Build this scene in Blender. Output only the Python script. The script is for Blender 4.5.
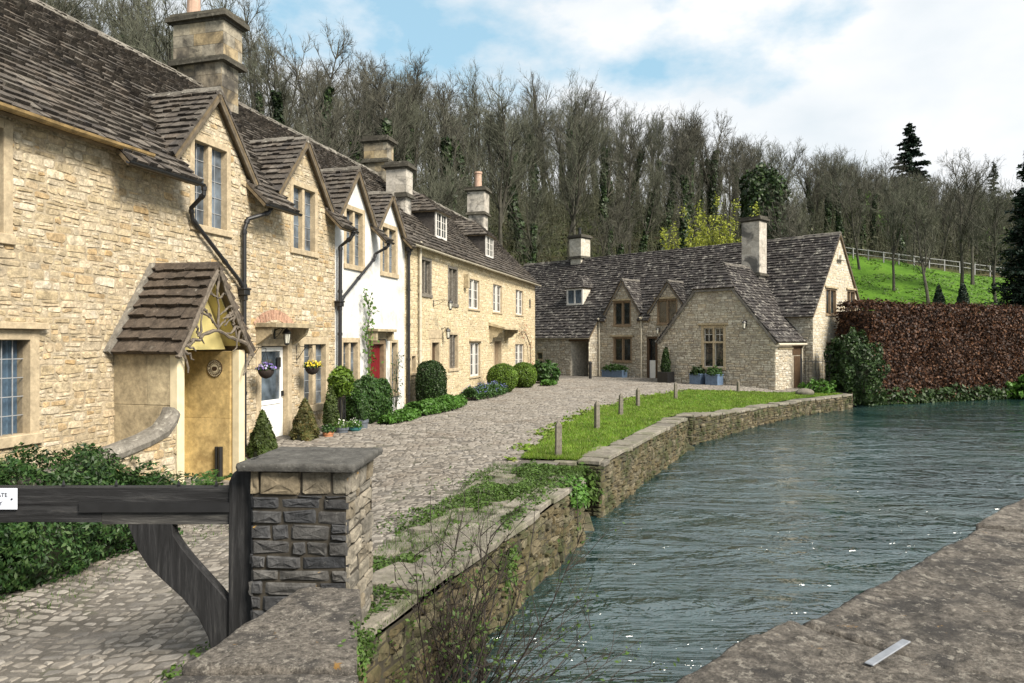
import bpy, bmesh, math, random
import numpy as np
from mathutils import Vector, Matrix, noise as mnoise
from mathutils.geometry import delaunay_2d_cdt

for o in list(bpy.data.objects):
    bpy.data.objects.remove(o)
SC = bpy.context.scene
COL = SC.collection
R = math.radians

# ------------------------------------------------------------------ camera
EYE = 2.1
cam = bpy.data.cameras.new('camera')
cam.sensor_width = 36
cam.lens = 26.016
cam.clip_start = 0.05
cam.clip_end = 2000
camo = bpy.data.objects.new('camera', cam)
camo.location = (0, 0, EYE)
camo.rotation_euler = (R(90), 0, 0)
COL.objects.link(camo)
SC.camera = camo

# ------------------------------------------------------------------ light
SUN_DIR = Vector((0.60, -0.55, 0.72)).normalized()
sun = bpy.data.lights.new('sun', 'SUN')
sun.energy = 3.6
sun.angle = R(22)
sun.color = (1.0, 0.92, 0.80)
suno = bpy.data.objects.new('sun', sun)
suno.rotation_euler = SUN_DIR.to_track_quat('Z', 'Y').to_euler()
suno.location = (20, -10, 40)
COL.objects.link(suno)

world = bpy.data.worlds.new('World')
SC.world = world
world.use_nodes = True
nt = world.node_tree
nt.nodes.clear()
def N(tree, kind, **kw):
    n = tree.nodes.new(kind)
    for k, v in kw.items():
        setattr(n, k, v)
    return n
def build_world():
    L = nt.links.new
    out = N(nt, 'ShaderNodeOutputWorld')
    bg = N(nt, 'ShaderNodeBackground')
    bg.inputs['Strength'].default_value = 0.078
    sky = N(nt, 'ShaderNodeTexSky', sky_type='NISHITA', sun_disc=False)
    sky.sun_elevation = math.asin(SUN_DIR.z)
    sky.sun_rotation = math.atan2(SUN_DIR.x, SUN_DIR.y)
    sky.air_density = 1.2
    sky.dust_density = 0.6
    tc = N(nt, 'ShaderNodeTexCoord')
    mp = N(nt, 'ShaderNodeMapping')
    mp.inputs['Scale'].default_value = (1.0, 1.0, 1.9)
    mp.inputs['Location'].default_value = (7.53, 4.29, 5.75)
    L(tc.outputs['Generated'], mp.inputs['Vector'])
    n1 = N(nt, 'ShaderNodeTexNoise')
    n1.inputs['Scale'].default_value = 2.6
    n1.inputs['Detail'].default_value = 9
    n1.inputs['Roughness'].default_value = 0.56
    n1.inputs['Distortion'].default_value = 0.0
    L(mp.outputs['Vector'], n1.inputs['Vector'])
    r1 = N(nt, 'ShaderNodeValToRGB')
    r1.color_ramp.elements[0].position = 0.34
    r1.color_ramp.elements[0].color = (0, 0, 0, 1)
    r1.color_ramp.elements[1].position = 0.455
    r1.color_ramp.elements[1].color = (1, 1, 1, 1)
    L(n1.outputs['Fac'], r1.inputs['Fac'])
    n2 = N(nt, 'ShaderNodeTexNoise')
    n2.inputs['Scale'].default_value = 5.0
    n2.inputs['Detail'].default_value = 7
    n2.inputs['Roughness'].default_value = 0.5
    L(mp.outputs['Vector'], n2.inputs['Vector'])
    r2 = N(nt, 'ShaderNodeValToRGB')
    r2.color_ramp.elements[0].position = 0.32
    r2.color_ramp.elements[0].color = (4.5, 4.9, 5.2, 1)
    r2.color_ramp.elements[1].position = 0.60
    r2.color_ramp.elements[1].color = (5.6, 5.7, 5.8, 1)
    L(n2.outputs['Fac'], r2.inputs['Fac'])
    # the open blue between the clouds: a little brighter than the clear sky, thin veil
    veil = N(nt, 'ShaderNodeMixRGB', blend_type='MIX')
    veil.inputs['Fac'].default_value = 0.75
    veil.inputs['Color2'].default_value = (2.5, 4.1, 5.0, 1)
    L(sky.outputs['Color'], veil.inputs['Color1'])
    mix = N(nt, 'ShaderNodeMixRGB', blend_type='MIX')
    L(r1.outputs['Color'], mix.inputs['Fac'])
    L(veil.outputs['Color'], mix.inputs['Color1'])
    L(r2.outputs['Color'], mix.inputs['Color2'])
    L(mix.outputs['Color'], bg.inputs['Color'])
    L(bg.outputs['Background'], out.inputs['Surface'])
build_world()
SC.view_settings.view_transform = 'Standard'
SC.view_settings.look = 'None'
SC.view_settings.exposure = 1.22
SC.view_settings.gamma = 1.0
SC.view_settings.use_curve_mapping = False

# ------------------------------------------------------------------ materials
def new_mat(name):
    m = bpy.data.materials.new(name)
    m.use_nodes = True
    t = m.node_tree
    b = t.nodes['Principled BSDF']
    return m, t, b
def ramp(t, cols, pos=None, interp='LINEAR'):
    r = N(t, 'ShaderNodeValToRGB')
    r.color_ramp.interpolation = interp
    e = r.color_ramp.elements
    n = len(cols)
    pos = pos or [i / max(1, n - 1) for i in range(n)]
    while len(e) < n:
        e.new(0.5)
    for i in range(n):
        e[i].position = pos[i]
        e[i].color = tuple(cols[i]) + (1,)
    return r
def noise_tex(t, co, scale, detail=5, rough=0.6, dist=0.0):
    n = N(t, 'ShaderNodeTexNoise')
    n.inputs['Scale'].default_value = scale
    n.inputs['Detail'].default_value = detail
    n.inputs['Roughness'].default_value = rough
    n.inputs['Distortion'].default_value = dist
    t.links.new(co, n.inputs['Vector'])
    return n
def mixc(t, mode, fac, a, b):
    m = N(t, 'ShaderNodeMixRGB', blend_type=mode)
    for sock, v in ((m.inputs['Fac'], fac), (m.inputs['Color1'], a), (m.inputs['Color2'], b)):
        if hasattr(v, 'is_linked'):
            t.links.new(v, sock)
        elif isinstance(v, (int, float)):
            sock.default_value = v
        else:
            sock.default_value = tuple(v) + (1,)
    return m.outputs['Color']
def stone_mat(name, cols, lichen=None, lich_amt=0.56, lich_scale=5, stain=None, stain_pos=(0.5, 0.68), stain_scale=1.1,
              fine=34, bump=0.5, rough=0.9, var=0.45, bdist=0.012, lichen2=None, lsoft=0.10):
    """Weathered stone: colour per loose stone, mottled, with lichen spots and broad stains."""
    m, t, b = new_mat(name)
    L = t.links.new
    tc = N(t, 'ShaderNodeTexCoord').outputs['Object']
    geo = N(t, 'ShaderNodeNewGeometry')
    r = ramp(t, cols)
    L(geo.outputs['Random Per Island'], r.inputs['Fac'])
    n1 = noise_tex(t, tc, fine * 0.28, 6, 0.65, 0.4)
    v1 = ramp(t, [(1 - var,) * 3, (1 + var * 0.7,) * 3], [0.3, 0.72])
    L(n1.outputs['Fac'], v1.inputs['Fac'])
    c = mixc(t, 'MULTIPLY', 1.0, r.outputs['Color'], v1.outputs['Color'])
    n2 = noise_tex(t, tc, fine, 6, 0.7)
    v2 = ramp(t, [(1 - var * 0.6,) * 3, (1 + var * 0.5,) * 3], [0.34, 0.68])
    L(n2.outputs['Fac'], v2.inputs['Fac'])
    c = mixc(t, 'MULTIPLY', 1.0, c, v2.outputs['Color'])
    if stain:
        n3 = noise_tex(t, tc, stain_scale, 5, 0.6, 0.6)
        v3 = ramp(t, [(0, 0, 0), (0.85,) * 3], list(stain_pos))
        L(n3.outputs['Fac'], v3.inputs['Fac'])
        c = mixc(t, 'MIX', v3.outputs['Color'], c, stain)
    if lichen:
        n4 = noise_tex(t, tc, lich_scale, 8, 0.74, 0.1)
        v4 = ramp(t, [(0, 0, 0), (0.85,) * 3], [lich_amt, lich_amt + lsoft])
        L(n4.outputs['Fac'], v4.inputs['Fac'])
        c = mixc(t, 'MIX', v4.outputs['Color'], c, lichen)
    if lichen2:
        mp = N(t, 'ShaderNodeMapping')
        mp.inputs['Location'].default_value = (7.3, 3.1, 5.7)
        L(tc, mp.inputs['Vector'])
        n5 = noise_tex(t, mp.outputs['Vector'], min(lich_scale, 9) * 0.8, 7, 0.72, 0.1)
        v5 = ramp(t, [(0, 0, 0), (0.9,) * 3], [0.66, 0.70])
        L(n5.outputs['Fac'], v5.inputs['Fac'])
        c = mixc(t, 'MIX', v5.outputs['Color'], c, lichen2)
    L(c, b.inputs['Base Color'])
    b.inputs['Roughness'].default_value = rough
    b.inputs['Specular IOR Level'].default_value = 0.25
    n6 = noise_tex(t, tc, fine * 1.6, 6, 0.75)
    n7 = noise_tex(t, tc, fine * 0.35, 4, 0.6)
    add = N(t, 'ShaderNodeMath', operation='ADD')
    L(n6.outputs['Fac'], add.inputs[0])
    L(n7.outputs['Fac'], add.inputs[1])
    bp = N(t, 'ShaderNodeBump')
    bp.inputs['Strength'].default_value = bump
    bp.inputs['Distance'].default_value = bdist
    L(add.outputs[0], bp.inputs['Height'])
    L(bp.outputs['Normal'], b.inputs['Normal'])
    return m
def plain(name, col, rough=0.6, metal=0.0, spec=0.4, var=0.25, scale=9, bump=0.0):
    m, t, b = new_mat(name)
    L = t.links.new
    tc = N(t, 'ShaderNodeTexCoord').outputs['Object']
    n1 = noise_tex(t, tc, scale, 6, 0.65, 0.3)
    v1 = ramp(t, [tuple(x * (1 - var) for x in col), tuple(min(1, x * (1 + var)) for x in col)], [0.3, 0.7])
    L(n1.outputs['Fac'], v1.inputs['Fac'])
    L(v1.outputs['Color'], b.inputs['Base Color'])
    b.inputs['Roughness'].default_value = rough
    b.inputs['Metallic'].default_value = metal
    b.inputs['Specular IOR Level'].default_value = spec
    if bump:
        n2 = noise_tex(t, tc, scale * 4, 5, 0.7)
        bp = N(t, 'ShaderNodeBump')
        bp.inputs['Strength'].default_value = bump
        bp.inputs['Distance'].default_value = 0.01
        L(n2.outputs['Fac'], bp.inputs['Height'])
        L(bp.outputs['Normal'], b.inputs['Normal'])
    return m
def leaf_mat(name, cols, rough=0.55, trans=0.25):
    m, t, b = new_mat(name)
    L = t.links.new
    geo = N(t, 'ShaderNodeNewGeometry')
    r = ramp(t, cols)
    L(geo.outputs['Random Per Island'], r.inputs['Fac'])
    tc = N(t, 'ShaderNodeTexCoord').outputs['Object']
    n1 = noise_tex(t, tc, 2.2, 3, 0.6)
    v1 = ramp(t, [(0.62,) * 3, (1.35,) * 3], [0.32, 0.68])
    L(n1.outputs['Fac'], v1.inputs['Fac'])
    c = mixc(t, 'MULTIPLY', 1.0, r.outputs['Color'], v1.outputs['Color'])
    L(c, b.inputs['Base Color'])
    b.inputs['Roughness'].default_value = rough
    b.inputs['Specular IOR Level'].default_value = 0.3
    if trans:
        tr = N(t, 'ShaderNodeBsdfTranslucent')
        L(c, tr.inputs['Color'])
        mx = N(t, 'ShaderNodeMixShader')
        mx.inputs['Fac'].default_value = trans
        out = t.nodes['Material Output']
        L(b.outputs['BSDF'], mx.inputs[1])
        L(tr.outputs['BSDF'], mx.inputs[2])
        L(mx.outputs['Shader'], out.inputs['Surface'])
    return m

M = {}
M['honey'] = stone_mat('honey rubble stone', [(0.36, 0.285, 0.175), (0.49, 0.405, 0.27), (0.43, 0.345, 0.215), (0.56, 0.475, 0.34), (0.47, 0.405, 0.30), (0.42, 0.295, 0.15), (0.60, 0.53, 0.41)],
                       lichen=(0.50, 0.46, 0.38), lich_amt=0.60, lich_scale=2.2, stain=(0.24, 0.205, 0.155), stain_pos=(0.56, 0.80), stain_scale=0.9, fine=30, bump=0.85, var=.55)
M['honey_mortar'] = stone_mat('sandy lime mortar', [(0.40, 0.335, 0.235)] * 2, stain=(0.22, 0.18, 0.12), stain_pos=(0.48, 0.75), stain_scale=2.5, fine=40, bump=0.6)
M['gold'] = stone_mat('golden rubble stone', [(0.47, 0.385, 0.235), (0.57, 0.475, 0.31), (0.52, 0.43, 0.27), (0.61, 0.53, 0.38), (0.44, 0.355, 0.22)],
                      stain=(0.31, 0.255, 0.17), stain_pos=(0.52, 0.78), stain_scale=1.0, fine=30, bump=0.7, var=.5)
M['gold_mortar'] = stone_mat('golden lime mortar', [(0.50, 0.42, 0.28)] * 2, stain=(0.33, 0.26, 0.16), stain_pos=(0.5, 0.78), stain_scale=3, fine=40, bump=0.5)
M['grey_stone'] = stone_mat('grey buff rubble stone', [(0.38, 0.345, 0.275), (0.52, 0.48, 0.39), (0.45, 0.41, 0.33), (0.58, 0.545, 0.46), (0.49, 0.415, 0.30), (0.33, 0.31, 0.265)],
                            lichen=(0.44, 0.42, 0.36), lich_amt=0.6, lich_scale=1.6, stain=(0.21, 0.19, 0.155), stain_pos=(0.54, 0.78), stain_scale=0.7, fine=26, bump=0.7)
M['grey_mortar'] = stone_mat('grey buff mortar', [(0.30, 0.265, 0.205)] * 2, stain=(0.16, 0.125, 0.10), stain_pos=(0.46, 0.7), stain_scale=2, fine=40, bump=0.5)
M['gable_stone'] = stone_mat('pale gable stone', [(0.44, 0.41, 0.34), (0.52, 0.485, 0.41), (0.39, 0.36, 0.295), (0.57, 0.54, 0.47)],
                             stain=(0.34, 0.32, 0.28), stain_pos=(0.52, 0.78), stain_scale=0.7, fine=26, bump=0.5)
M['ashlar'] = stone_mat('dressed honey stone', [(0.38, 0.30, 0.19), (0.45, 0.365, 0.245), (0.41, 0.335, 0.225)], stain=(0.21, 0.175, 0.12), stain_pos=(0.55, 0.82), stain_scale=2.2, fine=24, bump=0.3, var=0.3)
M['ochre_ashlar'] = stone_mat('ochre stained ashlar', [(0.55, 0.41, 0.19), (0.60, 0.47, 0.25), (0.50, 0.36, 0.15)], stain=(0.23, 0.15, 0.06), stain_pos=(0.53, 0.74), stain_scale=2.2, fine=14, bump=0.25, var=0.38)
M['grey_ashlar'] = stone_mat('weathered buff ashlar', [(0.38, 0.31, 0.19), (0.44, 0.37, 0.245), (0.34, 0.28, 0.18)], stain=(0.12, 0.10, 0.07), stain_pos=(0.5, 0.76), stain_scale=1.7, fine=18, bump=0.3, var=0.4)
M['chimney'] = stone_mat('sooty chimney ashlar', [(0.25, 0.225, 0.18), (0.34, 0.305, 0.235), (0.37, 0.285, 0.16), (0.21, 0.19, 0.16)], stain=(0.035, 0.033, 0.03), stain_pos=(0.47, 0.62), stain_scale=1.3, fine=14, bump=0.4, var=0.4)
M['chimney_pale'] = stone_mat('pale chimney stone', [(0.42, 0.39, 0.34), (0.37, 0.34, 0.29), (0.46, 0.43, 0.38)], stain=(0.07, 0.068, 0.065), stain_pos=(0.50, 0.62), stain_scale=1.1, fine=14, bump=0.3, var=0.35)
M['cornice'] = stone_mat('blackened cornice stone', [(0.06, 0.055, 0.045), (0.085, 0.078, 0.06)], lichen=(0.17, 0.16, 0.13), lich_amt=0.56, lich_scale=7, fine=20, bump=0.6)
M['slate'] = stone_mat('brown stone slates', [(0.055, 0.048, 0.042), (0.105, 0.092, 0.078), (0.075, 0.064, 0.054), (0.15, 0.132, 0.112), (0.062, 0.056, 0.052), (0.115, 0.096, 0.078), (0.08, 0.07, 0.06), (0.14, 0.125, 0.105)],
                       lsoft=.05, lichen=(0.25, 0.235, 0.20), lich_amt=0.645, lich_scale=6, fine=22, bump=0.8, var=0.5)
M['slate_moss'] = stone_mat('mossy brown stone slates', [(0.062, 0.050, 0.040), (0.095, 0.075, 0.058), (0.078, 0.062, 0.048), (0.125, 0.10, 0.08)],
                            lichen=(0.26, 0.245, 0.21), lich_amt=0.60, lich_scale=9, fine=24, bump=0.9, var=0.55)
M['slate_far'] = stone_mat('dark lichened stone slates', [(0.030, 0.028, 0.030), (0.058, 0.052, 0.050), (0.042, 0.038, 0.038), (0.085, 0.078, 0.073), (0.038, 0.033, 0.032), (0.05, 0.046, 0.044), (0.125, 0.118, 0.108)],
                           lichen=(0.30, 0.285, 0.25), lsoft=.04, lich_amt=0.57, lich_scale=4.5, fine=16, bump=0.7, var=0.5)
M['sheath'] = plain('old roof timber', (0.12, 0.09, 0.052), 0.85, var=0.5, scale=5, bump=0.3)
M['ridge'] = stone_mat('lichened ridge stone', [(0.13, 0.12, 0.10), (0.19, 0.175, 0.15), (0.10, 0.09, 0.075)], lichen=(0.38, 0.36, 0.31), lich_amt=0.55, lich_scale=8, fine=22, bump=0.6)
M['ridge_far'] = stone_mat('dull ridge stone', [(0.12, 0.11, 0.095), (0.16, 0.148, 0.13)], lichen=(0.26, 0.25, 0.22), lich_amt=0.6, lich_scale=4, fine=18, bump=0.5)
M['gutter'] = plain('ochre cast gutter', (0.24, 0.165, 0.07), 0.75, var=0.55, scale=6, bump=0.4)
M['pale_gutter'] = plain('cream gutter', (0.46, 0.42, 0.33), 0.6, var=0.2)
M['iron'] = plain('black iron', (0.012, 0.012, 0.013), 0.42, 0.0, 0.5, var=0.3)
def grain_mat(name, cols, scale):
    m, t, b = new_mat(name); L = t.links.new
    tc = N(t, 'ShaderNodeTexCoord').outputs['Object']
    mp = N(t, 'ShaderNodeMapping'); mp.inputs['Scale'].default_value = scale
    L(tc, mp.inputs['Vector'])
    n1 = noise_tex(t, mp.outputs['Vector'], 1.0, 8, 0.72, 0.4)
    r = ramp(t, cols, [.3, .5, .62, .74]); L(n1.outputs['Fac'], r.inputs['Fac'])
    L(r.outputs['Color'], b.inputs['Base Color']); b.inputs['Roughness'].default_value = .75; b.inputs['Specular IOR Level'].default_value = .3
    bp = N(t, 'ShaderNodeBump'); bp.inputs['Strength'].default_value = .9; bp.inputs['Distance'].default_value = .012
    L(n1.outputs['Fac'], bp.inputs['Height']); L(bp.outputs['Normal'], b.inputs['Normal'])
    return m
GR = [(.006, .006, .006), (.015, .015, .016), (.032, .032, .033), (.085, .08, .072)]
M['blackwood'] = grain_mat('blackened gate rail', GR, (2.2, 26, 26))
M['blackpost'] = grain_mat('blackened gate post', GR, (26, 26, 2.2))
M['silverwood'] = grain_mat('silvered oak', [(.07, .062, .05), (.15, .135, .11), (.22, .20, .17), (.32, .30, .26)], (3, 18, 18))
M['bollard'] = plain('weathered bollard oak', (0.14, 0.125, 0.10), 0.85, var=0.5, scale=14, bump=0.6)
M['white_paint'] = plain('white paint', (0.72, 0.72, 0.70), 0.45, var=0.06)
M['offwhite_paint'] = plain('off white window paint', (0.58, 0.56, 0.52), 0.5, var=0.1)
M['yellow_plaster'] = plain('cream yellow plaster', (0.62, 0.53, 0.22), 0.8, var=0.14, scale=4)
M['cream_stone'] = plain('cream painted pier', (0.60, 0.52, 0.35), 0.75, var=0.15, scale=4, bump=0.15)
M['red_paint'] = plain('red door paint', (0.13, 0.006, 0.010), 0.4, var=0.2)
M['oak'] = plain('warm oak', (0.20, 0.145, 0.09), 0.6, var=0.3, scale=8)
M['dark_oak'] = plain('dark brown timber', (0.06, 0.035, 0.018), 0.6, var=0.3, scale=8)
M['redbrick'] = stone_mat('red arch brick', [(0.38, 0.23, 0.16), (0.44, 0.28, 0.20), (0.34, 0.20, 0.14)], fine=30, bump=0.5)
M['dark'] = plain('interior shade', (0.012, 0.011, 0.010), 0.9, var=0.2)  # near-black colour standing in for shade inside rooms and recesses
M['terracotta'] = plain('terracotta clay', (0.44, 0.19, 0.09), 0.8, var=0.25)
M['potclay'] = plain('pinkish chimney clay', (0.40, 0.27, 0.20), 0.8, var=0.22)
M['greypot'] = plain('blue grey pot glaze', (0.10, 0.115, 0.135), 0.5, var=0.25)
M['bluepot'] = plain('blue painted planter', (0.10, 0.15, 0.23), 0.5, var=0.25)
M['greenpot'] = plain('teal glazed pot', (0.03, 0.11, 0.11), 0.35, var=0.25)
M['basket'] = plain('dark coir basket', (0.028, 0.020, 0.016), 0.95, var=0.4, scale=30, bump=0.6)
M['soil'] = plain('dark soil', (0.04, 0.03, 0.02), 0.95, var=0.4, scale=12)
M['sign'] = plain('white enamel sign', (0.66, 0.70, 0.78), 0.4, var=0.05)
M['ink'] = plain('black sign lettering', (0.02, 0.02, 0.03), 0.5, var=0.1)
M['steel'] = plain('galvanised strip', (0.22, 0.235, 0.26), 0.5, 0.3, var=0.2, scale=20)
M['curtain'] = plain('blue curtain', (0.09, 0.15, 0.22), 0.9, var=0.35, scale=5)
M['net'] = plain('pale net curtain', (0.36, 0.38, 0.40), 0.9, var=0.2, scale=6)
M['lead'] = plain('lead cames', (0.26, 0.27, 0.28), 0.6, var=0.2)
M['frosted'] = plain('lantern glass', (0.50, 0.49, 0.42), 0.2, var=0.1)

def glass_mat(name, col=(0.012, 0.016, 0.02), rough=0.06, see=0.0):
    m, t, b = new_mat(name)
    L = t.links.new
    tc = N(t, 'ShaderNodeTexCoord').outputs['Object']
    n1 = noise_tex(t, tc, 2.4, 3, 0.5)
    v = ramp(t, [tuple(c * 0.5 for c in col), tuple(c * 2.2 for c in col)], [0.35, 0.65])
    L(n1.outputs['Fac'], v.inputs['Fac'])
    L(v.outputs['Color'], b.inputs['Base Color'])
    b.inputs['Roughness'].default_value = rough
    b.inputs['Specular IOR Level'].default_value = 0.75
    n2 = noise_tex(t, tc, 5.5, 2, 0.5)
    bp = N(t, 'ShaderNodeBump')
    bp.inputs['Strength'].default_value = 0.35
    bp.inputs['Distance'].default_value = 0.02
    L(n2.outputs['Fac'], bp.inputs['Height'])
    L(bp.outputs['Normal'], b.inputs['Normal'])
    if see:
        tr = N(t, 'ShaderNodeBsdfTransparent')
        mx = N(t, 'ShaderNodeMixShader')
        mx.inputs['Fac'].default_value = see
        L(b.outputs['BSDF'], mx.inputs[1])
        L(tr.outputs['BSDF'], mx.inputs[2])
        L(mx.outputs['Shader'], t.nodes['Material Output'].inputs['Surface'])
    return m
M['glass'] = glass_mat('old leaded glass', (0.062, 0.078, 0.095))  # blue-grey base colour carries a painted sky reflection
M['glass_far'] = glass_mat('dim window glass', (0.015, 0.018, 0.02))
M['glass_see'] = glass_mat('clear pane', (0.02, 0.025, 0.03), 0.05, 0.75)

def render_mat():
    m, t, b = new_mat('old white limewash')
    L = t.links.new
    tc = N(t, 'ShaderNodeTexCoord').outputs['Object']
    n1 = noise_tex(t, tc, 1.3, 7, 0.66, 0.6)
    v1 = ramp(t, [(0.57, 0.57, 0.56), (0.50, 0.495, 0.475), (0.28, 0.265, 0.235)], [0.42, 0.57, 0.76])
    L(n1.outputs['Fac'], v1.inputs['Fac'])
    mp = N(t, 'ShaderNodeMapping')
    mp.inputs['Scale'].default_value = (5, 5, 0.8)
    L(tc, mp.inputs['Vector'])
    n2 = noise_tex(t, mp.outputs['Vector'], 1.0, 6, 0.6)
    v2 = ramp(t, [(1, 1, 1), (0.80, 0.78, 0.74)], [0.55, 0.78])
    L(n2.outputs['Fac'], v2.inputs['Fac'])
    c = mixc(t, 'MULTIPLY', 1.0, v1.outputs['Color'], v2.outputs['Color'])
    L(c, b.inputs['Base Color'])
    b.inputs['Roughness'].default_value = 0.9
    n3 = noise_tex(t, tc, 9, 6, 0.65)
    bp = N(t, 'ShaderNodeBump')
    bp.inputs['Strength'].default_value = 0.5
    bp.inputs['Distance'].default_value = 0.03
    L(n3.outputs['Fac'], bp.inputs['Height'])
    L(bp.outputs['Normal'], b.inputs['Normal'])
    return m
M['limewash'] = render_mat()

# plants
M['bark'] = stone_mat('grey brown bark', [(0.055, 0.052, 0.04), (0.08, 0.076, 0.06)], lichen=(0.09, 0.105, 0.055), lich_amt=0.58, lich_scale=2.5, fine=9, bump=0.5)
M['twig'] = plain('brown twigs', (0.070, 0.068, 0.050), 0.85, var=0.35, scale=0.6)
M['twig_grey'] = plain('olive grey twigs', (0.078, 0.082, 0.056), 0.85, var=0.35, scale=0.6)
M['scrub'] = plain('tangled scrub twigs', (0.082, 0.085, 0.052), 0.9, var=0.5, scale=0.4)
M['ivy'] = leaf_mat('ivy leaves', [(0.012, 0.026, 0.008), (0.022, 0.044, 0.012), (0.038, 0.064, 0.018)], 0.5, 0.1)
M['conifer'] = leaf_mat('dark conifer needles', [(0.008, 0.020, 0.012), (0.014, 0.032, 0.018), (0.022, 0.042, 0.022)], 0.6, 0.05)
M['box'] = leaf_mat('clipped box leaves', [(0.045, 0.085, 0.010), (0.085, 0.15, 0.016), (0.12, 0.19, 0.022), (0.06, 0.11, 0.014)], 0.5, 0.2)
M['yew'] = leaf_mat('dark yew leaves', [(0.010, 0.026, 0.006), (0.02, 0.044, 0.010), (0.035, 0.066, 0.014)], 0.5, 0.15)
M['cone_green'] = leaf_mat('dwarf conifer needles', [(0.03, 0.055, 0.012), (0.06, 0.085, 0.018), (0.05, 0.07, 0.02)], 0.6, 0.15)
M['cone_brown'] = leaf_mat('bronzed conifer needles', [(0.06, 0.065, 0.018), (0.10, 0.085, 0.026), (0.05, 0.07, 0.018), (0.14, 0.10, 0.035)], 0.6, 0.15)
M['shrub'] = leaf_mat('shrub leaves', [(0.016, 0.045, 0.010), (0.034, 0.08, 0.017), (0.055, 0.11, 0.024)], 0.5, 0.2)
M['fern'] = leaf_mat('evergreen spray', [(0.008, 0.026, 0.006), (0.016, 0.045, 0.010), (0.03, 0.07, 0.016), (0.06, 0.105, 0.03)], 0.5, 0.2)
M['herb'] = leaf_mat('fresh herb leaves', [(0.05, 0.125, 0.018), (0.08, 0.18, 0.026), (0.04, 0.095, 0.015)], 0.5, 0.25)
M['yellowgreen'] = leaf_mat('spring yellow green leaves', [(0.26, 0.30, 0.03), (0.34, 0.36, 0.05), (0.20, 0.25, 0.03)], 0.5, 0.3)
M['springleaf'] = leaf_mat('young green leaves', [(0.07, 0.13, 0.025), (0.09, 0.17, 0.03)], 0.5, 0.3)
M['beech'] = leaf_mat('copper beech leaves', [(0.020, 0.009, 0.005), (0.040, 0.016, 0.008), (0.011, 0.006, 0.004), (0.070, 0.028, 0.012), (0.13, 0.060, 0.027), (0.025, 0.011, 0.006)], 0.6, 0.15)
M['grassblade'] = leaf_mat('lawn blades', [(0.085, 0.155, 0.012), (0.125, 0.225, 0.016), (0.17, 0.265, 0.026), (0.19, 0.205, 0.06), (0.11, 0.20, 0.016)], 0.55, 0.3)
M['weed'] = leaf_mat('wall weeds', [(0.045, 0.09, 0.015), (0.075, 0.135, 0.025), (0.04, 0.065, 0.014)], 0.55, 0.25)
M['violet'] = leaf_mat('violet petals', [(0.18, 0.14, 0.42), (0.30, 0.22, 0.55), (0.11, 0.08, 0.30), (0.5, 0.45, 0.65)], 0.6, 0.2)
M['bluepetal'] = leaf_mat('blue lavender petals', [(0.13, 0.15, 0.40), (0.20, 0.22, 0.50), (0.16, 0.16, 0.34)], 0.6, 0.2)
M['yellowpetal'] = leaf_mat('yellow petals', [(0.65, 0.50, 0.03), (0.72, 0.60, 0.08)], 0.6, 0.2)
M['whitepetal'] = leaf_mat('white petals', [(0.7, 0.7, 0.65), (0.8, 0.78, 0.72)], 0.6, 0.2)
M['pinkpetal'] = leaf_mat('dull rose hips', [(0.25, 0.10, 0.07), (0.30, 0.2, 0.1)], 0.6, 0.2)
M['twisted'] = plain('dark twisted boughs', (0.12, 0.10, 0.078), 0.85, var=0.5, scale=14, bump=0.5)
M['barge'] = plain('weathered barge timber', (0.10, 0.08, 0.055), 0.8, var=0.5, scale=6, bump=0.3)
M['olive'] = leaf_mat('olive bramble leaves', [(0.030, 0.042, 0.014), (0.05, 0.062, 0.022), (0.07, 0.072, 0.03), (0.022, 0.04, 0.014)], 0.6, 0.1)
M['meadow_blade'] = leaf_mat('meadow tufts', [(0.05, 0.11, 0.010), (0.065, 0.14, 0.012), (0.085, 0.16, 0.02)], 0.6, 0.2)
M['core'] = plain('inner crown shade core', (0.018, 0.022, 0.010), 0.95, var=0.4, scale=6)  # dark filling for crowns; their inner shade is put into this colour
M['core_brown'] = plain('hedge shade core and bank earth', (0.028, 0.016, 0.010), 0.95, var=0.4, scale=6)  # inner shade of the hedge as a dark colour; also colours the bank earth

# ------------------------------------------------------------------ object helpers
def tag(o, label=None, cat=None, group=None, kind=None):
    if label: o['label'] = label
    if cat: o['category'] = cat
    if group: o['group'] = group
    if kind: o['kind'] = kind
    return o
def thing(name, label, cat, loc=(0, 0, 0), rotz=0.0, group=None, scale=1.0):
    o = bpy.data.objects.new(name, None)
    COL.objects.link(o)
    o.location = loc
    o.rotation_euler = (0, 0, rotz)
    o.scale = (scale,) * 3
    o.empty_display_size = 0.2
    return tag(o, label, cat, group)
def copy_tree(o, parent=None):
    c = o.copy()
    COL.objects.link(c)
    if parent is not None:
        c.parent = parent
    for ch in list(o.children):
        copy_tree(ch, c)
    return c

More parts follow.
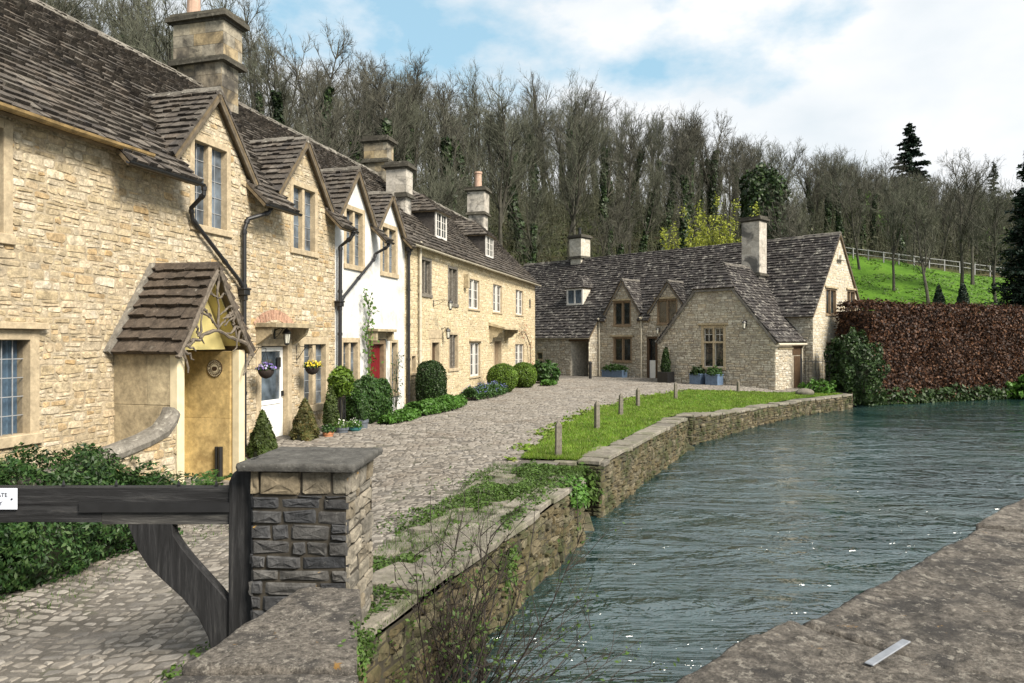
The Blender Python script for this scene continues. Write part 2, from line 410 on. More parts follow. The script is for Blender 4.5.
class MB:
    """Collects faces and links them as one mesh object."""
    def __init__(s):
        s.v = []; s.f = []; s.m = []
    def add(s, vs, fs, m=0):
        b = len(s.v)
        s.v.extend([tuple(p) for p in vs])
        s.f.extend([tuple(b + i for i in f) for f in fs])
        s.m.extend([m] * len(fs))
    def box(s, x0, x1, y0, y1, z0, z1, m=0, jit=0.0):
        vs = [(x0, y0, z0), (x1, y0, z0), (x1, y1, z0), (x0, y1, z0), (x0, y0, z1), (x1, y0, z1), (x1, y1, z1), (x0, y1, z1)]
        if jit:
            vs = [tuple(c + random.uniform(-jit, jit) for c in p) for p in vs]
        s.add(vs, [(3, 2, 1, 0), (4, 5, 6, 7), (0, 1, 5, 4), (1, 2, 6, 5), (2, 3, 7, 6), (3, 0, 4, 7)], m)
    def obox(s, fr, a0, a1, b0, b1, d0, d1, m=0, jit=0.0):
        vs = [fr.p(a, b, d) for d in (d0, d1) for (a, b) in ((a0, b0), (a1, b0), (a1, b1), (a0, b1))]
        if jit:
            vs = [tuple(c + random.uniform(-jit, jit) for c in p) for p in vs]
        s.add(vs, [(3, 2, 1, 0), (4, 5, 6, 7), (0, 1, 5, 4), (1, 2, 6, 5), (2, 3, 7, 6), (3, 0, 4, 7)], m)
    def prism(s, fr, poly, d0, d1, m=0):
        n = len(poly)
        vs = [fr.p(a, b, d0) for a, b in poly] + [fr.p(a, b, d1) for a, b in poly]
        fs = [tuple(range(n))[::-1], tuple(range(n, 2 * n))] + [(i, (i + 1) % n, n + (i + 1) % n, n + i) for i in range(n)]
        s.add(vs, fs, m)
    def tube(s, pts, rad, n=6, m=0, cap=True):
        pts = [Vector(p) for p in pts]
        if not hasattr(rad, '__len__'):
            rad = [rad] * len(pts)
        vs = []
        prev = None
        for i, p in enumerate(pts):
            d = (pts[min(i + 1, len(pts) - 1)] - pts[max(i - 1, 0)])
            if d.length < 1e-9: d = Vector((0, 0, 1))
            d.normalize()
            if prev is None:
                u = d.cross(Vector((0, 0, 1)))
                if u.length < 0.05: u = d.cross(Vector((1, 0, 0)))
            else:
                u = prev - d * prev.dot(d)
            u.normalize()
            prev = u
            w = d.cross(u)
            for k in range(n):
                a = 2 * math.pi * k / n
                vs.append(p + (u * math.cos(a) + w * math.sin(a)) * rad[i])
        fs = []
        for i in range(len(pts) - 1):
            for k in range(n):
                k2 = (k + 1) % n
                fs.append((i * n + k, i * n + k2, (i + 1) * n + k2, (i + 1) * n + k))
        if cap:
            fs.append(tuple(range(n))[::-1])
            fs.append(tuple((len(pts) - 1) * n + k for k in range(n)))
        s.add(vs, fs, m)
    def lathe(s, prof, n=16, m=0, c=(0, 0, 0), cap=True):
        vs = []
        for r, z in prof:
            for k in range(n):
                a = 2 * math.pi * k / n
                vs.append((c[0] + r * math.cos(a), c[1] + r * math.sin(a), c[2] + z))
        fs = []
        for i in range(len(prof) - 1):
            for k in range(n):
                k2 = (k + 1) % n
                fs.append((i * n + k, i * n + k2, (i + 1) * n + k2, (i + 1) * n + k))
        if cap:
            fs.append(tuple(range(n))[::-1])
            fs.append(tuple((len(prof) - 1) * n + k for k in range(n)))
        s.add(vs, fs, m)
    def build(s, name, mats, parent=None, smooth=False, bevel=0.0):
        me = bpy.data.meshes.new(name)
        me.from_pydata(s.v, [], s.f)
        if not isinstance(mats, (list, tuple)): mats = [mats]
        for x in mats: me.materials.append(x)
        if len(mats) > 1:
            me.polygons.foreach_set('material_index', s.m)
        if bevel:
            bm = bmesh.new(); bm.from_mesh(me)
            bmesh.ops.recalc_face_normals(bm, faces=bm.faces)
            bmesh.ops.bevel(bm, geom=bm.edges[:], offset=bevel, segments=1, affect='EDGES', clamp_overlap=True)
            bm.to_mesh(me); bm.free()
        if smooth:
            me.polygons.foreach_set('use_smooth', [True] * len(me.polygons))
        me.update()
        return link(name, me, parent)
def link(name, me, parent=None):
    o = bpy.data.objects.new(name, me)
    COL.objects.link(o)
    if parent is not None: o.parent = parent
    return o

class Frame:
    """A plane in space: a along, b up, d outward."""
    def __init__(s, o, A, B, Nn=None):
        s.o = Vector(o); s.A = Vector(A).normalized(); s.B = Vector(B).normalized()
        s.N = Vector(Nn).normalized() if Nn is not None else s.A.cross(s.B).normalized()
    def p(s, a, b, d=0.0):
        return s.o + s.A * a + s.B * b + s.N * d
def facade(y=0.0, x=0.0, z=0.0):
    return Frame((x, y, z), (1, 0, 0), (0, 0, 1), (0, -1, 0))

def clip_convex(poly, clip):
    """Sutherland-Hodgman; clip is a counter-clockwise convex polygon."""
    out = poly
    n = len(clip)
    for i in range(n):
        ax, ay = clip[i]; bx, by = clip[(i + 1) % n]
        ex, ey = bx - ax, by - ay
        inp = out; out = []
        if not inp: return []
        px, py = inp[-1]
        pd = ex * (py - ay) - ey * (px - ax)
        for qx, qy in inp:
            qd = ex * (qy - ay) - ey * (qx - ax)
            if qd >= 0:
                if pd < 0:
                    k = pd / (pd - qd); out.append((px + (qx - px) * k, py + (qy - py) * k))
                out.append((qx, qy))
            elif pd >= 0:
                k = pd / (pd - qd); out.append((px + (qx - px) * k, py + (qy - py) * k))
            px, py, pd = qx, qy, qd
    return out
def parea(p):
    return 0.5 * abs(sum(p[i][0] * p[(i + 1) % len(p)][1] - p[(i + 1) % len(p)][0] * p[i][1] for i in range(len(p))))
def ccw(p):
    a = sum(p[i][0] * p[(i + 1) % len(p)][1] - p[(i + 1) % len(p)][0] * p[i][1] for i in range(len(p)))
    return p if a > 0 else p[::-1]

def sheet_holes(mb, fr, outline, holes, m=0, d=0.0):
    """A flat wall sheet with rectangular holes."""
    vs = [Vector(p) for p in outline]
    es = [(i, (i + 1) % len(outline)) for i in range(len(outline))]
    for h in holes:
        b = len(vs)
        vs += [Vector(p) for p in ((h[0], h[2]), (h[1], h[2]), (h[1], h[3]), (h[0], h[3]))]
        es += [(b, b + 1), (b + 1, b + 2), (b + 2, b + 3), (b + 3, b)]
    ov, oe, of, _, _, _ = delaunay_2d_cdt(vs, es, [], 1, 1e-5)
    ol = ccw(list(outline))
    keep = []
    for f in of:
        c = sum((ov[i] for i in f), Vector((0, 0))) / len(f)
        if any(h[0] < c.x < h[1] and h[2] < c.y < h[3] for h in holes): continue
        if not inside(c.x, c.y, ol): continue
        keep.append(f)
    mb.add([fr.p(p.x, p.y, d) for p in ov], keep, m)
def inside(x, y, poly):
    r = False
    j = len(poly) - 1
    for i in range(len(poly)):
        xi, yi = poly[i]; xj, yj = poly[j]
        if (yi > y) != (yj > y) and x < (xj - xi) * (y - yi) / (yj - yi) + xi:
            r = not r
        j = i
    return r

def rubble(mb, fr, polys, holes=(), h=(0.07, 0.14), w=(0.12, 0.38), gap=0.014, relief=(0.006, 0.018), jit=0.010, seed=1, m=0, split=0.35, rc=(0.12, 0.36), facet=0.0, drop=0.0):
    """Irregular coursed stones laid on a plane, cut round openings and to convex outlines."""
    rn = random.Random(seed)
    polys = [ccw(list(p)) for p in polys]
    for poly in polys:
        a_lo = min(p[0] for p in poly); a_hi = max(p[0] for p in poly)
        b_lo = min(p[1] for p in poly); b_hi = max(p[1] for p in poly)
        b = b_lo
        while b < b_hi:
            hh = rn.uniform(*h)
            a = a_lo - rn.uniform(0, w[1])
            while a < a_hi:
                ww = rn.uniform(*w) if rn.random() < 0.8 else rn.uniform(w[0] * 0.6, w[0] * 1.2)
                rects = [(a, a + ww, b, b + hh)]
                if rn.random() < split and hh > h[0] * 1.15:
                    k = rn.uniform(0.38, 0.62)
                    rects = [(a, a + ww, b, b + hh * k), (a, a + ww, b + hh * k, b + hh)]
                    if ww > (w[0] + w[1]) * 0.5 and rn.random() < 0.6:
                        q = rects.pop(rn.randrange(2)); c = rn.uniform(0.35, 0.65)
                        rects += [(q[0], q[0] + ww * c, q[2], q[3]), (q[0] + ww * c, q[1], q[2], q[3])]
                for r in rects:
                    todo = [r]
                    for H in holes:
                        nxt = []
                        for q in todo:
                            if q[1] <= H[0] or q[0] >= H[1] or q[3] <= H[2] or q[2] >= H[3]:
                                nxt.append(q); continue
                            if q[0] < H[0]: nxt.append((q[0], H[0], q[2], q[3]))
                            if q[1] > H[1]: nxt.append((H[1], q[1], q[2], q[3]))
                            m0, m1 = max(q[0], H[0]), min(q[1], H[1])
                            if q[2] < H[2]: nxt.append((m0, m1, q[2], H[2]))
                            if q[3] > H[3]: nxt.append((m0, m1, H[3], q[3]))
                        todo = nxt
                    for q in todo:
                        x0, x1, y0, y1 = q[0] + gap / 2, q[1] - gap / 2, q[2] + gap / 2, q[3] - gap / 2
                        if x1 - x0 < 0.025 or y1 - y0 < 0.02: continue
                        cx = min(x1 - x0, y1 - y0)
                        j = lambda: rn.uniform(-jit, jit)
                        k = [cx * rn.uniform(*rc) for _ in range(4)]
                        P = [(x0 + k[0], y0 + j()), (x1 - k[1], y0 + j()), (x1 + j() * .6, y0 + k[1] * .8), (x1 + j() * .6, y1 - k[2] * .8),
                             (x1 - k[2], y1 + j()), (x0 + k[3], y1 + j()), (x0 + j() * .6, y1 - k[3] * .8), (x0 + j() * .6, y0 + k[0] * .8)]
                        P = clip_convex(P, poly)
                        if len(P) < 3 or parea(P) < 0.0012: continue
                        c0 = sum(p[0] for p in P) / len(P); c1 = sum(p[1] for p in P) / len(P)
                        rl = rn.uniform(*relief)
                        ins = min(0.35, 0.014 / max(0.03, min(x1 - x0, y1 - y0)) * 1.2)
                        n = len(P)
                        ta, tb = rn.uniform(-.06, .06), rn.uniform(-.09, .09)
                        vs = [fr.p(p[0], p[1], -0.004) for p in P]
                        for p in P:
                            qa = p[0] + (c0 - p[0]) * ins; qb = p[1] + (c1 - p[1]) * ins
                            vs.append(fr.p(qa, qb, max(0.002, rl + (qa - c0) * ta + (qb - c1) * tb)))
                        fs = [(i, (i + 1) % n, n + (i + 1) % n, n + i) for i in range(n)]
                        if drop and rn.random() < drop: continue
                        if facet:
                            # a broken face: an uneven inner ring and a centre point
                            for p in P:
                                s_ = rn.uniform(.38, .62)
                                vs.append(fr.p(p[0] + (c0 - p[0]) * s_, p[1] + (c1 - p[1]) * s_, rl + rn.uniform(-.6, 1.0) * facet))
                            vs.append(fr.p(c0 + rn.uniform(-.01, .01), c1 + rn.uniform(-.006, .006), rl + rn.uniform(-.2, 1.2) * facet))
                            for i in range(n):
                                k2 = (i + 1) % n
                                fs += [(n + i, n + k2, 2 * n + k2, 2 * n + i), (2 * n + i, 2 * n + k2, 3 * n)]
                        else:
                            fs.append(tuple(range(n, 2 * n)))
                        mb.add(vs, fs, m)
                a += ww
            b += hh

def slates(mb, fr, polys, course=(0.27, 0.15), w=(0.16, 0.38), th=0.024, seed=1, m=0, blen=None, sag=0.0, d0=0.0):
    """Rows of stone slates, courses growing smaller towards the ridge, cut to convex outlines."""
    rn = random.Random(seed)
    polys = [ccw(list(p)) for p in polys]
    allp = [p for q in polys for p in q]
    a_lo = min(p[0] for p in allp); a_hi = max(p[0] for p in allp)
    b_lo = min(p[1] for p in allp); b_hi = max(p[1] for p in allp)
    L = blen or (b_hi - b_lo)
    b = b_lo
    while b < b_hi:
        k = min(1, (b - b_lo) / max(L, .01))
        c = course[0] + (course[1] - course[0]) * k
        a = a_lo - rn.uniform(0, w[1])
        ws = 1 - 0.35 * k
        while a < a_hi:
            ww = rn.uniform(*w) * ws
            g = 0.006
            drop = rn.uniform(-0.022, 0.02) * (c / 0.2)
            tilt = rn.uniform(-0.012, 0.012)
            t = th * rn.uniform(0.65, 1.45)
            lift = rn.uniform(0, 0.007) + (0.02 if rn.random() < 0.03 else 0)
            y0 = b - drop if b > b_lo + 1e-6 else b - abs(drop) * .5
            y1 = b + c * 1.12
            kk = rn.uniform(0.0, 0.02)
            P0 = [(a + g, y0 + kk), (a + g + min(.05, ww * .3), y0), (a + ww - g - .02, y0 + tilt), (a + ww - g, y0 + tilt + 0.012), (a + ww - g, y1), (a + g, y1)]
            for poly in polys:
                bx = (min(p[0] for p in poly), max(p[0] for p in poly), min(p[1] for p in poly) , max(p[1] for p in poly))
                if a > bx[1] or a + ww < bx[0] or y0 > bx[3] or y1 < bx[2]: continue
                # the eave row may hang a little below its outline
                P = clip_convex(P0, poly)
                if len(P) < 3 or parea(P) < 0.002: continue
                n = len(P)
                top = []; bot = []
                for p in P:
                    u = (p[1] - y0) / (y1 - y0)
                    sg = -sag * math.sin(math.pi * min(1, max(0, (p[1] - b_lo) / max(L, .01)))) if sag else 0
                    top.append(fr.p(p[0], p[1], d0 + lift + (t * 1.75) * (1 - u) + 0.004 + sg))
                    bot.append(fr.p(p[0], p[1], d0 - 0.02 + sg))
                mb.add(top + bot, [tuple(range(n))] + [(i, n + i, n + (i + 1) % n, (i + 1) % n) for i in range(n)], m)
            a += ww
        b += c

def ridge_caps(mb, p0, p1, r=0.12, ln=0.45, seed=1, m=0, sag=0.0):
    rn = random.Random(seed)
    p0, p1 = Vector(p0), Vector(p1)
    d = p1 - p0
    n = max(1, int(d.length / ln))
    e = d.normalized()
    side = e.cross(Vector((0, 0, 1))).normalized()
    up = side.cross(e)
    for i in range(n):
        a = p0 + d * (i / n) + e * 0.006; b = p0 + d * ((i + 1) / n) - e * 0.006
        dz = rn.uniform(-.018, .018) - sag * math.sin(math.pi * (i + .5) / n)
        rr = r * rn.uniform(.9, 1.12)
        prof = [(-rr * 1.25, -rr * 1.05), (-rr * .62, -rr * .12), (0, rr * .22), (rr * .62, -rr * .12), (rr * 1.25, -rr * 1.05), (rr * 1.05, -rr * 1.45), (-rr * 1.05, -rr * 1.45)]
        va = [a + side * x + up * (z + dz) for x, z in prof]
        vb = [b + side * x + up * (z + dz + rn.uniform(-.008, .008)) for x, z in prof]
        k = len(prof)
        mb.add(va + vb, [(j, (j + 1) % k, k + (j + 1) % k, k + j) for j in range(k)] + [tuple(range(k))[::-1], tuple(range(k, 2 * k))], m)

def np_mesh(name, V, F4, mats, parent=None, mi=None, smooth=False):
    """V (n,3), F4 (m,4) int quads -> linked object (fast)."""
    me = bpy.data.meshes.new(name)
    V = np.asarray(V, dtype=np.float32); F4 = np.asarray(F4, dtype=np.int32)
    nv, nf, k = len(V), len(F4), F4.shape[1]
    me.vertices.add(nv); me.vertices.foreach_set('co', V.ravel())
    me.loops.add(nf * k); me.loops.foreach_set('vertex_index', F4.ravel())
    me.polygons.add(nf)
    me.polygons.foreach_set('loop_start', np.arange(nf, dtype=np.int32) * k)
    me.polygons.foreach_set('loop_total', np.full(nf, k, dtype=np.int32))
    if not isinstance(mats, (list, tuple)): mats = [mats]
    for x in mats: me.materials.append(x)
    if mi is not None: me.polygons.foreach_set('material_index', np.asarray(mi, dtype=np.int32))
    if smooth: me.polygons.foreach_set('use_smooth', np.ones(nf, dtype=bool))
    me.update(calc_edges=True)
    return link(name, me, parent)

def leaf_quads(C, Nrm, size, rng, aspect=1.7, jitter=0.8, droop=0.0, fold=0.25):
    """Leaf-shaped quads at centres C facing about Nrm. Returns V (4n,3), F (n,4)."""
    n = len(C)
    size = np.asarray(size) * np.ones(n)
    Nn = Nrm + rng.normal(0, jitter, (n, 3))
    Nn /= np.linalg.norm(Nn, axis=1, keepdims=True) + 1e-9
    T = rng.normal(0, 1, (n, 3)); T[:, 2] -= droop
    T -= Nn * (T * Nn).sum(1, keepdims=True)
    T /= np.linalg.norm(T, axis=1, keepdims=True) + 1e-9
    B = np.cross(Nn, T)
    s = size[:, None]
    L = T * s * aspect * .5; W = B * s * .5
    V = np.empty((n, 4, 3))
    V[:, 0] = C - L
    V[:, 1] = C + W + Nn * s * fold * rng.uniform(-.2, 1, (n, 1))
    V[:, 2] = C + L
    V[:, 3] = C - W + Nn * s * fold * rng.uniform(-.2, 1, (n, 1))
    return V.reshape(-1, 3), np.arange(4 * n).reshape(n, 4)

def blob_points(rng, n, rx, ry, rz, shell=0.75, lump=0.12, zmin=-1.0, seed=0, power=2.0):
    """Points near the surface of a lumpy superellipsoid, with outward normals."""
    D = rng.normal(0, 1, (n * 2, 3)); D /= np.linalg.norm(D, axis=1, keepdims=True)
    D = D[D[:, 2] > zmin][:n]
    ph = rng.uniform(0, 6.28, 6)
    f = 1 + lump * (np.sin(3.1 * D[:, 0] * 2 + ph[0]) * np.sin(2.7 * D[:, 1] * 2 + ph[1]) + .6 * np.sin(5.3 * D[:, 2] * 2 + ph[2]) * np.sin(4.9 * D[:, 0] * 2 + ph[3]))
    p = power
    q = (np.abs(D) ** p).sum(1) ** (-1 / p)
    rad = f * q * (shell + (1 - shell) * rng.uniform(0, 1, len(D)) ** .5) * 1.0
    P = D * rad[:, None] * np.array([rx, ry, rz])
    Nn = D / np.array([rx, ry, rz]); Nn /= np.linalg.norm(Nn, axis=1, keepdims=True)
    return P, Nn

def foliage(name, P, Nn, size, mat, rng, parent=None, aspect=1.7, jitter=.8, droop=0., fold=.25):
    V, F = leaf_quads(P, Nn, size, rng, aspect, jitter, droop, fold)
    return np_mesh(name, V, F, mat, parent)
def core_blob(name, rx, ry, rz, cz, mat, parent, n=14, lump=.05, profile=None):  # solid dark shape inside the leaves, standing in for crown shade
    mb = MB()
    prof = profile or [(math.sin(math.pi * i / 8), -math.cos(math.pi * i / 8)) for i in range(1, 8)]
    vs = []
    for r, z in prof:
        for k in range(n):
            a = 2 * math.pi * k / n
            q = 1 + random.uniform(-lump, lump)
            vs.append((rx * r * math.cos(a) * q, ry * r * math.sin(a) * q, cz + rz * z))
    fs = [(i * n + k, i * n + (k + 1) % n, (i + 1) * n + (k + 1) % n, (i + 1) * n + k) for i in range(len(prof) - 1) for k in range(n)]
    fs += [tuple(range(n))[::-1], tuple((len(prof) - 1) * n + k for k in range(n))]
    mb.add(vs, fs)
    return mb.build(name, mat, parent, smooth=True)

def smooth01(x):
    x = np.clip(x, 0, 1)
    return x * x * (3 - 2 * x)
_rs = np.random.RandomState(5)
_LAT = _rs.uniform(0, 1, (256, 256))
def vnoise(x, y):
    x = np.asarray(x, float); y = np.asarray(y, float)
    xi = np.floor(x).astype(int); yi = np.floor(y).astype(int)
    fx = smooth01(x - xi); fy = smooth01(y - yi)
    g = lambda a, b: _LAT[a % 256, b % 256]
    return (g(xi, yi) * (1 - fx) + g(xi + 1, yi) * fx) * (1 - fy) + (g(xi, yi + 1) * (1 - fx) + g(xi + 1, yi + 1) * fx) * fy
def fbm(x, y, o=4):
    s = 0; a = .5
    for i in range(o):
        s = s + a * vnoise(x * 2 ** i + 17.3 * i, y * 2 ** i + 9.1 * i); a *= .5
    return s

# ------------------------------------------------------------------ the lie of the land
ST, CT = 0.25796, 0.96615            # street direction t = (ST, CT), outward normal n = (CT, -ST)
P0 = (-3.4, 23.4)
STREET_ANG = math.atan2(CT, ST)
def sw(s, w):
    return (P0[0] + ST * s + CT * w, P0[1] + CT * s - ST * w)
def to_sw(x, y):
    dx, dy = x - P0[0], y - P0[1]
    return dx * ST + dy * CT, dx * CT - dy * ST
WATER = -0.92
RIVER1 = [(-1.45, 4.3), (1.08, 11.2)]
RIVER2 = [(1.53, 12.7), (3.1, 16.5), (4.77, 20.3)]
RIVER3 = [(5.28, 21.6), (8.9, 26.6), (12.0, 30.3), (15.35, 33.4)]
BANKLINE = [(15.35, 33.4), (16.6, 35.8), (21.4, 37.75), (28.7, 40.9), (47.2, 49.0)]
def seg_dist(px, py, a, b):
    ax, ay = a; bx, by = b
    dx, dy = bx - ax, by - ay
    k = np.clip(((px - ax) * dx + (py - ay) * dy) / (dx * dx + dy * dy), 0, 1)
    return np.hypot(px - ax - k * dx, py - ay - k * dy), dx * (py - ay) - dy * (px - ax)
def gz(x, y):
    x = np.asarray(x, float); y = np.asarray(y, float)
    a = smooth01((18 - y) / 7) * smooth01((-x - 0.5) / 4)
    d = np.full(np.broadcast(x, y).shape, 1e9)
    for i in range(len(RIVER3) - 1):
        d = np.minimum(d, seg_dist(x, y, RIVER3[i], RIVER3[i + 1])[0])
    return -0.5 * a - 0.3 * smooth01((y - 19) / 8) * smooth01(1 - d / 5.5)
def gzf(x, y):
    return float(gz(x, y))
HILLBASE = [(-60, -90), (-18, 6.7), (-8, 45), (6, 60), (20, 51), (34, 47), (70, 52), (170, 70)]
def hill_d(x, y):
    x = np.asarray(x, float); y = np.asarray(y, float)
    best = np.full(np.broadcast(x, y).shape, 1e9); sg = np.ones_like(best)
    for i in range(len(HILLBASE) - 1):
        d, c = seg_dist(x, y, HILLBASE[i], HILLBASE[i + 1])
        k = d < best - 1e-9
        sg = np.where(k, np.sign(c), sg); best = np.where(k, d, best)
    return best * sg
def hill_z(x, y):
    d = hill_d(x, y)
    A = 30 - 11 * smooth01((np.asarray(x, float) - 8) / 40)
    up = A * (1 - np.exp(-np.maximum(d, 0) / 38)) + 0.8 * (fbm(np.asarray(x) / 9, np.asarray(y) / 9) - .5) * smooth01(d / 8)
    return np.where(d > 0, up, -2.2 * smooth01(-d / 6))

def ground_mats():
    m, t, b = new_mat('woodland leaf litter'); L = t.links.new
    tc = N(t, 'ShaderNodeTexCoord').outputs['Object']
    n1 = noise_tex(t, tc, 0.25, 8, 0.7, 0.5)
    v = ramp(t, [(0.035, 0.032, 0.018), (0.07, 0.058, 0.032), (0.055, 0.075, 0.022), (0.09, 0.07, 0.042)], [0.3, 0.45, 0.56, 0.72])
    L(n1.outputs['Fac'], v.inputs['Fac']); L(v.outputs['Color'], b.inputs['Base Color'])
    b.inputs['Roughness'].default_value = 1; b.inputs['Specular IOR Level'].default_value = 0.1
    M['litter'] = m
    m, t, b = new_mat('meadow grass'); L = t.links.new
    tc = N(t, 'ShaderNodeTexCoord').outputs['Object']
    n1 = noise_tex(t, tc, 0.5, 9, 0.78, 0.3)
    v = ramp(t, [(0.035, 0.062, 0.010), (0.05, 0.115, 0.010), (0.075, 0.16, 0.014), (0.10, 0.15, 0.03)], [0.3, 0.45, 0.58, 0.75])
    L(n1.outputs['Fac'], v.inputs['Fac']); L(v.outputs['Color'], b.inputs['Base Color'])
    b.inputs['Roughness'].default_value = 0.95; b.inputs['Specular IOR Level'].default_value = 0.15
    n2 = noise_tex(t, tc, 7, 4, 0.7); bp = N(t, 'ShaderNodeBump'); bp.inputs['Strength'].default_value = .6; bp.inputs['Distance'].default_value = .1
    L(n2.outputs['Fac'], bp.inputs['Height']); L(bp.outputs['Normal'], b.inputs['Normal'])
    M['meadow'] = m
    m, t, b = new_mat('street bed'); L = t.links.new
    tc = N(t, 'ShaderNodeTexCoord').outputs['Object']
    n1 = noise_tex(t, tc, 1.1, 8, 0.7, 0.4)
    v = ramp(t, [(0.055, 0.048, 0.038), (0.095, 0.084, 0.070), (0.165, 0.15, 0.133)], [0.32, 0.5, 0.68])
    L(n1.outputs['Fac'], v.inputs['Fac'])
    n3 = noise_tex(t, tc, 0.9, 5, 0.7, 0.8)
    v3 = ramp(t, [(0, 0, 0), (0.6, 0.6, 0.6)], [0.56, 0.68]); L(n3.outputs['Fac'], v3.inputs['Fac'])
    c = mixc(t, 'MIX', v3.outputs['Color'], v.outputs['Color'], (0.07, 0.085, 0.03))
    n4 = noise_tex(t, tc, 55, 5, 0.7)
    v4 = ramp(t, [(.6,) * 3, (1.3,) * 3], [.3, .7]); L(n4.outputs['Fac'], v4.inputs['Fac'])
    c = mixc(t, 'MULTIPLY', 1.0, c, v4.outputs['Color'])
    L(c, b.inputs['Base Color'])
    b.inputs['Roughness'].default_value = 0.9
    bp = N(t, 'ShaderNodeBump'); bp.inputs['Strength'].default_value = .7; bp.inputs['Distance'].default_value = .015
    L(n4.outputs['Fac'], bp.inputs['Height']); L(bp.outputs['Normal'], b.inputs['Normal'])
    M['street'] = m
    M['cobble'] = stone_mat('worn pale cobbles', [(0.165, 0.15, 0.13), (0.235, 0.215, 0.187), (0.20, 0.18, 0.153), (0.29, 0.267, 0.235), (0.14, 0.13, 0.118)],
                            stain=(0.15, 0.125, 0.10), stain_pos=(0.5, 0.74), stain_scale=0.8, fine=26, bump=0.5, var=0.3)
    M['river_stone'] = stone_mat('damp river wall stone', [(0.068, 0.06, 0.036), (0.115, 0.096, 0.054), (0.088, 0.07, 0.036), (0.165, 0.143, 0.095), (0.048, 0.045, 0.03)],
                                 lichen=(0.27, 0.25, 0.19), lich_amt=0.62, lich_scale=7, stain=(0.035, 0.045, 0.016), stain_pos=(0.45, 0.62), stain_scale=1.9, fine=22, bump=0.8, var=0.45)
    M['river_mortar'] = plain('dark damp joints', (0.035, 0.03, 0.02), 0.95, var=.5, scale=8)
    M['flag'] = stone_mat('pale coping flags', [(0.16, 0.145, 0.12), (0.225, 0.205, 0.17), (0.12, 0.11, 0.092)], lichen=(0.09, 0.095, 0.06), lich_amt=0.55, lich_scale=6,
                          stain=(0.10, 0.105, 0.06), stain_pos=(.48, .70), stain_scale=2, fine=22, bump=0.6, var=0.4)
    M['pillar_stone'] = stone_mat('blackened pillar stone', [(0.036, 0.038, 0.042), (0.075, 0.075, 0.076), (0.052, 0.054, 0.058), (0.11, 0.105, 0.097), (0.04, 0.041, 0.044)],
                                  lichen=(0.26, 0.25, 0.22), lich_amt=0.63, lich_scale=14, lichen2=(0.42, 0.24, 0.04), fine=24, bump=1.0, var=0.55)
    M['pillar_warm'] = stone_mat('warm pillar stone', [(0.20, 0.18, 0.14), (0.27, 0.24, 0.19), (0.16, 0.148, 0.125), (0.22, 0.18, 0.12)],
                                 lichen=(0.40, 0.37, 0.30), lich_amt=0.62, lich_scale=7, lichen2=(0.42, 0.23, 0.04), fine=24, bump=0.9, var=0.5)
    M['pillar_mortar'] = plain('sandy pillar mortar', (0.04, 0.034, 0.025), 0.95, var=.4, scale=12, bump=.5)
    M['cap_stone'] = stone_mat('grey lichened capstone', [(0.085, 0.082, 0.075), (0.105, 0.10, 0.09)], lichen=(0.30, 0.295, 0.265), lich_amt=0.60, lich_scale=48, fine=26, bump=0.9, var=0.5)
    M['parapet'] = stone_mat('brown lichened parapet stone', [(0.20, 0.178, 0.15), (0.24, 0.215, 0.185)], lichen=(0.38, 0.35, 0.30), lsoft=.06, lich_amt=0.55, lich_scale=24,
                             lichen2=(0.36, 0.20, 0.05), stain=(0.055, 0.052, 0.05), stain_pos=(.48, .64), stain_scale=3.2, fine=75, bump=1.0, var=0.8, bdist=.03)
    # water
    m, t, b = new_mat('river water'); L = t.links.new
    tc = N(t, 'ShaderNodeTexCoord').outputs['Object']
    n0 = noise_tex(t, tc, 0.22, 4, 0.6, 0.8)
    v0 = ramp(t, [(0.007, 0.022, 0.022), (0.016, 0.038, 0.037), (0.024, 0.038, 0.030)], [.35, .55, .7]); L(n0.outputs['Fac'], v0.inputs['Fac'])
    # small flecks of foam torn along the current
    mpf = N(t, 'ShaderNodeMapping'); mpf.inputs['Rotation'].default_value = (0, 0, R(-22)); mpf.inputs['Scale'].default_value = (2.2, 7.5, 1)
    L(tc, mpf.inputs['Vector'])
    nf = noise_tex(t, mpf.outputs['Vector'], 1.3, 7, 0.72, 1.4)
    vf = ramp(t, [(0, 0, 0), (.8, .8, .8)], [0.73, 0.86]); L(nf.outputs['Fac'], vf.inputs['Fac'])
    c = mixc(t, 'MIX', vf.outputs['Color'], v0.outputs['Color'], (0.36, 0.41, 0.43))
    L(c, b.inputs['Base Color'])
    b.inputs['Roughness'].default_value = 0.05
    b.inputs['IOR'].default_value = 2.5
    b.inputs['Specular IOR Level'].default_value = 0.5
    mp = N(t, 'ShaderNodeMapping'); mp.inputs['Rotation'].default_value = (0, 0, R(-22)); mp.inputs['Scale'].default_value = (1, 1.2, 1)
    L(tc, mp.inputs['Vector'])
    h1 = noise_tex(t, mp.outputs['Vector'], 1.5, 2.2, 0.45, 1.1)
    h2 = noise_tex(t, mp.outputs['Vector'], 5.4, 2.6, 0.5, 1.0)
    a = N(t, 'ShaderNodeMath', operation='MULTIPLY'); a.inputs[1].default_value = .42
    L(h2.outputs['Fac'], a.inputs[0])
    s = N(t, 'ShaderNodeMath', operation='ADD'); L(h1.outputs['Fac'], s.inputs[0]); L(a.outputs[0], s.inputs[1])
    # the current is ruffled in long tongues with smoother water between them
    mk = N(t, 'ShaderNodeMapping'); mk.inputs['Rotation'].default_value = (0, 0, R(-16)); mk.inputs['Scale'].default_value = (.22, .85, 1)
    L(tc, mk.inputs['Vector'])
    nk = noise_tex(t, mk.outputs['Vector'], 1.0, 5, .6, 1.0)
    vk = ramp(t, [(.35,) * 3, (1, 1, 1)], [.36, .60]); L(nk.outputs['Fac'], vk.inputs['Fac'])
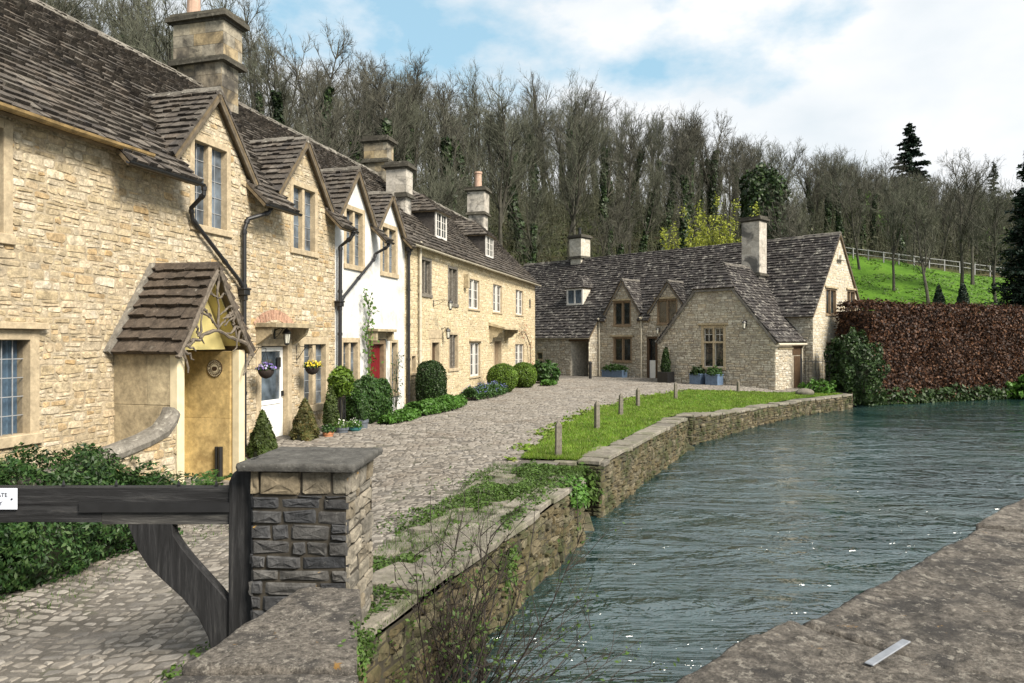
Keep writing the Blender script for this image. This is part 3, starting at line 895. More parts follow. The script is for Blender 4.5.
    sx = N(t, 'ShaderNodeSeparateXYZ'); L(tc, sx.inputs[0])
    mr = N(t, 'ShaderNodeMapRange'); mr.inputs['From Min'].default_value = 9; mr.inputs['From Max'].default_value = 27; mr.inputs['To Min'].default_value = 1.0; mr.inputs['To Max'].default_value = .38
    L(sx.outputs['Y'], mr.inputs['Value'])      # the stream quickens towards the bridge
    mq = N(t, 'ShaderNodeMath', operation='MULTIPLY'); L(s.outputs[0], mq.inputs[0]); L(mr.outputs['Result'], mq.inputs[1])
    mm = N(t, 'ShaderNodeMath', operation='MULTIPLY'); L(mq.outputs[0], mm.inputs[0]); L(vk.outputs['Color'], mm.inputs[1])
    bp = N(t, 'ShaderNodeBump'); bp.inputs['Strength'].default_value = 1.0; bp.inputs['Distance'].default_value = .165
    L(mm.outputs[0], bp.inputs['Height']); L(bp.outputs['Normal'], b.inputs['Normal'])
    M['water'] = m
ground_mats()

def sheet(name, outline, step, zf, mat, smooth=True):
    ol = list(outline)
    vs = []
    n = len(ol)
    for i in range(n):
        a, b = ol[i], ol[(i + 1) % n]
        k = max(1, int(math.hypot(b[0] - a[0], b[1] - a[1]) / step))
        for j in range(k):
            vs.append(Vector((a[0] + (b[0] - a[0]) * j / k, a[1] + (b[1] - a[1]) * j / k)))
    nb = len(vs)
    es = [(i, (i + 1) % nb) for i in range(nb)]
    bl = [tuple(v) for v in vs]
    x = min(p[0] for p in ol)
    while x < max(p[0] for p in ol):
        y = min(p[1] for p in ol)
        while y < max(p[1] for p in ol):
            q = (x + random.uniform(-.2, .2) * step, y + random.uniform(-.2, .2) * step)
            if inside(q[0], q[1], ol): vs.append(Vector(q))
            y += step
        x += step
    ov, oe, of, _, _, _ = delaunay_2d_cdt(vs, es, [], 1, 1e-5)
    X = np.array([p.x for p in ov]); Y = np.array([p.y for p in ov])
    Z = zf(X, Y)
    fs = [f for f in of if inside(sum(ov[i].x for i in f) / len(f), sum(ov[i].y for i in f) / len(f), ol)]
    me = bpy.data.meshes.new(name)
    me.from_pydata(np.stack([X, Y, Z], 1).tolist(), [], [tuple(f) for f in fs])
    me.materials.append(mat)
    if smooth: me.polygons.foreach_set('use_smooth', [True] * len(me.polygons))
    return link(name, me)

def grid_sheet(name, x0, x1, y0, y1, step, zf, mat, mask=None, smooth=True):
    nx = int(round((x1 - x0) / step)) + 1; ny = int(round((y1 - y0) / step)) + 1
    X, Y = np.meshgrid(np.linspace(x0, x1, nx), np.linspace(y0, y1, ny))
    Z = zf(X, Y)
    V = np.stack([X, Y, Z], -1).reshape(-1, 3)
    I = np.arange(nx * ny).reshape(ny, nx)
    F = np.stack([I[:-1, :-1], I[:-1, 1:], I[1:, 1:], I[1:, :-1]], -1).reshape(-1, 4)
    if mask is not None:
        c = V[F].mean(1)
        F = F[mask(c[:, 0], c[:, 1])]
    return np_mesh(name, V, F, mat, smooth=smooth)

def is_field(x, y):
    d = hill_d(x, y)
    lim = 22.5 + 1.5 * np.sin(np.asarray(x) / 11.0)
    return (d > -4) & (d < lim) & (x > 22 + (np.asarray(y) - 50) * 0.25) & (x < 120)
hillside = grid_sheet('hillside', -150, 230, -40, 260, 2.5, hill_z, M['litter'])
tag(hillside, kind='structure')
field = grid_sheet('field', 10, 130, 40, 110, 1.25, lambda x, y: hill_z(x, y) + 0.12, M['meadow'], mask=is_field)
tag(field, kind='structure')

street_outline = [sw(-30, -7), sw(-30, 4.5), (-1.9, 3.0), (-1.45, 4.3), (1.08, 11.2), (0.45, 11.45), (0.85, 12.95), (1.53, 12.7), (3.1, 16.5), (4.77, 20.3),
                  (4.55, 21.1), (5.28, 21.6), (8.9, 26.6), (12.0, 30.3), (15.35, 33.4), (20, 45), (12, 56), (4, 60), (-9, 45), (-14, 30)]
street = sheet('street', street_outline, 0.55, lambda x, y: gz(x, y) - 0.004 + .014 * (fbm(x * 1.3, y * 1.3, 3) - .5), M['street'])
tag(street, kind='structure')
bank = sheet('river_bank', [(15.35, 33.4), (16.6, 35.8), (21.4, 37.75), (28.7, 40.9), (47.2, 49.0), (90, 60), (90, 62), (34, 52), (20, 54), (20, 45)], 2.0, lambda x, y: 0 * x - .25, M['litter'])
tag(bank, kind='structure')

# water: a real rippled surface, finer ripples in the material
def water_z(x, y):
    ca, sa = math.cos(R(-22)), math.sin(R(-22))
    u = x * ca + y * sa; v = -x * sa + y * ca
    h = .08 * (fbm(u * .5 + 3, v * 1.3, 3) - .45) + .045 * (fbm(u * 1.3 + 40, v * 3.0 + 11, 3) - .45)
    h = h + .012 * np.sin(v * 3.1 + 2.2 * fbm(u * .4, v * .4, 2) * 6) * fbm(u * .3 + 9, v * .3, 2)
    return WATER + h
water = grid_sheet('river_water', -6, 50, -6, 49, 0.16, water_z, M['water'])
tag(water, kind='structure')

# ------------------------------------------------------------------ cobbles
class GroundFrame:
    """Street coordinates laid on the ground: a across (w), b along (s), d up."""
    def p(s, a, b, d=0.0):
        x, y = sw(b, a)
        return Vector((x, y, gzf(x, y) + d))
cob = MB()
gf = GroundFrame()
rubble(cob, gf, [[(0.2, -24), (6.1, -24), (6.1, -9), (0.2, -9)]], h=(.085, .15), w=(.10, .27), gap=.034, relief=(.0, .013), jit=.024, seed=11, split=.15, drop=.06)
rubble(cob, gf, [[(0.2, -9), (6.0, -9), (5.9, 1.6), (0.2, 1.6)]], h=(.09, .17), w=(.11, .30), gap=.032, relief=(.0, .014), jit=.024, seed=12, split=.12, drop=.05)
rubble(cob, gf, [[(0.1, 1.6), (5.9, 1.6), (6.7, 6.6), (0.1, 6.6)], [(0.1, 6.6), (6.7, 6.6), (8.5, 11.2), (8.5, 20), (4, 23), (0.1, 18)], [(8.5, 11.2), (14, 12.4), (14, 16), (8.5, 20)]],
       h=(.12, .21), w=(.15, .40), gap=.03, relief=(.0, .014), jit=.024, seed=13, split=.1, drop=.05)
cobo = cob.build('street_cobbles', M['cobble'])
tag(cobo, kind='structure')
# flagged strip on the river side
flags = MB()
rubble(flags, gf, [[(6.05, -18.5), (6.72, -18.5), (7.3, -10.9), (5.95, -9.6)]], h=(.3, .55), w=(.25, .6), gap=.04, relief=(.008, .025), jit=.03, seed=21, split=.2)
fo = flags.build('path_flags', M['flag'])
tag(fo, kind='structure')

# ------------------------------------------------------------------ river walls
def river_wall(label, line, top, ends=(), seed=1, hh=(.07, .15)):
    root = thing('river_wall', label, 'wall', (line[0][0], line[0][1], 0), 0, 'stone walls along the river')
    ox, oy = line[0]
    w = MB(); cp = MB()
    rn = random.Random(seed)
    segs = [(line[i], line[i + 1], True) for i in range(len(line) - 1)] + [(a, b, False) for a, b in ends]
    for i, (a, b, long) in enumerate(segs):
        A = Vector((b[0] - a[0], b[1] - a[1], 0)); L = A.length; A.normalize()
        Nn = Vector((A.y, -A.x, 0))
        fr = Frame((a[0] - ox, a[1] - oy, 0), A, (0, 0, 1), Nn)
        t0, t1 = top(*a) - .07, top(*b) - .07
        rubble(w, fr, [[(0, -1.35), (L, -1.35), (L, t1), (0, t0)]], h=hh, w=(.10, .40), gap=.014, relief=(.0, .055), jit=.018, seed=seed + i, split=.4, facet=.014)
        w.add([fr.p(0, -1.9), fr.p(L, -1.9), fr.p(L, t1), fr.p(0, t0)], [(0, 1, 2, 3)], 1)
        # coping flags of uneven length
        p = 0
        while p < L - .02:
            q = min(L, p + rn.uniform(.38, .85))
            if L - q < .2: q = L
            zc = top(a[0] + A.x * (p + q) / 2, a[1] + A.y * (p + q) / 2) + rn.uniform(-.02, .025)
            f2 = Frame(fr.o + Vector((0, 0, zc)), A, -Nn, (0, 0, 1))
            dep = rn.uniform(.38, .56) if long else .3
            o = rn.uniform(.015, .06)
            P = [(p + .01, -o), (p + (q - p) * .5, -o - rn.uniform(-.015, .02)), (q - .01, -o + rn.uniform(-.02, .02)), (q - .012, dep), (p + (q - p) * .45, dep + rn.uniform(-.04, .05)), (p + .012, dep + rn.uniform(-.05, .03))]
            cp.prism(f2, P, -.075, rn.uniform(-.004, .008))
            p = q
    w.build('stone_face', [M['river_stone'], M['river_mortar']], root)
    cp.build('coping', M['flag'], root, bevel=.012)
    return root
topz = lambda x, y: gzf(x, y) + .03
river_wall('long low stone river wall beside the weedy path, nearest the gate pillar', RIVER1, topz, [((1.08, 11.2), (0.45, 11.45))], 31)
river_wall('stone river wall below the bollards, squared corner of stacked slabs', RIVER2, topz, [((0.72, 12.98), (1.53, 12.7)), ((4.77, 20.3), (4.45, 20.5))], 32)
river_wall('curving low stone wall between the lawn and the wide bend of water', RIVER3, topz, [((4.5, 21.5), (5.28, 21.6))], 33)
ledge = MB()
ledge.box(.55, 1.32, 11.7, 12.9, -1.4, -.86, 0, .03)
ledge.box(4.6, 5.1, 20.6, 21.5, -1.4, -.83, 0, .03)
lo = ledge.build('river_ledge', M['river_stone'], bevel=.02)
tag(lo, kind='structure')
back = MB()
back.add([(0.45, 11.45, 0), (0.85, 12.95, 0), (.85, 12.95, -2), (.45, 11.45, -2)], [(0, 1, 2, 3)])
back.add([(4.45, 20.4, 0), (4.5, 21.6, 0), (4.5, 21.6, -2), (4.45, 20.4, -2)], [(0, 1, 2, 3)])
for i in range(len(BANKLINE) - 1):
    a, b = BANKLINE[i], BANKLINE[i + 1]
    back.add([(a[0], a[1], -.25), (b[0], b[1], -.25), (b[0] - .05, b[1] - .1, -2), (a[0] - .05, a[1] - .1, -2)], [(0, 1, 2, 3)])
tag(back.build('bank_earth', M['core_brown']), kind='structure')

# ------------------------------------------------------------------ lawn
lawn_outline = [(0.15, 13.15), (1.14, 17.6), (2.78, 23.4), (4.84, 28), (7.7, 31.9), (11.6, 32.9), (14.4, 34.2), (15.0, 33.5), (11.75, 30.6), (8.6, 26.9), (4.95, 21.9), (4.35, 20.5), (2.75, 16.7), (1.15, 12.95)]
lawn = sheet('lawn', lawn_outline, .4, lambda x, y: gz(x, y) + .022 + .025 * fbm(x * 1.5, y * 1.5, 3), M['meadow'])
tag(lawn, kind='structure')
def blades(name, n, region, hh, seed, mat, zf, wd=.006):
    rng = np.random.RandomState(seed)
    xs = [p[0] for p in region]; ys = [p[1] for p in region]
    # nearer ground gets more blades
    P = []
    while len(P) < n:
        y = min(ys) + (max(ys) - min(ys)) * rng.uniform() ** 1.7
        x = rng.uniform(min(xs), max(xs))
        if inside(x, y, region): P.append((x, y))
    P = np.array(P)
    d = np.hypot(P[:, 0], P[:, 1])
    h = hh * rng.uniform(.45, 1.3, n) * (.6 + .8 * fbm(P[:, 0] * 1.1, P[:, 1] * 1.1, 3))
    w = wd * (d / 13) ** .9 * rng.uniform(.7, 1.4, n)
    a = rng.uniform(0, 6.28, n)
    z = zf(P[:, 0], P[:, 1])
    lean = rng.normal(0, .4, (n, 2)) * h[:, None]
    V = np.empty((n, 3, 3))
    V[:, 0] = np.stack([P[:, 0] - np.cos(a) * w, P[:, 1] - np.sin(a) * w, z], 1)
    V[:, 1] = np.stack([P[:, 0] + np.cos(a) * w, P[:, 1] + np.sin(a) * w, z], 1)
    V[:, 2] = np.stack([P[:, 0] + lean[:, 0], P[:, 1] + lean[:, 1], z + h], 1)
    o = np_mesh(name, V.reshape(-1, 3), np.arange(3 * n).reshape(n, 3), mat)
    return tag(o, kind='stuff')
EDGE = [(0.0, 13.0), (.15, 13.15), (1.14, 17.6), (2.78, 23.4), (4.84, 28), (7.7, 31.9), (11.6, 32.9)]
def ragged_edge():
    rng = np.random.RandomState(15); Q = []
    for i in range(len(EDGE) - 1):
        a, b = np.array(EDGE[i]), np.array(EDGE[i + 1]); L = np.hypot(*(b - a)); m = int(L * 420 / (1 + i * .5)); t = rng.uniform(size=(m, 1))
        nrm = np.array([-(b - a)[1], (b - a)[0]]) / L
        Q.append(a + (b - a) * t + nrm * (np.abs(rng.normal(0, .22, (m, 1))) - .06))
    Q = np.concatenate(Q); k = fbm(Q[:, 0] * 2.2, Q[:, 1] * 2.2, 3) > .40
    Q = Q[k]; n = len(Q)
    o = foliage('lawn_edge_weeds', np.column_stack([Q, gz(Q[:, 0], Q[:, 1]) + rng.uniform(0, .04, n)]), np.tile([0, 0, 1.], (n, 1)), .03 * rng.uniform(.5, 1.5, n) * (1 + Q[:, 1] / 30), M['grassblade'], rng, None, 2.2, .6)
    tag(o, kind='stuff')
ragged_edge()
blades('lawn_grass', 60000, lawn_outline, .07, 3, M['grassblade'], lambda x, y: gz(x, y) + .02)

# ------------------------------------------------------------------ bollards
def bollard_mesh():
    b = MB()
    w = .053
    prof = [(-.1, 1.0), (.02, 1.02), (.3, .98), (.56, 1.0), (.575, .94), (.66, .16)]
    vs = []
    for z, k in prof:
        vs += [(-w * k, -w * k, z), (w * k, -w * k, z), (w * k, w * k, z), (-w * k, w * k, z)]
    fs = [(i * 4 + k, i * 4 + (k + 1) % 4, (i + 1) * 4 + (k + 1) % 4, (i + 1) * 4 + k) for i in range(len(prof) - 1) for k in range(4)] + [(len(prof) * 4 - 4, len(prof) * 4 - 3, len(prof) * 4 - 2, len(prof) * 4 - 1)]
    b.add(vs, fs)
    return b
bl = None
for (x, y, k, r, lab) in [(.83, 13.3, 1.0, .2, 'tallest looking wooden bollard on the lawn corner by the river notch'),
                          (2.02, 17.6, 1.02, .5, 'wooden bollard, second along the lawn edge from the river notch'),
                          (3.1, 21.1, .98, .3, 'wooden bollard, third along the lawn edge from the river notch'),
                          (4.25, 25.0, .98, .6, 'wooden bollard, fourth along the lawn edge from the river notch'),
                          (6.24, 28.2, 1.0, .2, 'wooden bollard, fifth along the lawn edge, before the potted conifer'),
                          (9.9, 32.4, .75, .7, 'short wooden bollard on the lawn beside the blue planters')]:
    if bl is None:
        bl = bollard_mesh().build('wooden_bollard', M['bollard'], bevel=.006)
        o = bl
    else:
        o = bl.copy(); COL.objects.link(o)
    o.location = (x, y, gzf(x, y) + .02); o.scale = (1, 1, k); o.rotation_euler = (R(random.uniform(-2, 2)), R(random.uniform(-2, 2)), r)
    tag(o, lab, 'bollard', 'wooden bollards along the lawn')

# ------------------------------------------------------------------ gate pillar, low wall, gate, parapet
def stone_block(mb, fr, a0, a1, b0, b1, d0, d1, jit, m=0):
    mb.obox(fr, a0, a1, b0, b1, d0, d1, m, jit)
PIL = (-1.47, 5.52)
pil = thing('gate_pillar', 'square blackened stone gate pillar with flat lichened capstone', 'pillar', (PIL[0], PIL[1], 0), R(87))
pw = MB()
hw = .335
sides = [((-hw, -hw, 0), (0, 1, 0), (-1, 0, 0)), ((hw, -hw, 0), (-1, 0, 0), (0, -1, 0)), ((hw, hw, 0), (0, -1, 0), (1, 0, 0)), ((-hw, hw, 0), (1, 0, 0), (0, 1, 0))]
for i, (o, A, Nn) in enumerate(sides):
    # local x runs along the street, local -y faces the river, local -x faces the viewer
    if i == 0: fr = Frame((-hw, hw, 0), (0, -1, 0), (0, 0, 1), (-1, 0, 0))
    elif i == 1: fr = Frame((-hw, -hw, 0), (1, 0, 0), (0, 0, 1), (0, -1, 0))
    elif i == 2: fr = Frame((hw, -hw, 0), (0, 1, 0), (0, 0, 1), (1, 0, 0))
    else: fr = Frame((hw, hw, 0), (-1, 0, 0), (0, 0, 1), (0, 1, 0))
    mt = 0 if i in (0, 3) else 2
    rubble(pw, fr, [[(-.012, -.7), (2 * hw + .012, -.7), (2 * hw + .012, 1.02), (-.012, 1.02)]], h=(.08, .125), w=(.15, .40), gap=.009, relief=(.004, .026), jit=.010, seed=50 + i, m=mt, split=.10, rc=(.05, .2), facet=.010)
    rubble(pw, fr, [[(-.012, 1.02), (2 * hw + .012, 1.02), (2 * hw + .012, 1.2), (-.012, 1.2)]], h=(.17, .18), w=(.16, .36), gap=.010, relief=(.008, .025), jit=.010, seed=56 + i, m=2, split=.0, rc=(.04, .16), facet=.012)
pw.box(-hw, hw, -hw, hw, -.75, 1.2, 1)
pw.build('shaft', [M['pillar_stone'], M['pillar_mortar'], M['pillar_warm']], pil)
# rough capstone with worn rounded edges
def rough_slab(name, corners, z0, z1, mat, parent, step=.025, amp=.01, edge=.012, seed=1, rnd=.02):
    """Worn slab: bilinear quad top with noise, rounded rim, ragged sides."""
    c = [np.array(p, float) for p in corners]
    n1 = max(4, int(np.linalg.norm(c[1] - c[0]) / step)); n2 = max(4, int(np.linalg.norm(c[3] - c[0]) / step))
    U, Vv = np.meshgrid(np.linspace(0, 1, n1 + 1), np.linspace(0, 1, n2 + 1))
    P = ((1 - U)[..., None] * (1 - Vv)[..., None] * c[0] + U[..., None] * (1 - Vv)[..., None] * c[1] + U[..., None] * Vv[..., None] * c[2] + (1 - U)[..., None] * Vv[..., None] * c[3])
    X, Y = P[..., 0], P[..., 1]
    s = seed * 7.13
    du = np.minimum(U * np.linalg.norm(c[1] - c[0]), (1 - U) * np.linalg.norm(c[1] - c[0])); dv = np.minimum(Vv * np.linalg.norm(c[3] - c[0]), (1 - Vv) * np.linalg.norm(c[3] - c[0]))
    e = np.minimum(du, dv)
    Z = z1 + amp * 2 * (fbm(X * 5 + s, Y * 5, 5) - .47) + amp * 1.1 * (fbm(X * 22 + s, Y * 22, 3) - .47) - rnd * (1 - smooth01(e / (rnd * 1.6))) * (0.6 + .8 * fbm(X * 9 + s, Y * 9, 2))
    cx = X.mean(); cy = Y.mean()
    k = (e < 1e-6)
    wob = edge * 2 * (fbm(X * 6 + s + 40, Y * 6, 4) - .5)
    dx, dy = X - cx, Y - cy
    r = np.hypot(dx, dy) + 1e-9
    fall = 1 - smooth01(e / .06)
    X = X + dx / r * wob * fall; Y = Y + dy / r * wob * fall
    V = np.stack([X, Y, Z], -1).reshape(-1, 3)
    ny, nx = U.shape
    I = np.arange(nx * ny).reshape(ny, nx)
    F = np.stack([I[:-1, :-1], I[:-1, 1:], I[1:, 1:], I[1:, :-1]], -1).reshape(-1, 4).tolist()
    rim = list(I[0, :]) + list(I[1:, -1]) + list(I[-1, -2::-1]) + list(I[-2:0:-1, 0])
    V = V.tolist()
    prev = rim
    for zz, kk in (((z0 * .5 + z1 * .5), .006), (z0, -.004)):
        base = len(V)
        for i in rim:
            x, y, z = V[i]
            ox, oy = x - cx, y - cy; rr = math.hypot(ox, oy)
            q = kk + .007 * float(fbm(x * 11 + s, y * 11 + zz * 9, 3) - .5) * 2
            V.append([x + ox / rr * q, y + oy / rr * q, zz])
        cur = list(range(base, base + len(rim)))
        nR = len(rim)
        F += [[prev[i], cur[i], cur[(i + 1) % nR], prev[(i + 1) % nR]] for i in range(nR)]
        prev = cur
    return np_mesh(name, V, F, mat, parent, smooth=True)
rough_slab('capstone', [(-.415, -.405), (.405, -.41), (.41, .41), (-.41, .42)], 1.2, 1.255, M['cap_stone'], pil, .016, .006, .016, 3, .004)

lw = thing('low_parapet_wall', 'low wall of worn flat slabs running from the gate pillar toward the bridge', 'wall', (-1.2, 4.2, 0))
def rel(p): return (p[0] + 1.2, p[1] - 4.2)
Q = [(-1.42, 5.0), (-1.06, 5.0), (-.82, 3.55), (-.58, 2.2), (-2.05, 2.2), (-1.66, 3.55)]
lb = MB()
for a, b, sd in ((Q[1], Q[2], 0), (Q[2], Q[3], 1), (Q[4], Q[5], 2), (Q[5], Q[0], 3), (Q[0], Q[1], 4)):
    a, b = rel(a), rel(b)
    A = Vector((b[0] - a[0], b[1] - a[1], 0)); L = A.length; A.normalize()
    if sd < 2: fr = Frame((b[0], b[1], 0), -A, (0, 0, 1), (-A.y, A.x, 0))
    else: fr = Frame((b[0], b[1], 0), -A, (0, 0, 1), (-A.y, A.x, 0))
    rubble(lb, fr, [[(0, -1.3), (L, -1.3), (L, .33), (0, .33)]], h=(.08, .15), w=(.14, .34), gap=.02, relief=(.005, .035), jit=.013, seed=70 + sd, split=.25, facet=.014)
    lb.add([fr.p(0, -1.6), fr.p(L, -1.6), fr.p(L, .34), fr.p(0, .34)], [(0, 1, 2, 3)], 1)
lb.build('stone_face', [M['pillar_warm'], M['river_mortar']], lw)
for i, cs in enumerate([[(-1.70, 3.80), (-.80, 3.80), (-1.03, 5.02), (-1.44, 5.03)], [(-1.90, 2.95), (-.68, 2.95), (-.79, 3.77), (-1.71, 3.775)], [(-2.1, 2.1), (-.54, 2.1), (-.68, 2.935), (-1.90, 2.935)]]):
    rough_slab('coping_slab', [rel(p) for p in cs], .33, .43 - .022 * (i % 2), M['parapet'], lw, .02, .014, .026, 5 + i, .008)

par = thing('bridge_parapet', 'broad brown lichened stone bridge parapet above the river', 'parapet', (.49, 2.17, 0), math.atan2(.674, .739))
pb = MB()
pb.box(-3.2, 6.2, -.92, -.04, -2.0, .99, 0)
fr = Frame((-3.2, -.03, 0), (1, 0, 0), (0, 0, 1), (0, 1, 0))
rubble(pb, Frame((6.2, -.035, 0), (-1, 0, 0), (0, 0, 1), (0, 1, 0)), [[(0, -1.6), (9.4, -1.6), (9.4, .98), (0, .98)]], h=(.12, .2), w=(.2, .5), gap=.02, relief=(.005, .03), seed=81)
pb.build('stone_face', [M['river_stone']], par)
cuts = [-3.3, -1.15, .72, 2.81, 4.6, 6.3]
offs = [0.0, 0.035, -.02, .02, -.01]
for i in range(5):
    rough_slab('coping_slab', [(cuts[i] + .006, -.99), (cuts[i + 1] - .006, -.99), (cuts[i + 1] - .006, .0 + offs[i]), (cuts[i] + .006, .0 + offs[i])], .97, 1.10 + [0, .0, -.008, .006, 0][i], M['parapet'], par, .015, .014, .02, 20 + i, .009)
stp = MB()
stp.box(-.14, .14, -.014, .014, 0, .006)
so = stp.build('metal_strip', M['steel'], par, bevel=.002)
so.location = (.674, -.33, 1.098)
so.rotation_euler = (0, 0, R(-2))
dk = thing('bridge_deck', 'stone bridge carriageway behind the parapet', 'bridge', (0, 0, 0))
d1 = MB()
d1.prism(Frame((0, 0, 0), (1, 0, 0), (0, 1, 0), (0, 0, 1)), [(-2.6, 2.2), (-2.4, -2.4), (2.0, -4), (8, 4.0), (5.6, 5.6), (.6, 1.2), (-.6, 2.1)], -2.0, .35)
d1.build('roadway', M['street'], dk)

# gate
M['greyrail'] = grain_mat('weathered grey rail', [(.012, .012, .012), (.035, .034, .033), (.07, .068, .063), (.15, .145, .135)], (2.4, 24, 24))
gt = thing('timber_gate', 'black timber barrier gate with curved brace hung on the pillar', 'gate', (-1.93, 5.33, 0))
def wood_plank(name, x0, x1, y0, y1, z0, z1, mat, seg=24, amp=.006, seed=1, parent=None):
    b = MB(); rn = random.Random(seed)
    vs = []
    for i in range(seg + 1):
        x = x0 + (x1 - x0) * i / seg
        a = [amp * (mnoise.noise(Vector((x * 3.1, seed, k * 5.0)))) for k in range(4)]
        vs += [(x, y0 + a[0], z0 + a[1]), (x, y1 + a[0], z0 + a[1]), (x, y1 + a[2], z1 + a[3]), (x, y0 + a[2], z1 + a[3])]
    fs = [(i * 4 + k, i * 4 + (k + 1) % 4, (i + 1) * 4 + (k + 1) % 4, (i + 1) * 4 + k) for i in range(seg) for k in range(4)] + [(0, 1, 2, 3), (seg * 4 + 3, seg * 4 + 2, seg * 4 + 1, seg * 4)]
    b.add(vs, fs)
    return b.build(name, mat, parent, bevel=0)
wood_plank('top_rail', -2.6, -.09, -.05, .05, -1.075 + 2.01, 1.055, M['blackwood'], seed=2, parent=gt)
wood_plank('lower_rail', -1.0, -.09, -.045, .055, .795, .928, M['greyrail'], seed=3, parent=gt)
wood_plank('lower_rail', -2.6, -1.0, -.05, .05, .81, .93, M['blackwood'], seed=4, parent=gt)
wood_plank('iron_strap', -1.15, .06, -.068, -.052, .885, .955, M['iron'], seed=5, amp=.002, parent=gt)
po = MB()
po.add([(-.09, -.07, -.15), (.085, -.07, -.15), (.085, .08, -.15), (-.09, .08, -.15), (-.085, -.07, 1.10), (.09, -.07, 1.10), (.09, .08, 1.10), (-.085, .08, 1.10),
        (-.06, -.06, 1.16), (.085, -.065, 1.27), (.085, .07, 1.27), (-.06, .07, 1.16)],
       [(3, 2, 1, 0), (0, 1, 5, 4), (1, 2, 6, 5), (2, 3, 7, 6), (3, 0, 4, 7), (4, 5, 9, 8), (5, 6, 10, 9), (6, 7, 11, 10), (7, 4, 8, 11), (8, 9, 10, 11)])
po.build('hanging_post', M['blackpost'], gt, bevel=.008)
br = MB()
top_c = [(-.82, .80), (-.79, .72), (-.74, .60), (-.66, .48), (-.54, .37), (-.42, .26), (-.31, .12), (-.24, -.02), (-.22, -.12)]
bot_c = [(-.50, .80), (-.49, .72), (-.44, .64), (-.36, .54), (-.27, .44), (-.17, .33), (-.08, .22), (-.02, .14), (.03, .06)]
vs = []
for (a, b) in zip(top_c, bot_c):
    vs += [(a[0], -.045, a[1]), (b[0], -.045, b[1]), (b[0], .045, b[1]), (a[0], .045, a[1])]
n = len(top_c)
br.add(vs, [(i * 4 + k, i * 4 + (k + 1) % 4, (i + 1) * 4 + (k + 1) % 4, (i + 1) * 4 + k) for i in range(n - 1) for k in range(4)] + [(0, 1, 2, 3), (4 * n - 1, 4 * n - 2, 4 * n - 3, 4 * n - 4)])
br.build('curved_brace', M['blackpost'], gt, bevel=.006)
for x in (-.20, -.47, -.92, -1.3):
    sp = MB(); sp.lathe([(.011, 0), (.013, .02), (.002, .055)], 6, c=(x, 0, 1.05)); sp.build('spike', M['iron'], gt)
sg = thing('gate_sign', 'white rectangular notice with dark capitals fixed to the black gate', 'sign', (-3.69, 5.268, .98))
sb = MB(); sb.box(-.30, .17, -.008, .002, -.076, .076); sb.build('board', M['sign'], sg, bevel=.003)
def text_mesh(name, body, size, mat, parent, loc, rot, ext=.001, align='CENTER'):
    cu = bpy.data.curves.new(name, 'FONT'); cu.body = body; cu.size = size; cu.extrude = ext; cu.align_x = align
    o = bpy.data.objects.new(name + '_tmp', cu); COL.objects.link(o)
    bpy.context.view_layer.update()
    me = bpy.data.meshes.new_from_object(o.evaluated_get(bpy.context.evaluated_depsgraph_get()))
    bpy.data.objects.remove(o)
    me.materials.clear(); me.materials.append(mat); me.name = name
    q = link(name, me, parent); q.location = loc; q.rotation_euler = rot
    return q
text_mesh('lettering', 'PRIVATE', .042, M['ink'], sg, (.105, -.0095, .016), (R(90), 0, 0), align='RIGHT')
text_mesh('lettering', 'ONLY', .042, M['ink'], sg, (.07, -.0095, -.044), (R(90), 0, 0), align='RIGHT')
sc_ = MB(); sc_.lathe([(.007, 0), (.007, .004), (.002, .006)], 8); q = sc_.build('screw', M['ink'], sg); q.location = (.135, -.0082, 0.0); q.rotation_euler = (R(90), 0, 0)

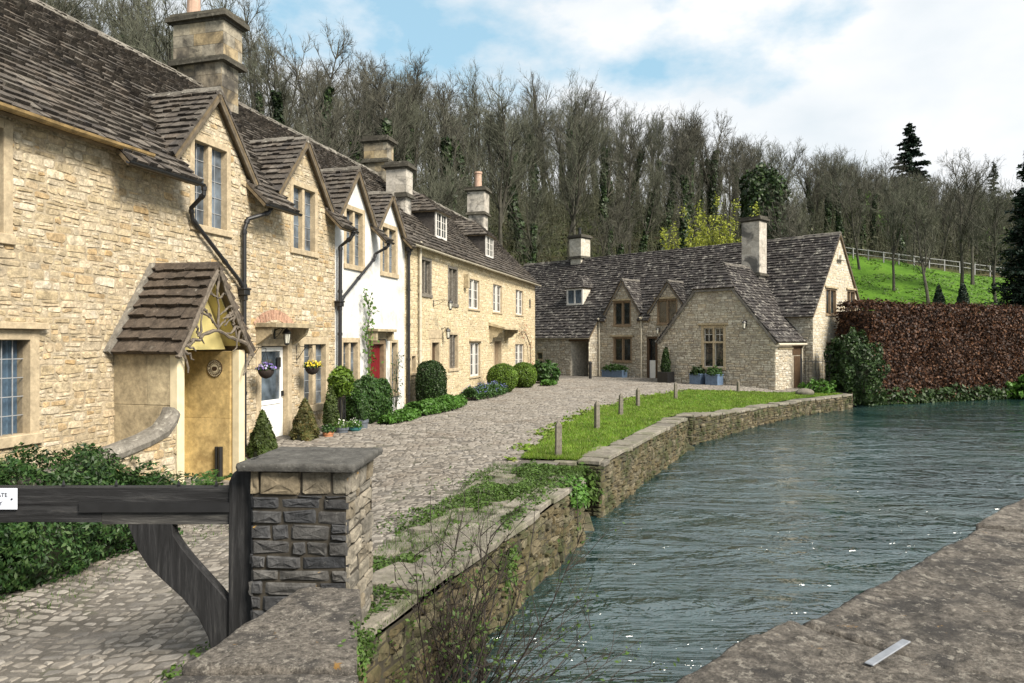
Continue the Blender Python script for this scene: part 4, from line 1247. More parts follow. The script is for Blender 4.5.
# ------------------------------------------------------------------ building kit (facade at y = 0, outside is -y)
def window(parent, x0, x1, z0, z1, sur=.13, lights=2, nx=2, nz=4, smat=None, fmat=None, mull=.10, head=None, sill=True, glass=None, fr=None, bar=.012,
           barmat=None, depth=.13, proud=.018, hood=0, curtain=None, fw=0.0, lean=True, name='window', label=None, top=None):
    """Stone surround with mullions; pane, glazing bars and frames are its children."""
    smat = smat or M['ashlar']; glass = glass or M['glass']; barmat = barmat or M['lead']
    fr = fr or facade()
    rn = random.Random(int((x0 * 31 + z0 * 17 + x1) * 100))
    w = MB()
    ix0, ix1, iz0, iz1 = x0 + sur, x1 - sur, z0 + (sur * .9 if sill else sur * .4), z1 - (top if top is not None else sur)
    w.obox(fr, x0, ix0, z0, z1, -.28, proud, 0)
    w.obox(fr, ix1, x1, z0, z1, -.28, proud, 0)
    w.obox(fr, ix0, ix1, iz1, z1, -.28, proud + .003, 0)
    if not sill: w.obox(fr, ix0, ix1, z0, iz0, -.28, proud, 0)
    if hood:
        w.obox(fr, x0 - .08, x1 + .08, z1 + .003, z1 + .10, -.05, .11, 0)
    o = w.build(name, smat, parent, bevel=.008)
    if label: o['label'] = label
    if sill:
        s = MB(); s.obox(fr, x0 - .02, x1 + .02, z0 - .02, iz0, -.28, .055, 0)
        s.build('sill', smat, o, bevel=.01)
    lw = (ix1 - ix0 - mull * (lights - 1)) / lights
    g = MB(); gb = MB(); ff = MB()
    for i in range(lights):
        a0 = ix0 + i * (lw + mull); a1 = a0 + lw
        if i < lights - 1:
            m = MB(); m.obox(fr, a1, a1 + mull, iz0, iz1, -.2, proud - .03, 0); m.build('mullion', fmat if (fmat and mull < .09) else smat, o, bevel=.01)
        b0, b1, c0, c1 = a0, a1, iz0, iz1
        if fw:
            for q in ((a0, a0 + fw, iz0, iz1), (a1 - fw, a1, iz0, iz1), (a0 + fw, a1 - fw, iz0, iz0 + fw * 1.3), (a0 + fw, a1 - fw, iz1 - fw, iz1)):
                ff.obox(fr, q[0], q[1], q[2], q[3], -depth - .02, -depth + .025)
            b0, b1, c0, c1 = a0 + fw, a1 - fw, iz0 + fw * 1.3, iz1 - fw
        # each pane tilts a little, as old glass does
        for ix in range(nx):
            for iz in range(nz):
                p0 = b0 + (b1 - b0) * ix / nx; p1 = b0 + (b1 - b0) * (ix + 1) / nx
                q0 = c0 + (c1 - c0) * iz / nz; q1 = c0 + (c1 - c0) * (iz + 1) / nz
                t1, t2 = (rn.uniform(-.006, .006), rn.uniform(-.006, .006)) if lean else (0, 0)
                g.add([fr.p(p0, q0, -depth + t1), fr.p(p1, q0, -depth - t1 + t2), fr.p(p1, q1, -depth - t2), fr.p(p0, q1, -depth + t2)], [(0, 1, 2, 3)])
        for ix in range(1, nx):
            a = b0 + (b1 - b0) * ix / nx
            gb.obox(fr, a - bar / 2, a + bar / 2, c0, c1, -depth, -depth + .014)
        for iz in range(1, nz):
            c = c0 + (c1 - c0) * iz / nz
            gb.obox(fr, b0, b1, c - bar / 2, c + bar / 2, -depth, -depth + .012)
    g.build('pane', glass, o)
    if gb.v: gb.build('glazing_bars', barmat, o)
    if ff.v: ff.build('sash_frame', fmat or M['white_paint'], o)
    if curtain:
        cmb = MB()
        for s, (u0, u1) in enumerate(((ix0 - .02, ix0 + (ix1 - ix0) * .42), (ix1 - (ix1 - ix0) * .42, ix1 + .02))):
            k = 22
            vs = []
            for i in range(k + 1):
                u = u0 + (u1 - u0) * i / k
                dd = -depth - .1 + .028 * math.sin(i * 1.9 + s)
                vs += [fr.p(u, iz0 - .05, dd), fr.p(u, iz1 + .05, dd)]
            cmb.add(vs, [(2 * i, 2 * i + 2, 2 * i + 3, 2 * i + 1) for i in range(k)])
        cmb.build('curtain', curtain, o)
        bk = MB(); bk.obox(fr, ix0 - .1, ix1 + .1, iz0 - .1, iz1 + .1, -.65, -.62); bk.build('room_shade', M['dark'], o)  # dark sheet behind the curtains; the room's shade is its colour
    return o
def hole(x0, x1, z0, z1, e=.012):
    return (x0 + e, x1 - e, z0 + e, z1 - e)

def slope_frame(x, y, z, pitch, back=1.0):
    """Roof plane rising toward +y (back=1) from an eave along +x."""
    c, s = math.cos(pitch), math.sin(pitch)
    return Frame((x, y, z), (1, 0, 0), (0, c * back, s), (0, -s * back, c))

def gable_dormer(parent, xa, za, zl, hw, zplane, oh=.16, mat=None, seed=1, slope_p=None, course=(.21, .15), barge=None, capmat=None):
    """Roof of a wall gable: two slated slopes running back into the main roof; zplane(y) is the main roof."""
    mat = mat or M['slate']
    yR = next(y for y in np.arange(0, 6, .02) if zplane(y) >= za)
    sl = MB(); und = MB()
    for sgn in (-1, 1):
        low = Vector((xa + sgn * hw, -oh, zl)); apex = Vector((xa, -oh, za)); back = Vector((xa, yR + .1, za))
        yv = next(y for y in np.arange(-.6, 6, .02) if zplane(y) >= zl)
        low2 = Vector((xa + sgn * hw, max(yv + .05, -oh + .02), zl))
        B = (apex - low).normalized()
        A = Vector((0, 1, 0))
        Nn = A.cross(B) * (1 if (A.cross(B)).z > 0 else -1)
        fr = Frame(low, A, B, Nn)
        H = (apex - low).length
        pl = [(0, 0), (low2.y - low.y, 0), (back.y - low.y, H), (0, H)]
        if pl[1][0] < .05: pl = [(0, 0), (.05, 0), pl[2], pl[3]]
        slates(sl, fr, [pl], course, (.16, .34), .026, seed + (sgn > 0), 0, d0=.015)
        und.prism(fr, [(.012, .0), (pl[1][0], 0.0), pl[2], (.012, H)], -.07, -.012, 1)
    ridge_caps(sl, (xa, -oh, za + .06), (xa, yR, za + .06), .085, .36, seed, 2)
    b = len(sl.v)
    sl.v += und.v; sl.f += [tuple(i + b for i in f) for f in und.f]; sl.m += [1] * len(und.f)
    o = sl.build('gable_roof', [mat, M['sheath'], capmat or M['ridge']], parent)
    bb = MB()
    for sgn in (-1, 1):
        low = Vector((xa + sgn * hw, 0, zl)); apex = Vector((xa, 0, za))
        B = (apex - low).normalized()
        fr = Frame((low.x, -oh + .012, low.z), B, Vector((0, 1, 0)).cross(B) * 1.0, (0, -1, 0))
        L = (apex - low).length
        if fr.B.z > 0: fr.B = -fr.B
        bb.obox(fr, -.02, L - .005, .07, .135, -.05, 0)
    bb.build('barge_board', barge or M['barge'], o, bevel=.006)
    return o

def chimney(parent, x, y, z0, z1, sx, sy, zs=None, mat=None, pots=1, potmat=None, potx=(), taper=.86, name='chimney', capm=None, pothalf=.12, poth=.45):
    mat = mat or M['chimney']; capm = capm or M['cornice']
    zs = zs if zs is not None else z0 + (z1 - z0) * .45
    c = MB()
    rn = random.Random(int(x * 10 + y))
    def ash(x0, x1, y0, y1, a, b, m):
        c.box(x0, x1, y0, y1, a, b, m)
        # ashlar blocks a few millimetres proud
        rows = max(1, int(round((b - a) / .34)))
        for fr_, L in ((Frame((x0, y0, a), (1, 0, 0), (0, 0, 1), (0, -1, 0)), x1 - x0), (Frame((x0, y1, a), (0, -1, 0), (0, 0, 1), (-1, 0, 0)), y1 - y0), (Frame((x1, y0, a), (0, 1, 0), (0, 0, 1), (1, 0, 0)), y1 - y0)):
            for r in range(rows):
                p = 0
                while p < L - .01:
                    q = min(L, p + rn.uniform(.34, .62))
                    if L - q < .15: q = L
                    zz0 = (b - a) * r / rows; zz1 = (b - a) * (r + 1) / rows
                    c.obox(fr_, p + .004, q - .004, zz0 + .004, zz1 - .004, -.02, rn.uniform(.003, .009), m)
                    p = q
    tx, ty = sx * taper, sy * taper
    ash(x - tx / 2, x + tx / 2, y - ty / 2, y + ty / 2, z0, zs, 0)
    c.box(x - sx / 2 - .07, x + sx / 2 + .07, y - sy / 2 - .07, y + sy / 2 + .07, zs - .02, zs + .07, 1, .012)
    c.box(x - sx / 2 - .02, x + sx / 2 + .02, y - sy / 2 - .02, y + sy / 2 + .02, zs + .07, zs + .14, 1, .01)
    ash(x - sx / 2 * .97, x + sx / 2 * .97, y - sy / 2 * .97, y + sy / 2 * .97, zs + .13, z1 - .26, 0)
    c.box(x - sx / 2 - .03, x + sx / 2 + .03, y - sy / 2 - .03, y + sy / 2 + .03, z1 - .27, z1 - .20, 1, .01)
    c.box(x - sx / 2 - .12, x + sx / 2 + .12, y - sy / 2 - .12, y + sy / 2 + .12, z1 - .21, z1 - .11, 1, .014)
    c.box(x - sx / 2 - .04, x + sx / 2 + .04, y - sy / 2 - .04, y + sy / 2 + .04, z1 - .115, z1, 1, .02)
    o = c.build(name, [mat, capm], parent)
    for px, py in potx:
        p = MB(); r = pothalf
        p.lathe([(r * 1.1, 0), (r * 1.15, .05), (r, .09), (r * .92, poth * .7), (r * .95, poth * .85), (r * 1.12, poth * .88), (r * 1.1, poth), (r * .8, poth), (r * .75, poth * .7)], 14, c=(x + px, y + py, z1 - .01))
        p.build('chimney_pot', potmat or M['potclay'], o, smooth=False)
    return o

def downpipe(parent, pts, r=.042, mat=None, hopper=None, name='downpipe', brackets=True):
    mat = mat or M['iron']
    p = MB(); p.tube(pts, r, 10)
    if brackets:
        for i in range(len(pts) - 1):
            a, b = Vector(pts[i]), Vector(pts[i + 1]); L = (b - a).length
            k = int(L / 1.1)
            for j in range(k + 1):
                c = a + (b - a) * min(1, (j * 1.1 + .06) / L); d = (b - a).normalized()
                p.tube([c - d * .035, c + d * .035], r * 1.28, 10)
    o = p.build(name, mat, parent)
    if hopper:
        h = MB(); x, y, z = hopper
        for (hx, hy, za, zb) in ((.055, .05, -.16, -.05), (.10, .075, -.05, .06), (.125, .09, .06, .10)):
            h.box(x - hx, x + hx, y - hy, y + hy, z + za, z + zb)
        h.build('hopper_head', mat, o, bevel=.01)
    return o
def gutter(parent, x0, x1, y, z, r=.065, mat=None, drop=0.0):
    g = MB()
    n = 7
    vs = []
    k = max(2, int((x1 - x0) / 1.5))
    for i in range(k + 1):
        x = x0 + (x1 - x0) * i / k
        for rr in (r, r * .86):
            for j in range(n):
                a = math.pi + math.pi * j / (n - 1)
                vs.append((x, y + rr * math.cos(a), z + rr * math.sin(a) - drop * i / k + .006 * math.sin(i * 2.3)))
    fs = []
    for i in range(k):
        for j in range(n - 1):
            b0, b1 = i * 2 * n, (i + 1) * 2 * n
            fs.append((b0 + j, b1 + j, b1 + j + 1, b0 + j + 1))
            fs.append((b0 + n + j, b0 + n + j + 1, b1 + n + j + 1, b1 + n + j))
        for j, jj in ((0, n), (n - 1, 2 * n - 1)):
            fs.append((i * 2 * n + j, (i + 1) * 2 * n + j, (i + 1) * 2 * n + jj, i * 2 * n + jj))
    g.add(vs, fs)
    return g.build('gutter', mat or M['gutter'], parent)

# ================================================================== the row on the street
PITCH = R(45.5)
TP = math.tan(PITCH)
ZPL = 5.45
def zpl(y): return ZPL + y * TP
RY = 3.0
RZ = ZPL + RY * TP
SLOPE = RY / math.cos(PITCH)
def main_roof(parent, x0, x1, eaves, seed, mat=None, verge=(False, False), ridge_mat=None, course=(.215, .12), sag=.03, w=(.12, .31), name='roof'):
    """Front slope x0..x1; eaves = [(xa, xb, overhang)] strips below the wall line; plus the plain back slope."""
    mat = mat or M['slate']
    fr = slope_frame(0, 0, ZPL, PITCH)
    cs = math.cos(PITCH)
    Y1 = .62 / cs
    polys = [[(x0, Y1), (x1, Y1), (x1, SLOPE), (x0, SLOPE)]]
    for a, b, oh in eaves:
        polys.append([(a, -oh / cs), (b, -oh / cs), (b, Y1), (a, Y1)])
    r = MB()
    slates(r, fr, polys, course, w, .030, seed, 0, blen=SLOPE, sag=sag, d0=.02)
    for i, p in enumerate(polys):
        r.prism(fr, p, -.08, -.024 - sag * (i == 0), 1)
    # plain far slope
    bf = Frame((0, 2 * RY, ZPL), (1, 0, 0), (0, -math.cos(PITCH), math.sin(PITCH)), (0, math.sin(PITCH), math.cos(PITCH)))
    slates(r, bf, [[(x0, -.3), (x1, -.3), (x1, SLOPE), (x0, SLOPE)]], (.34, .3), (.4, .7), .026, seed + 5, 0)
    r.prism(bf, [(x0, -.3), (x1, -.3), (x1, SLOPE), (x0, SLOPE)], -.08, -.02, 1)
    ridge_caps(r, (x0, RY, RZ + .06), (x1, RY, RZ + .06), .13, .46, seed, 2)
    o = r.build(name, [mat, M['sheath'], ridge_mat or M['ridge']], parent)
    return o
def back_walls(mb, x0, x1, zb, m, ends=(True, True)):
    fr = Frame((0, 2 * RY, 0), (-1, 0, 0), (0, 0, 1), (0, 1, 0))
    mb.add([fr.p(-x1, zb), fr.p(-x0, zb), fr.p(-x0, ZPL), fr.p(-x1, ZPL)], [(0, 1, 2, 3)], m)
    for k, x in enumerate((x0, x1)):
        if ends[k]:
            mb.add([(x, 0, zb), (x, 2 * RY, zb), (x, 2 * RY, ZPL), (x, RY, RZ), (x, 0, ZPL)], [(0, 1, 2, 3, 4)], m)

# ---- honey stone cottage: street s -16 .. -4.5
SA = -16.0
def street_thing(name, label, cat, s, w=0, z=0, group=None):
    x, y = sw(s, w)
    return thing(name, label, cat, (x, y, z), STREET_ANG, group)
X = lambda s: s - SA
c1 = street_thing('stone_cottage', 'honey rubble stone cottage with slated porch, white half-glazed door and leaded gable windows', 'cottage', SA, group=None)
W = M['ashlar']
wins = [  # s0,s1,z0,z1
    (-14.6, -13.2, .66, 2.27, 'LL'), (-15.0, -13.62, 3.45, 5.15, 'UL'), (-10.0, -8.8, 4.2, 6.0, 'A'), (-6.6, -5.38, 4.16, 5.85, 'B'), (-6.18, -4.82, .42, 2.19, 'L1')]
GA, GB = (-9.32, 6.97), (-6.05, 6.9)
holes = [hole(X(a), X(b), z0, z1) for a, b, z0, z1, _ in wins]
DOOR = (-7.92, -6.55, -.75, 2.16)
holes.append(hole(X(DOOR[0]), X(DOOR[1]), DOOR[2] - .3, DOOR[3]))
PORCH = (-11.95, -10.05)
holes.append((X(-11.5), X(-10.5), -1.0, 1.9))
wm = MB()
fr = facade()
gh = 1.12
zt = ZPL - .02
outline = [(0, -1.0), (X(-4.5), -1.0), (X(-4.5), zt), (X(GB[0] + gh), zt), (X(GB[0]), GB[1] - .09), (X(GB[0] - gh), zt), (X(GA[0] + gh), zt), (X(GA[0]), GA[1] - .09), (X(GA[0] - gh), zt), (0, zt)]
sheet_holes(wm, fr, outline, holes, 1)
rubble(wm, fr, [[(0, -1.0), (X(-4.5), -1.0), (X(-4.5), zt), (0, zt)], [(X(GA[0] - gh), zt), (X(GA[0] + gh), zt), (X(GA[0]), GA[1] - .09)], [(X(GB[0] - gh), zt), (X(GB[0] + gh), zt), (X(GB[0]), GB[1] - .09)]],
       holes, h=(.085, .165), w=(.13, .42), gap=.014, relief=(.003, .016), jit=.016, seed=101, split=.45)
back_walls(wm, 0, X(-4.5), -1.0, 1)
rubble(wm, Frame((0, 2 * RY, 0), (0, -1, 0), (0, 0, 1), (-1, 0, 0)), [[(0, -1.0), (2 * RY, -1.0), (2 * RY, ZPL), (RY, RZ - .1), (0, ZPL)]], (), h=(.085, .165), w=(.13, .42), gap=.014, relief=(.003, .016), jit=.016, seed=103, split=.45)
wm.build('wall', [M['honey'], M['honey_mortar']], c1)
window(c1, X(-14.6), X(-13.2), .66, 2.27, nx=3, nz=5, lights=2, hood=1, glass=M['glass_see'], curtain=M['curtain'], sur=.15, sill=True, label='window with blue curtains behind leaded glass')
window(c1, X(-15.0), X(-13.62), 3.45, 5.15, nx=3, nz=5, lights=2, sur=.14)
window(c1, X(-10.0), X(-8.8), 4.2, 6.0, nx=2, nz=5, lights=2, sur=.12)
window(c1, X(-6.6), X(-5.38), 4.16, 5.85, nx=2, nz=5, lights=2, sur=.12)
window(c1, X(-6.18), X(-4.82), .42, 2.19, nx=2, nz=5, lights=2, sur=.16, mull=.14)
main_roof(c1, 0, X(-4.5), [(0, X(-12.0), .27), (X(-12.0), X(GA[0] - 1.02), .5), (X(GA[0] + 1.02), X(GB[0] - 1.02), .5), (X(GB[0] + 1.02), X(-4.5), .5)], 201)
gable_dormer(c1, X(GA[0]), GA[1], 5.42, 1.27, zpl, seed=211)
gable_dormer(c1, X(GB[0]), GB[1], 5.40, 1.25, zpl, seed=215)
gutter(c1, 0, X(-11.35), -.33, 5.22, .075)
# chimney on the ridge (taller side square to the street)
chimney(c1, X(-5.55), RY, RZ - 1.0, 10.32, .78, 1.5, zs=9.05, potx=[(0, .42)], pothalf=.17, poth=.75)
# black rainwater pipes
downpipe(c1, [(X(-10.15), -.42, 4.95), (X(-10.15), -.42, 4.78), (X(-10.12), -.12, 4.55), (X(-10.05), -.1, 4.35), (X(-8.62), -.1, 3.32), (X(-8.50), -.1, 3.18)], .04)
downpipe(c1, [(X(-8.0), -.42, 4.95), (X(-8.06), -.40, 4.80), (X(-8.42), -.14, 4.62), (X(-8.48), -.1, 4.4), (X(-8.48), -.1, -.45)], .045, hopper=(X(-8.48), -.1, 3.1))
gutter(c1, X(-12.1), X(GA[0] - 1.0), -.54, 4.93, .05, M['iron'])
gutter(c1, X(GA[0] + 1.0), X(GB[0] - 1.0), -.54, 4.93, .05, M['iron'])
# white half-glazed door in a stone frame, flat bracketed hood and brick relieving arch
dm = MB()
a0, a1 = X(DOOR[0]), X(DOOR[1])
dm.obox(fr, a0, a0 + .17, -.75, 2.16, -.3, .02); dm.obox(fr, a1 - .17, a1, -.75, 2.16, -.3, .02); dm.obox(fr, a0 + .17, a1 - .17, 2.0, 2.16, -.3, .023)
door = dm.build('door_surround', W, c1, bevel=.01)
dl = MB(); b0, b1 = a0 + .18, a1 - .18
for q in ((b0, b0 + .10, -.3, 1.98), (b1 - .10, b1, -.3, 1.98), (b0 + .1, b1 - .1, 1.88, 1.98), (b0 + .1, b1 - .1, .70, .80), (b0 + .1, b1 - .1, -.3, .70)):
    dl.obox(fr, q[0], q[1], q[2], q[3], -.16, -.11 if q[3] - q[2] != 1.0 else -.13)
dleaf = dl.build('door_leaf', M['white_paint'], door, bevel=.004)
dp = MB(); dp.add([fr.p(b0 + .1, .8, -.14), fr.p(b1 - .1, .8, -.14), fr.p(b1 - .1, 1.88, -.14), fr.p(b0 + .1, 1.88, -.14)], [(0, 1, 2, 3)]); dp.build('door_pane', M['glass'], door)
dk_ = MB(); dk_.obox(fr, b1 - .26, b1 - .12, 1.52, 1.74, -.11, -.08); dk_.build('door_plate', M['iron'], door, bevel=.004)
dk_ = MB(); dk_.obox(fr, b1 - .08, b1 - .03, .86, .98, -.11, -.06); dk_.build('door_handle', M['iron'], door, bevel=.004)
hb = MB()
hb.obox(fr, a0 - .06, a1 + .12, 2.40, 2.50, -.02, .52)
for q in (a0 - .02, a1 + .0):
    hb.add([fr.p(q, 2.40, 0), fr.p(q, 2.40, .40), fr.p(q, 2.26, .36), fr.p(q, 2.08, .1), fr.p(q, 2.02, 0), fr.p(q + .1, 2.40, 0), fr.p(q + .1, 2.40, .40), fr.p(q + .1, 2.26, .36), fr.p(q + .1, 2.08, .1), fr.p(q + .1, 2.02, 0)],
           [(0, 1, 2, 3, 4), (9, 8, 7, 6, 5)] + [(i, 5 + i, 5 + (i + 1) % 5, (i + 1) % 5) for i in range(5)])
hb.build('door_hood', M['grey_ashlar'], c1, bevel=.008)
bk = MB()
cx_, n_ = (a0 + a1) / 2, 15
for i in range(n_):
    ang = R(180 - 52) - (R(180 - 104)) * i / (n_ - 1)
    rr0, rr1 = 1.02, 1.24
    cz = 1.56
    da = .039
    pts = [(cx_ + math.cos(ang + da) * rr0, cz + math.sin(ang + da) * rr0), (cx_ + math.cos(ang - da) * rr0, cz + math.sin(ang - da) * rr0), (cx_ + math.cos(ang - da) * rr1, cz + math.sin(ang - da) * rr1), (cx_ + math.cos(ang + da) * rr1, cz + math.sin(ang + da) * rr1)]
    bk.prism(fr, pts, -.01, .02)
bk.build('brick_arch', M['redbrick'], c1)

# porch: ashlar cheeks, cream plaster inside, steep slated gable with twisted branches in the gable
PX0, PX1, PQ = X(-11.82), X(-10.10), 1.22
pxc = (PX0 + PX1) / 2
por = MB(); por.box(PX0 + .05, PX1 - .05, -PQ - .25, .0, -.75, -.46, 0, .01)
porch = por.build('porch', M['grey_ashlar'], c1, bevel=.012)
ck = MB()
def blockwork(mb, fr_, L, z0, z1, rows, d0, d1, rn):
    for r in range(rows):
        p = 0
        while p < L - .02:
            q = min(L, p + rn.uniform(.6, 1.3))
            if L - q < .35: q = L
            mb.obox(fr_, p + .002, q - .002, z0 + (z1 - z0) * r / rows + .002, z0 + (z1 - z0) * (r + 1) / rows - .002, d0, d1 + rn.uniform(0, .006))
            p = q
rn_ = random.Random(4)
blockwork(ck, Frame((PX0, 0, 0), (0, -1, 0), (0, 0, 1), (-1, 0, 0)), PQ - .14, -.6, 1.93, 3, -.14, 0, rn_)
ck.build('porch_cheek', M['grey_ashlar'], porch, bevel=.006)
ck = MB()
blockwork(ck, Frame((PX1, 0, 0), (0, -1, 0), (0, 0, 1), (1, 0, 0)), PQ - .14, -.6, 1.93, 3, -.14, 0, rn_)
ck.build('porch_cheek', M['ochre_ashlar'], porch, bevel=.006)
ip = MB(); blockwork(ip, Frame((PX1 - .142, -.05, 0), (0, -1, 0), (0, 0, 1), (-1, 0, 0)), PQ - .22, -.48, 1.92, 2, -.0, .02, rn_)
ip.build('inner_panel', M['ochre_ashlar'], porch, bevel=.004)
for xx in (PX0 - .012, PX1 - .15):
    pr = MB(); pr.box(xx, xx + .165, -PQ - .012, -PQ + .142, -.75, 1.95); pr.build('front_pier', M['cream_stone'], porch, bevel=.012)
pl = MB()
zp_e, zp_r = 1.98, 3.36
# plaster on the inner wall and the gable tympanum set back inside the roof
pl.add([(PX0 + .15, -.035, -.48), (PX1 - .15, -.035, -.48), (PX1 - .15, -.035, 2.05), (pxc, -.035, 3.2), (PX0 + .15, -.035, 2.05)], [(0, 1, 2, 3, 4)])
pl.box(PX0 + .141, PX0 + .15, -PQ + .15, -.04, -.48, 1.95)
pl.build('plaster_lining', M['yellow_plaster'], porch)
pd = MB(); pd.obox(facade(), X(-11.42), X(-10.58), -.47, 1.80, .04, .08); pd.build('porch_door', M['dark_oak'], porch, bevel=.006)
pr_ = MB()
B_ = None
for sgn in (-1, 1):
    low = Vector((pxc + sgn * .98, -PQ - .12, zp_e - .08)); apex = Vector((pxc, -PQ - .12, zp_r))
    Bv = (apex - low).normalized(); A = Vector((0, 1, 0)); Nn = A.cross(Bv)
    if Nn.z < 0: Nn = -Nn
    f2 = Frame(low, A, Bv, Nn); H = (apex - low).length
    slates(pr_, f2, [[(0, 0), (PQ + .12, 0), (PQ + .12, H), (0, H)]], (.235, .17), (.2, .44), .034, 301 + sgn, 0, d0=.02)
    pr_.prism(f2, [(.02, .02), (PQ + .1, .02), (PQ + .1, H), (.02, H)], -.05, .0, 1)
    # lead flashing up the wall
    pr_.prism(f2, [(PQ + .02, -.02), (PQ + .13, -.02), (PQ + .13, H + .04), (PQ + .02, H + .04)], .0, .11, 2)
ridge_caps(pr_, (pxc, -PQ - .1, zp_r + .075), (pxc, -.04, zp_r + .075), .09, .5, 7, 0)
lin = MB()
for sgn in (-1, 1):
    low = Vector((pxc + sgn * .98, -PQ - .12, zp_e - .08)); apex = Vector((pxc, -PQ - .12, zp_r)); Bv = (apex - low).normalized(); Nn = Vector((0, 1, 0)).cross(Bv)
    if Nn.z < 0: Nn = -Nn
    lin.prism(Frame(low, (0, 1, 0), Bv, Nn), [(.16, .2), (PQ + .1, .2), (PQ + .1, 1.6), (.16, 1.6)], -.08, -.055)
lin.add([(PX0 + .12, -PQ + .3, 1.96), (PX1 - .12, -PQ + .3, 1.96), (pxc, -PQ + .3, zp_r - .12)], [(0, 1, 2)])
lin.build('plaster_lining', M['yellow_plaster'], porch)
pr_.build('porch_roof', [M['slate_moss'], M['sheath'], M['ridge']], porch)
tw = MB(); rn = random.Random(8)
def twist(p0, p1, r0, r1, n=7, wob=.04):
    p0, p1 = Vector(p0), Vector(p1); pts = []
    for i in range(n + 1):
        k = i / n; q = p0.lerp(p1, k)
        if 0 < i < n: q += Vector((rn.uniform(-wob, wob), rn.uniform(-wob, wob) * .5, rn.uniform(-wob, wob)))
        pts.append(q)
    tw.tube(pts, [r0 + (r1 - r0) * i / n + rn.uniform(-.006, .006) for i in range(n + 1)], 6)
yf = -PQ - .1
for sgn in (-1, 1):
    for off, r in ((0, .042), (.055, .03)):
        twist((pxc + sgn * (.98 - off), yf, zp_e - .13), (pxc + sgn * .03, yf - .01, zp_r - .06 - off), r, r * .8, 10, .022)
twist((pxc - .86, yf, zp_e + .06), (pxc + .02, yf, zp_e + .30), .035, .026)
twist((pxc + .86, yf, zp_e + .04), (pxc + .02, yf, zp_e + .30), .035, .026)
twist((pxc, yf, zp_e + .28), (pxc, yf, zp_r - .12), .022, .016)
for sgn in (-1, 1):
    twist((pxc + sgn * .02, yf, zp_e + .36), (pxc + sgn * .46, yf, zp_e + .74), .022, .016)
    twist((pxc + sgn * .5, yf, zp_e + .2), (pxc + sgn * .28, yf, zp_e + .98), .018, .012)
    twist((pxc + sgn * .02, yf, zp_e + .85), (pxc + sgn * .26, yf, zp_e + .95), .016, .012)
    twist((pxc + sgn * .6, yf, zp_e + .1), (pxc + sgn * .78, yf, zp_e + .33), .016, .012)
for i in range(16):
    t_ = rn.random(); sg = rn.choice((-1, 1)); b0_ = Vector((pxc + sg * (1 - t_) * .95, yf, zp_e - .1 + t_ * (zp_r - zp_e)))
    twist(b0_, b0_ + Vector((-sg * rn.uniform(.05, .4), rn.uniform(-.05, .02), rn.uniform(-.42, -.05))), .024, .012, 5, .035)
tw.build('branch_tracery', M['twisted'], porch)
# round house plaque on the inner panel
pq = MB()
fp = Frame((PX1 - .168, -.74, 1.62), (0, -1, 0), (0, 0, 1), (-1, 0, 0))
def disc(mb, fr_, r0, r1, d0, d1, n=28, m=0):
    for i in range(n):
        a, b = 2 * math.pi * i / n, 2 * math.pi * (i + 1) / n
        P = [(r0 * math.cos(a), r0 * math.sin(a)), (r1 * math.cos(a), r1 * math.sin(a)), (r1 * math.cos(b), r1 * math.sin(b)), (r0 * math.cos(b), r0 * math.sin(b))]
        if r0 < 1e-6: P = P[1:3] + [(0, 0)]
        mb.prism(fr_, P, d0, d1, m)
disc(pq, fp, 0, .15, 0, .012, m=0)
disc(pq, fp, .145, .155, 0, .018, m=1)
disc(pq, fp, .078, .086, .011, .016, m=1)
for i in range(22):                     # raised letter strokes round the rim
    if i in (0, 11): continue
    a = 2 * math.pi * i / 22
    f3 = Frame(fp.p(.115 * math.cos(a), .115 * math.sin(a), 0), fp.A * -math.sin(a) + fp.B * math.cos(a), fp.A * math.cos(a) + fp.B * math.sin(a), fp.N)
    pq.obox(f3, -.011, -.004, -.018, .018, .011, .016, 1); pq.obox(f3, .004, .010, -.018, .018, .011, .016, 1); pq.obox(f3, -.004, .004, -.004 + .012 * ((i % 3) - 1), .004 + .012 * ((i % 3) - 1), .011, .016, 1)
pq.prism(fp, [(-.05, -.03), (-.02, -.045), (.03, -.042), (.052, -.02), (.048, .018), (.02, .032), (-.03, .03), (-.052, .008)], .011, .02, 1)
pq.build('name_plaque', [M['cream_stone'], M['dark_oak']], porch)
bs = MB(); bs.tube([(PX1 - .21, -PQ + .34, -.47), (PX1 - .21, -PQ + .34, .22)], .045, 12); bs.tube([(PX1 - .21, -PQ + .42, -.47), (PX1 - .21, -PQ + .42, .22)], .03, 12)
u_ = bs.build('umbrella_stand', M['iron']); u_.matrix_world = c1.matrix_world
u_.location = c1.location; u_.rotation_euler = c1.rotation_euler
tag(u_, 'black upright tube stand inside the porch against the ochre panel', 'stand')

# ---- white limewashed cottage: s -4.5 .. 0
SB = -4.5
X = lambda s: s - SB
c2 = street_thing('white_cottage', 'white limewashed cottage with twin gables and red plank door', 'cottage', SB)
GC, GD = (-3.40, 6.78), (-1.18, 6.55)
gw = [(-4.02, -2.8, 4.05, 5.76), (-1.78, -.56, 4.05, 5.62), (-4.2, -3.1, .55, 2.2), (-1.1, -.5, .45, 2.16)]
holes = [hole(X(a), X(b), z0, z1) for a, b, z0, z1 in gw] + [hole(X(-2.6), X(-1.42), -1.2, 2.16)]
wm = MB()
ghc, ghd = 1.05, .98
outline = [(0, -1.0), (4.5, -1.0), (4.5, zt), (X(GD[0] + ghd), zt), (X(GD[0]), GD[1] - .09), (X(GD[0] - ghd), zt), (X(GC[0] + ghc), zt), (X(GC[0]), GC[1] - .09), (X(GC[0] - ghc), zt), (0, zt)]
sheet_holes(wm, facade(.0), outline, holes, 0)
back_walls(wm, 0, 4.5, -1.0, 0)
